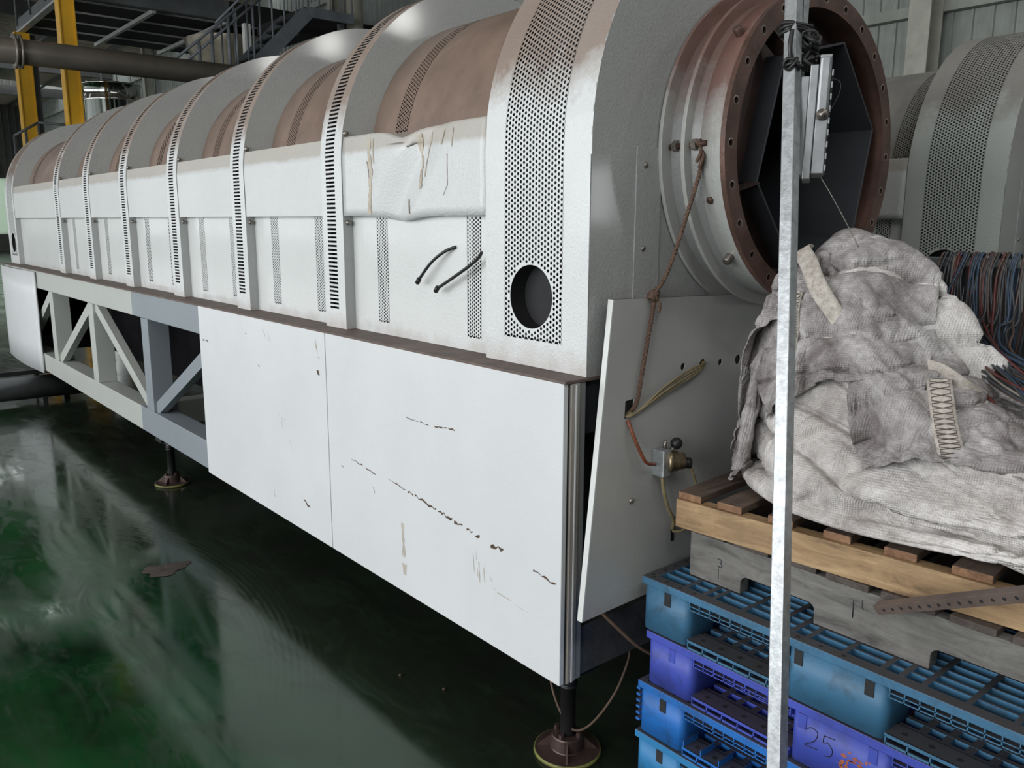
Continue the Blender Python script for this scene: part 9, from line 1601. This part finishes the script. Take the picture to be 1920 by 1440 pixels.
4,-5,6,-15,3,1,-4,4,3,-2,6,-4,-1,0,1,10,5,-5,-11,5,2,0,1,4,-6,4,-1,0,-3,1,5,5,-7,4,-2,0,9,-16,6,-2,-11,-1,1,9,1,-3,-4,1,6,-3,0,-3,-1,6,0,8,-5,0,3,-4,
-3,5,-5,-3,-3,-1,8,2,-1,4,-5,6,1,-6,16,-2,-10,-10,4,4,-6,1,0,3,-5,1,4,0,-3,-2,1,8,7,-3,-1,-4,4,-1,-2,1,-1,-1,1,-4,2,3,4,-4,-1,2,3,-8,3,1,-7,0,-6,4,-2,0,
1,2,0,-2,2,6,0,-4,8,-5,6,0,1,-1,0,0,1,0,0,1,-5,-4,1,0,8,-5,1,1,2,-8,13,-1,-9,5,-5,1,1,-2,2,0,5,-5,0,1,1,-6,4,10,-1,2,1,0,0,0,0,0,0,1,-9,-4,
0,1,7,-3,3,2,-2,-5,-9,2,-2,4,-1,-2,2,-2,1,-1,5,-4,1,-1,4,-4,-1,7,3,0,0,1,0,1,-1,-3,0,0,-1,-2,-2,-2,5,0,2,1,1,-8,5,-5,0,1,1,-2,3,-3,2,-1,5,-8,4,0,
0,-4,3,6,0,1,-1,0,-4,1,1,7,-1,-3,-3,-1,-1,-1,2,1,7,-4,-7,-1,1,-1,-1,4,3,-5,3,-3,3,-4,7,-2,2,-6,0,-3,1,1,0,8,0,0,-7,2,6,4,1,-5,-3,-2,0,0,1,2,4,-7,
-2,5,1,-4,-1,0,4,-4,5,-6,7,-4,3,-3,10,-6,-3,-3,0,0,-2,1,4,1,8,-11,2,1,8,-1,-1,-8,0,1,1,3,-9,4,-1,-2,1,-1,-1,0,5,-3,6,-6,3,-1,2,-2,6,-3,-4,2,-2,0,-2,-3,
0,7,-6,2,2,-1,1,0,4,-2,0,-2,5,-6,-2,0,3,7,-7,-4,2,0,2,0,7,-6,1,-2,1,-1,7,-7,0,-5,1,-1,-1,1,4,0,-5,-3,-1,8,2,2,1,-4,0,7,74,10,-7,-17,4,2,2,-4,1,-4,
-1,-5,-4,3,-6,3,0,8,-2,-7,-6,-5,-6,-4,1,-3,-4,-1,-4,-1,1,-3,0,-6,-1,-2,7,28,-5,9,20,0,-41,-8,5,-8,8,-6,4,1,-4,5,-6,-2,-5,9,2,-2,-2,1,0,-3,6,2,-5,5,-4,-1,4,-6,
7,-7,4,-8,12,4,4,8,2,39,3,-69,6,-6,4,-4,4,-3,4,0,-1,-6,-8,10,3,1,0,1,-2,-6,0,8,-7,6,-4,2,1,-7,8,-9,-1,14,-8,9,7,0,7,14,58,-35,-61,1,1,-5,6,-7,3,4,0,-6,
-6,9,2,0,-1,2,-1,-2,-5,8,-5,4,-8,7,-1,-1,-1,-3,5,12,1,-1,3,7,-1,9,39,30,-101,4,1,-7,7,0,-7,1,4,-1,-7,8,1,0,-1,0,2,-1,-5,6,-4,4,-8,6,-8,6,0,18,1,0,-4,4,
4,2,5,11,21,53,-90,-20,3,-6,-1,6,1,0,-1,-1,-4,5,1,-2,2,-1,1,-1,-7,8,-5,3,-5,4,-5,4,19,-1,0,0,4,-1,-1,10,-3,8,45,37,-94,-11,2,-7,-7,-1,1,4,5,-1,-5,4,0,-3,0,3,
-1,1,-8,8,-3,0,1,0,-4,20,0,-1,1,8,-10,21,-5,-8,3,8,46,56,-44,-42,-19,-8,3,1,-4,7,-30,5,-2,1,0,-1,-3,5,-1,-2,-8,4,6,-2,2,0,77,-4,4,-10,-21,5,-27,-3,-1,3,0,7,62,55,
38,13,-5,-24,-46,-25,-39,11,-32,-36,5,1,0,-1,0,-1,1,0,-3,-3,5,-1,3,20,10,-16,2,8,-7,2,-2,-2,6,-1,0,-4,5,3,4,6,7,39,-8,-6,-22,3,0,-48,3,3,2,-4,1,2,1,0,-1,-3,3,-5,
25,-14,14,0,-7,-1,-4,-6,7,0,3,0,2,-7,4,-1,1,6,1,32,32,35,17,23,32,-55,-33,-105,2,3,-1,-1,3,0,1,-4,1,9,6,-17,3,4,-7,3,7,2,1,2,6,0,-1,-7,-2,3,2,0,-2,-2,0,-4,
5,-2,44,5,101,-14,-144,2,5,-1,0,-2,1,0,3,-9,11,-4,-2,10,1,1,-1,0,1,-3,3,-1,-3,4,1,-1,-1,-1,-2,-4,2,-7,3,-18,23,-6,9,129,-13,-10,-113,3,-3,3,-2,10,-5,0,4,-2,2,-5,3,1,
0,1,3,-6,5,0,2,-2,-1,-1,-5,-1,-5,-6,-6,-5,22,-23,13,-6,10,7,-4,91,-90,6,-5,5,1,12,-6,0,2,-4,-1,-1,1,0,0,1,7,-4,3,-1,1,-3,-5,0,-3,-6,5,8,6,1,17,-49,10,-8,3,2,
14,84,-85,5,1,9,0,-4,-7,0,2,8,-5,-2,0,0,2,2,7,-1,0,0,0,-4,-4,-4,9,-4,1,2,0,-8,31,-30,-4,-5,10,2,-5,72,-5,-64,7,-3,6,-7,-2,0,-2,6,-3,-1,-1,1,2,4,-4,8,0,1,
-4,0,1,1,3,-1,1,3,-22,0,27,-13,-8,-2,3,3,2,0,-6,7,2,-12,11,2,1,-1,-8,1,1,-4,-3,0,2,9,5,-1,-1,-1,0,3,-1,2,0,2,-1,-12,-6,-2,28,-15,-13,5,2,2,-5,69,1,-1,9,-4,
-3,-1,2,4,-2,-3,5,0,0,-15,9,1,11,-2,1,4,2,-2,-1,-2,1,1,-7,-2,0,6,10,2,-27,4,2,2,-8,-1,4,6,2,-1,-7,-1,3,2,-5,-3,3,0,-1,-2,2,-3,11,4,3,2,-3,-1,0,1,0,-6,
1,-9,-6,24,13,-36,4,3,0,1,4,-3,-1,1,8,1,-8,-2,3,4,-6,-4,3,4,-5,0,-5,0,16,3,1,-2,-1,-2,3,1,-3,1,-2,-7,-6,-1,65,-65,6,3,1,5,-5,1,6,2,0,1,-7,-3,3,6,-9,-3,
13,2,-15,1,-2,-2,2,12,3,-1,3,-4,2,0,0,1,0,-5,-5,-6,63,-63,7,1,3,-2,-3,-1,4,0,6,4,-6,-5,2,8,-6,-4,6,4,-1,-5,-6,1,1,1,7,4,0,-51,50,0,-1,0,0,0,-4,2,52,-64,
8,0,5,0,-3,0,5,-2,1,3,-8,-3,4,7,-1,-5,-3,11,-2,-2,4,-12,-1,0,3,6,4,-3,5,5,-7,-7,0,1,-5,9,51,-67,0,2,1,2,-10,2,4,-5,2,9,-4,-6,0,-1,3,8,-7,10,0,-5,-5,0,
4,-2,2,5,3,-2,4,7,-5,1,2,-13,-7,11,-17,])
]
for rows, cols, vals in FLAP_GRIDS:
    fv = [(x, y, z + ZBAG) for x, y, z in unpack(vals, rows, cols)]
    fo = MB().add(fv, [(i * cols + j, (i + 1) * cols + j, (i + 1) * cols + j + 1, i * cols + j + 1) for i in range(rows - 1) for j in range(cols - 1)], True).obj('loose_flap', 'bagdirty', bag, label='greyer crumpled loose flap')
    crease(fo, -0.3, 9.0, 0.018, 11.0 + cols, 2)
    md = fo.modifiers.new('solid', 'SOLIDIFY'); md.thickness = 0.003; md.offset = 0
def ribbon(pts, w, wdir, name='strap'):
    P = smooth_path(pts, 8); W = smooth_path(wdir, 8); v = []
    for p, d in zip(P, W):
        d = d.normalized()
        for k in range(5): v.append(p + d * w * (k / 4 - 0.5))
    n = len(P)
    return MB().add(v, [(i * 5 + k, (i + 1) * 5 + k, (i + 1) * 5 + k + 1, i * 5 + k + 1) for i in range(n - 1) for k in range(4)], True).obj(name, 'strap', bag, solid=0.004, label='beige woven lifting strap')

ribbon([(0.575, -0.362, 1.575), (0.530, -0.372, 1.578), (0.500, -0.415, 1.545), (0.468, -0.452, 1.508), (0.442, -0.490, 1.474), (0.438, -0.525, 1.435), (0.44, -0.56, 1.395)], 0.048, [Vector((0.6, -0.4, 0.5)), Vector((0.5, -0.6, 0.5)), Vector((0.4, -0.7, 0.5)), Vector((0.3, -0.75, 0.55)), Vector((0.35, -0.8, 0.5)), Vector((0.4, -0.9, 0.3)), Vector((0.4, -0.9, 0.2))])
ribbon([(0.500, -0.752, 1.305), (0.508, -0.785, 1.297), (0.515, -0.818, 1.280), (0.545, -0.845, 1.255), (0.600, -0.86, 1.228)], 0.050, [Vector((-0.3, 0.05, 1)), Vector((-0.35, 0.0, 1)), Vector((-0.3, 0.1, 1)), Vector((-0.2, 0.3, 1)), Vector((0, 0.4, 1))])
def seam(pts, wd, w):
    o = ribbon(pts, w, wd, 'seam_band'); P = smooth_path(pts, 8); W = smooth_path(wd, 8)
    for sgn in (1, -1):
        MB().tube([p + d.normalized() * w * 0.38 * (sgn if i % 4 < 2 else -sgn) + Vector((-0.0035, -0.002, 0.001)) for i, (p, d) in enumerate(zip(P, W))], 0.0011, 5).obj('stitching', 'wbrownthread', o)
seam([(0.485, -0.785, 1.285), (0.450, -0.812, 1.235), (0.405, -0.842, 1.195), (0.375, -0.868, 1.160), (0.362, -0.885, 1.125)], [Vector((0.45, -0.9, 0.1))] * 5, 0.055)
seam([(0.447, -0.410, 1.47), (0.418, -0.420, 1.42), (0.390, -0.440, 1.365), (0.350, -0.455, 1.30)], [Vector((0.35, -0.9, 0.2))] * 4, 0.045)
# == BAG END ==
# ================================================================== leaning post with lamp
pb_, pt_ = Vector((-0.17, -0.82, 0.57)), Vector((0.28, -0.46, 2.16))
dv = (pt_ - pb_).normalized()
p0 = pb_ + dv * (-(pb_.z) / dv.z); p1 = pt_ + dv * 0.9
post = empty('leaning_post', p0, 'galvanised square steel post leaning in front of the bag and dryer flange', 'post')
side = Vector((0.77, -0.64, 0)).normalized()
def obox(a, b, ux, wx, wy):
    d = (b - a).normalized(); ux = (ux - d * ux.dot(d)).normalized(); uy = d.cross(ux).normalized()
    v = [p + i * ux * wx / 2 + j * uy * wy / 2 for p in (a, b) for i, j in ((-1, -1), (1, -1), (1, 1), (-1, 1))]
    return MB().add(v, [(0, 1, 2, 3), (7, 6, 5, 4), (0, 4, 5, 1), (1, 5, 6, 2), (2, 6, 7, 3), (3, 7, 4, 0)])
ax1 = Vector((1, 0.05, 0))
obox(p0, p1, ax1, 0.03, 0.03).obj('square_tube', 'galv', post, bevel=0.002)

sf = obox(Vector((0.306, -0.472, 1.958)), Vector((0.345, -0.452, 2.75)), ax1, 0.022, 0.012).obj('aluminium_strip', 'galv', bevel=0.001)
tag(sf, 'short bright aluminium strip lashed to the leaning post above the lamp', 'strip')
lash = empty('lashing', (0.29, -0.48, 2.09), 'black knotted cord lashing the strip and lamp to the post', 'cord')
for k in range(3):
    c = Vector((0.272, -0.468, 2.085 + 0.008 * k)); pts = []
    for i in range(17):
        t = 2 * PI * i / 16; pts.append(c + Vector((0.040 * math.cos(t) + 0.012, 0.032 * math.sin(t), 0.004 * math.sin(t * 2 + k))))
    MB().tube(pts, 0.005, 6, False).obj('turn', 'rubber', lash)
knot((0.292, -0.500, 2.065), 0.022, lash, 'rubber', 0.0052, 7, seed=8)
knot((0.294, -0.502, 2.02), 0.020, lash, 'rubber', 0.005, 6, seed=9)
knot((0.225, -0.500, 2.005), 0.014, lash, 'rubber', 0.0045, 5, seed=11)
MB().tube(smooth_path([(0.222, -0.498, 2.08), (0.215, -0.50, 2.04), (0.222, -0.502, 2.0), (0.218, -0.502, 1.965)]), 0.006, 6).obj('cord_end', 'rubber', lash)
MB().tube(smooth_path([(0.31, -0.50, 2.03), (0.315, -0.505, 2.0), (0.325, -0.505, 1.97), (0.34, -0.507, 1.955)]), 0.007, 6).obj('cord_end', 'rubber', lash)
knot((0.330, -0.505, 1.965), 0.014, lash, 'rubber', 0.005, 5, seed=12)
# floodlight seen from its edge
A_ = Vector((0.516, -0.857, 0)); B_ = Vector((0.857, 0.516, 0)); UZ = Vector((0.03, 0, 1)).normalized()
LC = Vector((0.326, -0.505, 1.879))
lamp = empty('floodlight', LC, 'grey finned floodlight hanging edge-on from the leaning post in the drum opening', 'lamp')
def lbox(a0, a1, b0, b1, z0, z1, name, mat, par=lamp, bev=0.002, label=None):
    m = MB(); v = [LC + A_ * a + B_ * b + UZ * z for a in (a0, a1) for b in (b0, b1) for z in (z0, z1)]
    m.add(v, [(0, 1, 3, 2), (4, 6, 7, 5), (0, 4, 5, 1), (2, 3, 7, 6), (0, 2, 6, 4), (1, 5, 7, 3)])
    return m.obj(name, mat, par, bevel=bev, label=label)
lbox(-0.016, 0.002, -0.10, 0.10, -0.130, 0.122, 'front_frame', 'aluminium')
lbox(-0.034, -0.016, -0.085, 0.085, -0.120, 0.100, 'front_rim', 'aluminium', label='darker recessed rim')
hs_ = lbox(0.003, 0.030, -0.10, 0.10, -0.118, 0.035, 'housing', 'aluminium')
for k in range(9): lbox(0.030, 0.034, -0.10, 0.10, -0.112 + k * 0.026, -0.098 + k * 0.026, 'cooling_fin', 'aluminium', hs_, 0.0008)
lbox(0.003, 0.029, -0.106, -0.085, 0.0, 0.140, 'bracket_arm', 'aluminium', bev=0.006)
lbox(0.003, 0.029, 0.085, 0.106, 0.0, 0.140, 'bracket_arm', 'aluminium', bev=0.006)
lbox(0.003, 0.029, -0.106, 0.106, 0.134, 0.142, 'bracket_bar', 'aluminium')
MB().lathe(LC + A_ * 0.016 + B_ * -0.106 + UZ * 0.012, -B_, [(0.0125, 0), (0.0125, 0.003), (0.007, 0.003), (0.007, 0.007), (0.0001, 0.007)], 14).obj('pivot_bolt', 'bolt', lamp)
MB().tube(smooth_path([LC + A_ * 0.030 + B_ * -0.10 + UZ * q[1] + A_ * q[0] for q in ((0, 0.09), (0.018, 0.082), (0.02, 0.06), (0.008, 0.03), (0.002, 0.02))]), 0.0009, 5).obj('wire_loop', 'rubber', lamp)
MB().tube(smooth_path([LC + A_ * 0.024 + UZ * -0.118, LC + A_ * 0.055 + UZ * -0.165, LC + A_ * 0.10 + UZ * -0.24 , LC + A_ * 0.125 + UZ * -0.285]), 0.0012, 5).obj('thin_wire', 'bolt', lamp)

# ================================================================== perforated angle rod
ra, rb = Vector((0.262, -0.796, 0.772)), Vector((0.02, -1.36, 1.105))
rod = empty('perforated_rod', ra, 'rusty perforated square steel rod jutting in from the right over the wooden pallets', 'rod')
obox(ra, rb, Vector((1, 0, 0.3)), 0.024, 0.024).obj('square_bar', 'ledge', rod, bevel=0.001)
rd = (rb - ra).normalized(); rx_ = (Vector((1, 0, 0.3)) - rd * Vector((1, 0, 0.3)).dot(rd)).normalized()
rh = MB()
for k in range(22): rh.lathe(ra + rd * (0.03 + k * 0.029) - rx_ * 0.0122, -rx_, [(0.0001, 0.0004), (0.0042, 0.0004)], 10, False)
ho = rh.obj('punched_holes', 'dark', rod); ho['kind'] = 'stuff'

# ================================================================== cable rack and wires
rack = empty('cable_rail', (1.05, -0.30, 0), 'horizontal steel rail with posts carrying the hanging wires behind the bag', 'rail')
MB().tube([(1.05, -0.30, 1.538), (1.05, -1.9, 1.545)], 0.0135, 16).obj('rail_bar', 'galv', rack)
MB().tube([(1.42, -0.26, 0.0), (1.42, -0.26, 1.538), (1.05, -0.30, 1.538)], 0.0135, 12).obj('post', 'galv', rack)
MB().tube([(1.24, -1.9, 0.0), (1.24, -1.9, 1.545), (1.05, -1.9, 1.545)], 0.0135, 12).obj('post', 'galv', rack)
M['wred'] = simple('maroon_wire', (0.11, 0.030, 0.028), 0.35, 0, 0.3, 20)
M['wblue'] = simple('blue_wire', (0.035, 0.06, 0.10), 0.35, 0, 0.3, 20)
M['wgrey'] = simple('dark_grey_wire', (0.045, 0.05, 0.055), 0.35, 0, 0.3, 20)
M['wpale'] = simple('pale_wire', (0.24, 0.22, 0.18), 0.35, 0, 0.3, 20)
M['wbrown'] = simple('brown_wire', (0.09, 0.055, 0.045), 0.35, 0, 0.3, 20)
wires = empty('wire_bundle', (1.05, -0.62, 1.55), 'tangle of maroon, blue and grey wires draped over the steel rail', 'wires')
rw = random.Random(21)
wm = ['wred', 'wblue', 'wgrey', 'wgrey', 'wbrown', 'wgrey', 'wbrown', 'wblue', 'wgrey', 'wpale']
for k in range(44):
    y0 = -0.525 - 0.21 * (k / 44) - rw.uniform(0, 0.03); j = lambda a: rw.uniform(-a, a)
    spread = (k / 44)
    front = [(1.03, y0 + j(.004), 1.552), (1.0, y0 - 0.004 + j(.006), 1.50), (0.97, y0 - 0.02 + j(.008), 1.40 + j(.02)), (0.90, y0 - 0.07 * (1 - spread) - 0.02 + j(.018), 1.355 + j(.02)),
             (0.78, y0 - 0.17 * (1 - spread * 0.5) + j(.03), 1.315 + j(.015)), (0.64, y0 - 0.30 + j(.04), 1.275 + j(.012)), (0.54, y0 - 0.42 + j(.06), 1.245), (0.55, y0 - 0.56 + j(.05), 1.215), (0.58, y0 - 0.75 + j(.05), 1.19), (0.62, y0 - 0.95, 1.17)]
    back = [(1.10 + j(.01), y0 + 0.02 + j(.02), 1.22), (1.095, y0 + 0.012 + j(.01), 1.38), (1.078, y0 + 0.006, 1.50), (1.055, y0, 1.558 + j(.003) + 0.006)]
    MB().tube(smooth_path(back + front, 4), 0.0034, 6).obj('wire', wm[rw.randrange(len(wm))], wires)
MB().tube(smooth_path([(1.03, -0.60, 1.565), (0.99, -0.60, 1.52), (0.95, -0.59, 1.44), (0.92, -0.635, 1.39), (0.90, -0.66, 1.34), (0.90, -0.61, 1.29), (0.88, -0.59, 1.27)]), 0.004, 6).obj('wire', 'wblue', wires)
MB().tube(smooth_path([(1.03, -0.58, 1.56), (0.95, -0.60, 1.42), (0.80, -0.68, 1.30), (0.66, -0.79, 1.262), (0.58, -0.84, 1.222), (0.55, -0.80, 1.205), (0.53, -0.82, 1.195), (0.54, -0.88, 1.20), (0.57, -0.885, 1.225), (0.60, -0.84, 1.25)]), 0.0042, 6).obj('wire', 'wred', wires, label='maroon wire ending in a loop on the bag')
MB().tube([(0.695, -0.80, 1.245), (0.675, -0.835, 1.232)], 0.010, 8).obj('yellow_tape', 'yellow', wires)

# ================================================================== HALL BACKGROUND
def top(mb, name, mat, label, cat, group=None, bev=0.0):
    return tag(mb.obj(name, mat, bevel=bev), label, cat, group)
pp = empty('overhead_pipe', (2, 12.5, 0), 'thick grey horizontal pipe crossing the hall behind the dryer', 'pipe')
MB().tube([(-4, 12.5, 4.0), (6.4, 12.5, 4.0)], 0.175, 28).obj('pipe_run', 'pipe', pp)
MB().lathe((1.12, 12.5, 4.0), (1, 0, 0), [(0.17, -0.05), (0.235, -0.05), (0.235, -0.02), (0.175, -0.02), (0.175, 0.02), (0.235, 0.02), (0.235, 0.05), (0.17, 0.05)], 28).obj('pipe_flange', 'pipe', pp)
for xx in (-3.5, 6.2): MB().box(xx - 0.06, xx + 0.06, 12.44, 12.56, 0, 3.83).obj('pipe_support', 'steelgrey', pp)
def hcol(x, y, h, lab, w=0.125):
    r = empty('steel_column', (x, y, 0), lab, 'column', 'yellow steel columns')
    MB().box(x - w, x - w + 0.02, y - w, y + w, 0, h).obj('flange', 'yellow', r); MB().box(x + w - 0.02, x + w, y - w, y + w, 0, h).obj('flange', 'yellow', r)
    MB().box(x - w + 0.02, x + w - 0.02, y - w + 0.03, y - w + 0.045, 0, h).obj('web', 'yellow', r); return r
hcol(2.31, 14.7, 7.4, 'brighter yellow steel column rising in front of the dark platform')
hcol(2.44, 18.98, 5.44, 'darker yellow steel column, leftmost, under the platform corner', 0.14)
pf = empty('platform', (4.8, 17, 0), 'dark steel mezzanine platform seen from below with pale joists', 'platform')
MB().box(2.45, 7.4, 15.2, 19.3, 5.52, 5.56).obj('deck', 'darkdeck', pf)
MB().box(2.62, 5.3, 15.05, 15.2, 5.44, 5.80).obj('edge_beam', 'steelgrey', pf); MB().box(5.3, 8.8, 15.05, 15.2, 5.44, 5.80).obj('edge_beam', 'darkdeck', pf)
MB().box(2.38, 2.50, 12.2, 19.3, 5.44, 5.48).obj('edge_flange', 'joist', pf); MB().box(2.43, 2.46, 12.2, 19.3, 5.48, 5.72).obj('edge_beam', 'steelgrey', pf)
for k in range(4): MB().box(2.5, 7.0, 15.6 + k * 0.95, 15.625 + k * 0.95, 5.49, 5.52).obj('joist', 'joist' , pf)
for xx in (3.9, 5.25): MB().box(xx, xx + 0.07, 15.2, 19.2, 5.40, 5.47).obj('cross_beam', 'joist', pf)
for k in range(6):
    MB().tube([(2.42, 12.6 + k * 1.3, 5.6), (2.42, 12.6 + k * 1.3, 6.7)], 0.022, 8).obj('rail_post', 'steelgrey', pf)
MB().tube([(2.42, 12.4, 6.7), (2.42, 19.2, 6.7)], 0.022, 8).obj('hand_rail', 'steelgrey', pf); MB().tube([(2.42, 12.4, 6.15), (2.42, 19.2, 6.15)], 0.018, 8).obj('hand_rail', 'steelgrey', pf)
for xx in (6.9, 2.6): MB().box(xx, xx + 0.12, 19.0, 19.12, 0, 5.44).obj('support', 'steelgrey', pf)
# stair with landing
st = empty('steel_stair', (5.5, 13, 0), 'blue-grey steel stair and landing above the dryer', 'stairs')
MB().bar((4.2, 13.0, 3.62), (5.90, 13.0, 5.33), 0.05, 0.24, (0, 0, 1)).obj('stringer', 'railgrey', st)
MB().bar((4.2, 13.9, 3.62), (5.90, 13.9, 5.33), 0.05, 0.24, (0, 0, 1)).obj('stringer', 'railgrey', st)
for k in range(9):
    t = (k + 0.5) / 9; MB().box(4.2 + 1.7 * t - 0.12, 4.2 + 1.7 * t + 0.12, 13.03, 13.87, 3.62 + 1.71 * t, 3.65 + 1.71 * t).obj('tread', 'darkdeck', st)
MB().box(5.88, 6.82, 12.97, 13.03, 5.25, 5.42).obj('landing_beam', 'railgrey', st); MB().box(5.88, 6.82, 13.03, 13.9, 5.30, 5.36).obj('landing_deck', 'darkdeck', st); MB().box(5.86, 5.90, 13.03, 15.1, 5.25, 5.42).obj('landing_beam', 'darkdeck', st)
MB().box(6.7, 6.8, 13.3, 13.4, 0, 5.30).obj('support', 'steelgrey', st)
for k in range(8):
    x = 4.30 + k * 0.23; z = 3.75 + k * 0.23
    MB().tube([(x, 13.0, z), (x, 13.0, z + 1.25)], 0.017, 8).obj('baluster', 'railgrey', st)
MB().tube([(4.2, 13.0, 4.90), (5.95, 13.0, 6.65)], 0.02, 8).obj('hand_rail', 'railgrey', st)
for k in range(5): MB().tube([(5.92 + k * 0.22, 13.0, 5.42), (5.92 + k * 0.22, 13.0, 6.5)], 0.014, 8).obj('baluster', 'railgrey', st)
st2 = empty('steel_stair', (4.0, 13.1, 0), 'thin-railed stair flight slanting up in front of the hopper', 'stairs')
MB().tube([(3.35, 12.85, 4.14), (5.0, 12.85, 5.55)], 0.022, 8).obj('hand_rail', 'railgrey', st2); MB().tube([(3.5, 12.85, 4.10), (5.1, 12.85, 5.50)], 0.022, 8).obj('hand_rail', 'railgrey', st2)
MB().bar((3.6, 12.85, 3.05), (5.2, 12.85, 4.45), 0.05, 0.2).obj('stringer', 'railgrey', st2)
for k, x in enumerate((3.85, 4.07, 4.36, 4.50, 4.80)):
    z = 4.14 + (x - 3.35) * 0.855; MB().tube([(x, 12.85, z - 1.0), (x, 12.85, z)], 0.03 if k < 3 else 0.02, 8).obj('baluster', 'railgrey', st2)
MB().box(3.55, 3.62, 12.82, 12.88, 0, 3.1).obj('support', 'steelgrey', st2); MB().box(5.1, 5.17, 12.82, 12.88, 0, 4.4).obj('support', 'steelgrey', st2)
M['white_post'] = simple('white_post_paint', (0.75, 0.76, 0.74), 0.4)
top(MB().box(5.22, 5.34, 14.2, 14.32, 0, 5.25), 'support_post', 'white_post', 'bright white slim post between the stair rails', 'post')
top(MB().lathe((5.95, 16.6, 0), (0, 0, 1), [(0.12, 0), (0.12, 3.1), (0.25, 3.9), (0.92, 5.2), (0.95, 5.36)], 40), 'hopper', 'beige', 'beige conical hopper behind the stair', 'hopper')
sl_ = empty('steel_silo', (3.36, 16.2, 0), 'shiny stainless steel tank behind the pipe', 'tank')
MB().lathe((3.36, 16.2, 0), (0, 0, 1), [(0.50, 0), (0.50, 3.88), (0.515, 3.90), (0.50, 3.92), (0.50, 4.16), (0.53, 4.17), (0.53, 4.20), (0.001, 4.22)], 48).obj('shell', 'stainless', sl_)
for dx in (-0.22, 0.05, 0.30): MB().tube([(3.36 + dx, 16.0, 4.2), (3.36 + dx, 16.0, 4.62)], 0.012, 8).obj('stub_rod', 'joist', sl_)
top(MB().tube([(7.2, 13.6, 0), (7.2, 13.6, 7.4)], 0.16, 20), 'duct', 'column', 'cream vertical duct right of the stair landing', 'duct')
gr_ = empty('guard_rail', (1.8, 15, 0), 'dark guard rail at the far end of the dryer', 'rail')
for a, b in (((1.42, 15, 3.05), (1.80, 15, 3.29)), ((1.80, 15, 3.29), (2.6, 15, 3.28)), ((1.42, 15, 3.05), (1.42, 15, 0)), ((1.80, 15, 3.29), (1.80, 15, 0)), ((1.60, 15, 3.16), (1.60, 15, 0)), ((2.6, 15, 3.28), (2.6, 15, 0))):
    MB().tube([a, b], 0.022, 8).obj('rail_bar', 'steelgrey', gr_)
rl = empty('floor_roller', (-0.5, 7.0, 0), 'grey tube lying on a low trestle at the far end of the dryer', 'tube')
MB().tube([(-3.5, 7.0, 0.16), (0.35, 7.0, 0.14)], 0.105, 24).obj('tube', 'galvdull', rl)
for xx in (-3.2, 0.0): MB().box(xx - 0.02, xx + 0.02, 6.9, 7.1, 0, 0.06).obj('trestle', 'black', rl)
MB().box(-3.5, 0.25, 7.14, 7.18, 0.24, 0.28).obj('dark_rail', 'black', rl); MB().box(0.20, 0.25, 7.12, 7.2, 0, 0.24).obj('trestle', 'black', rl); MB().box(-3.5, -3.45, 7.12, 7.2, 0, 0.24).obj('trestle', 'black', rl)
# litter on the floor
def patch(u, v):
    a = 2 * PI * u; k = v * (1 + 0.18 * math.sin(3 * a + 1) + 0.1 * math.sin(7 * a))
    return (-0.396 + 0.105 * k * math.cos(a), 2.345 + 0.075 * k * math.sin(a), 0.002 + 0.010 * (1 - v) ** 0.5 * (0.6 + 0.8 * abs(noise.noise(Vector((math.cos(a) * k * 3, math.sin(a) * k * 3, 1))))))
tag(MB().grid(patch, 40, 8).obj('floor_rag', 'rag'), 'flat greyish brown rag lying on the green floor', 'rag')
for k, (x, y, q) in enumerate(((0.02, 0.62, 'small brown crumb on the floor nearest the jacking foot'), (-0.05, 0.80, 'small brown crumb on the floor left of the other crumb'))):
    tag(MB().sphere((x, y, 0.005), 0.006, 8, 5, 0.7).obj('crumb', 'scratch'), q, 'debris', 'crumbs on the floor')
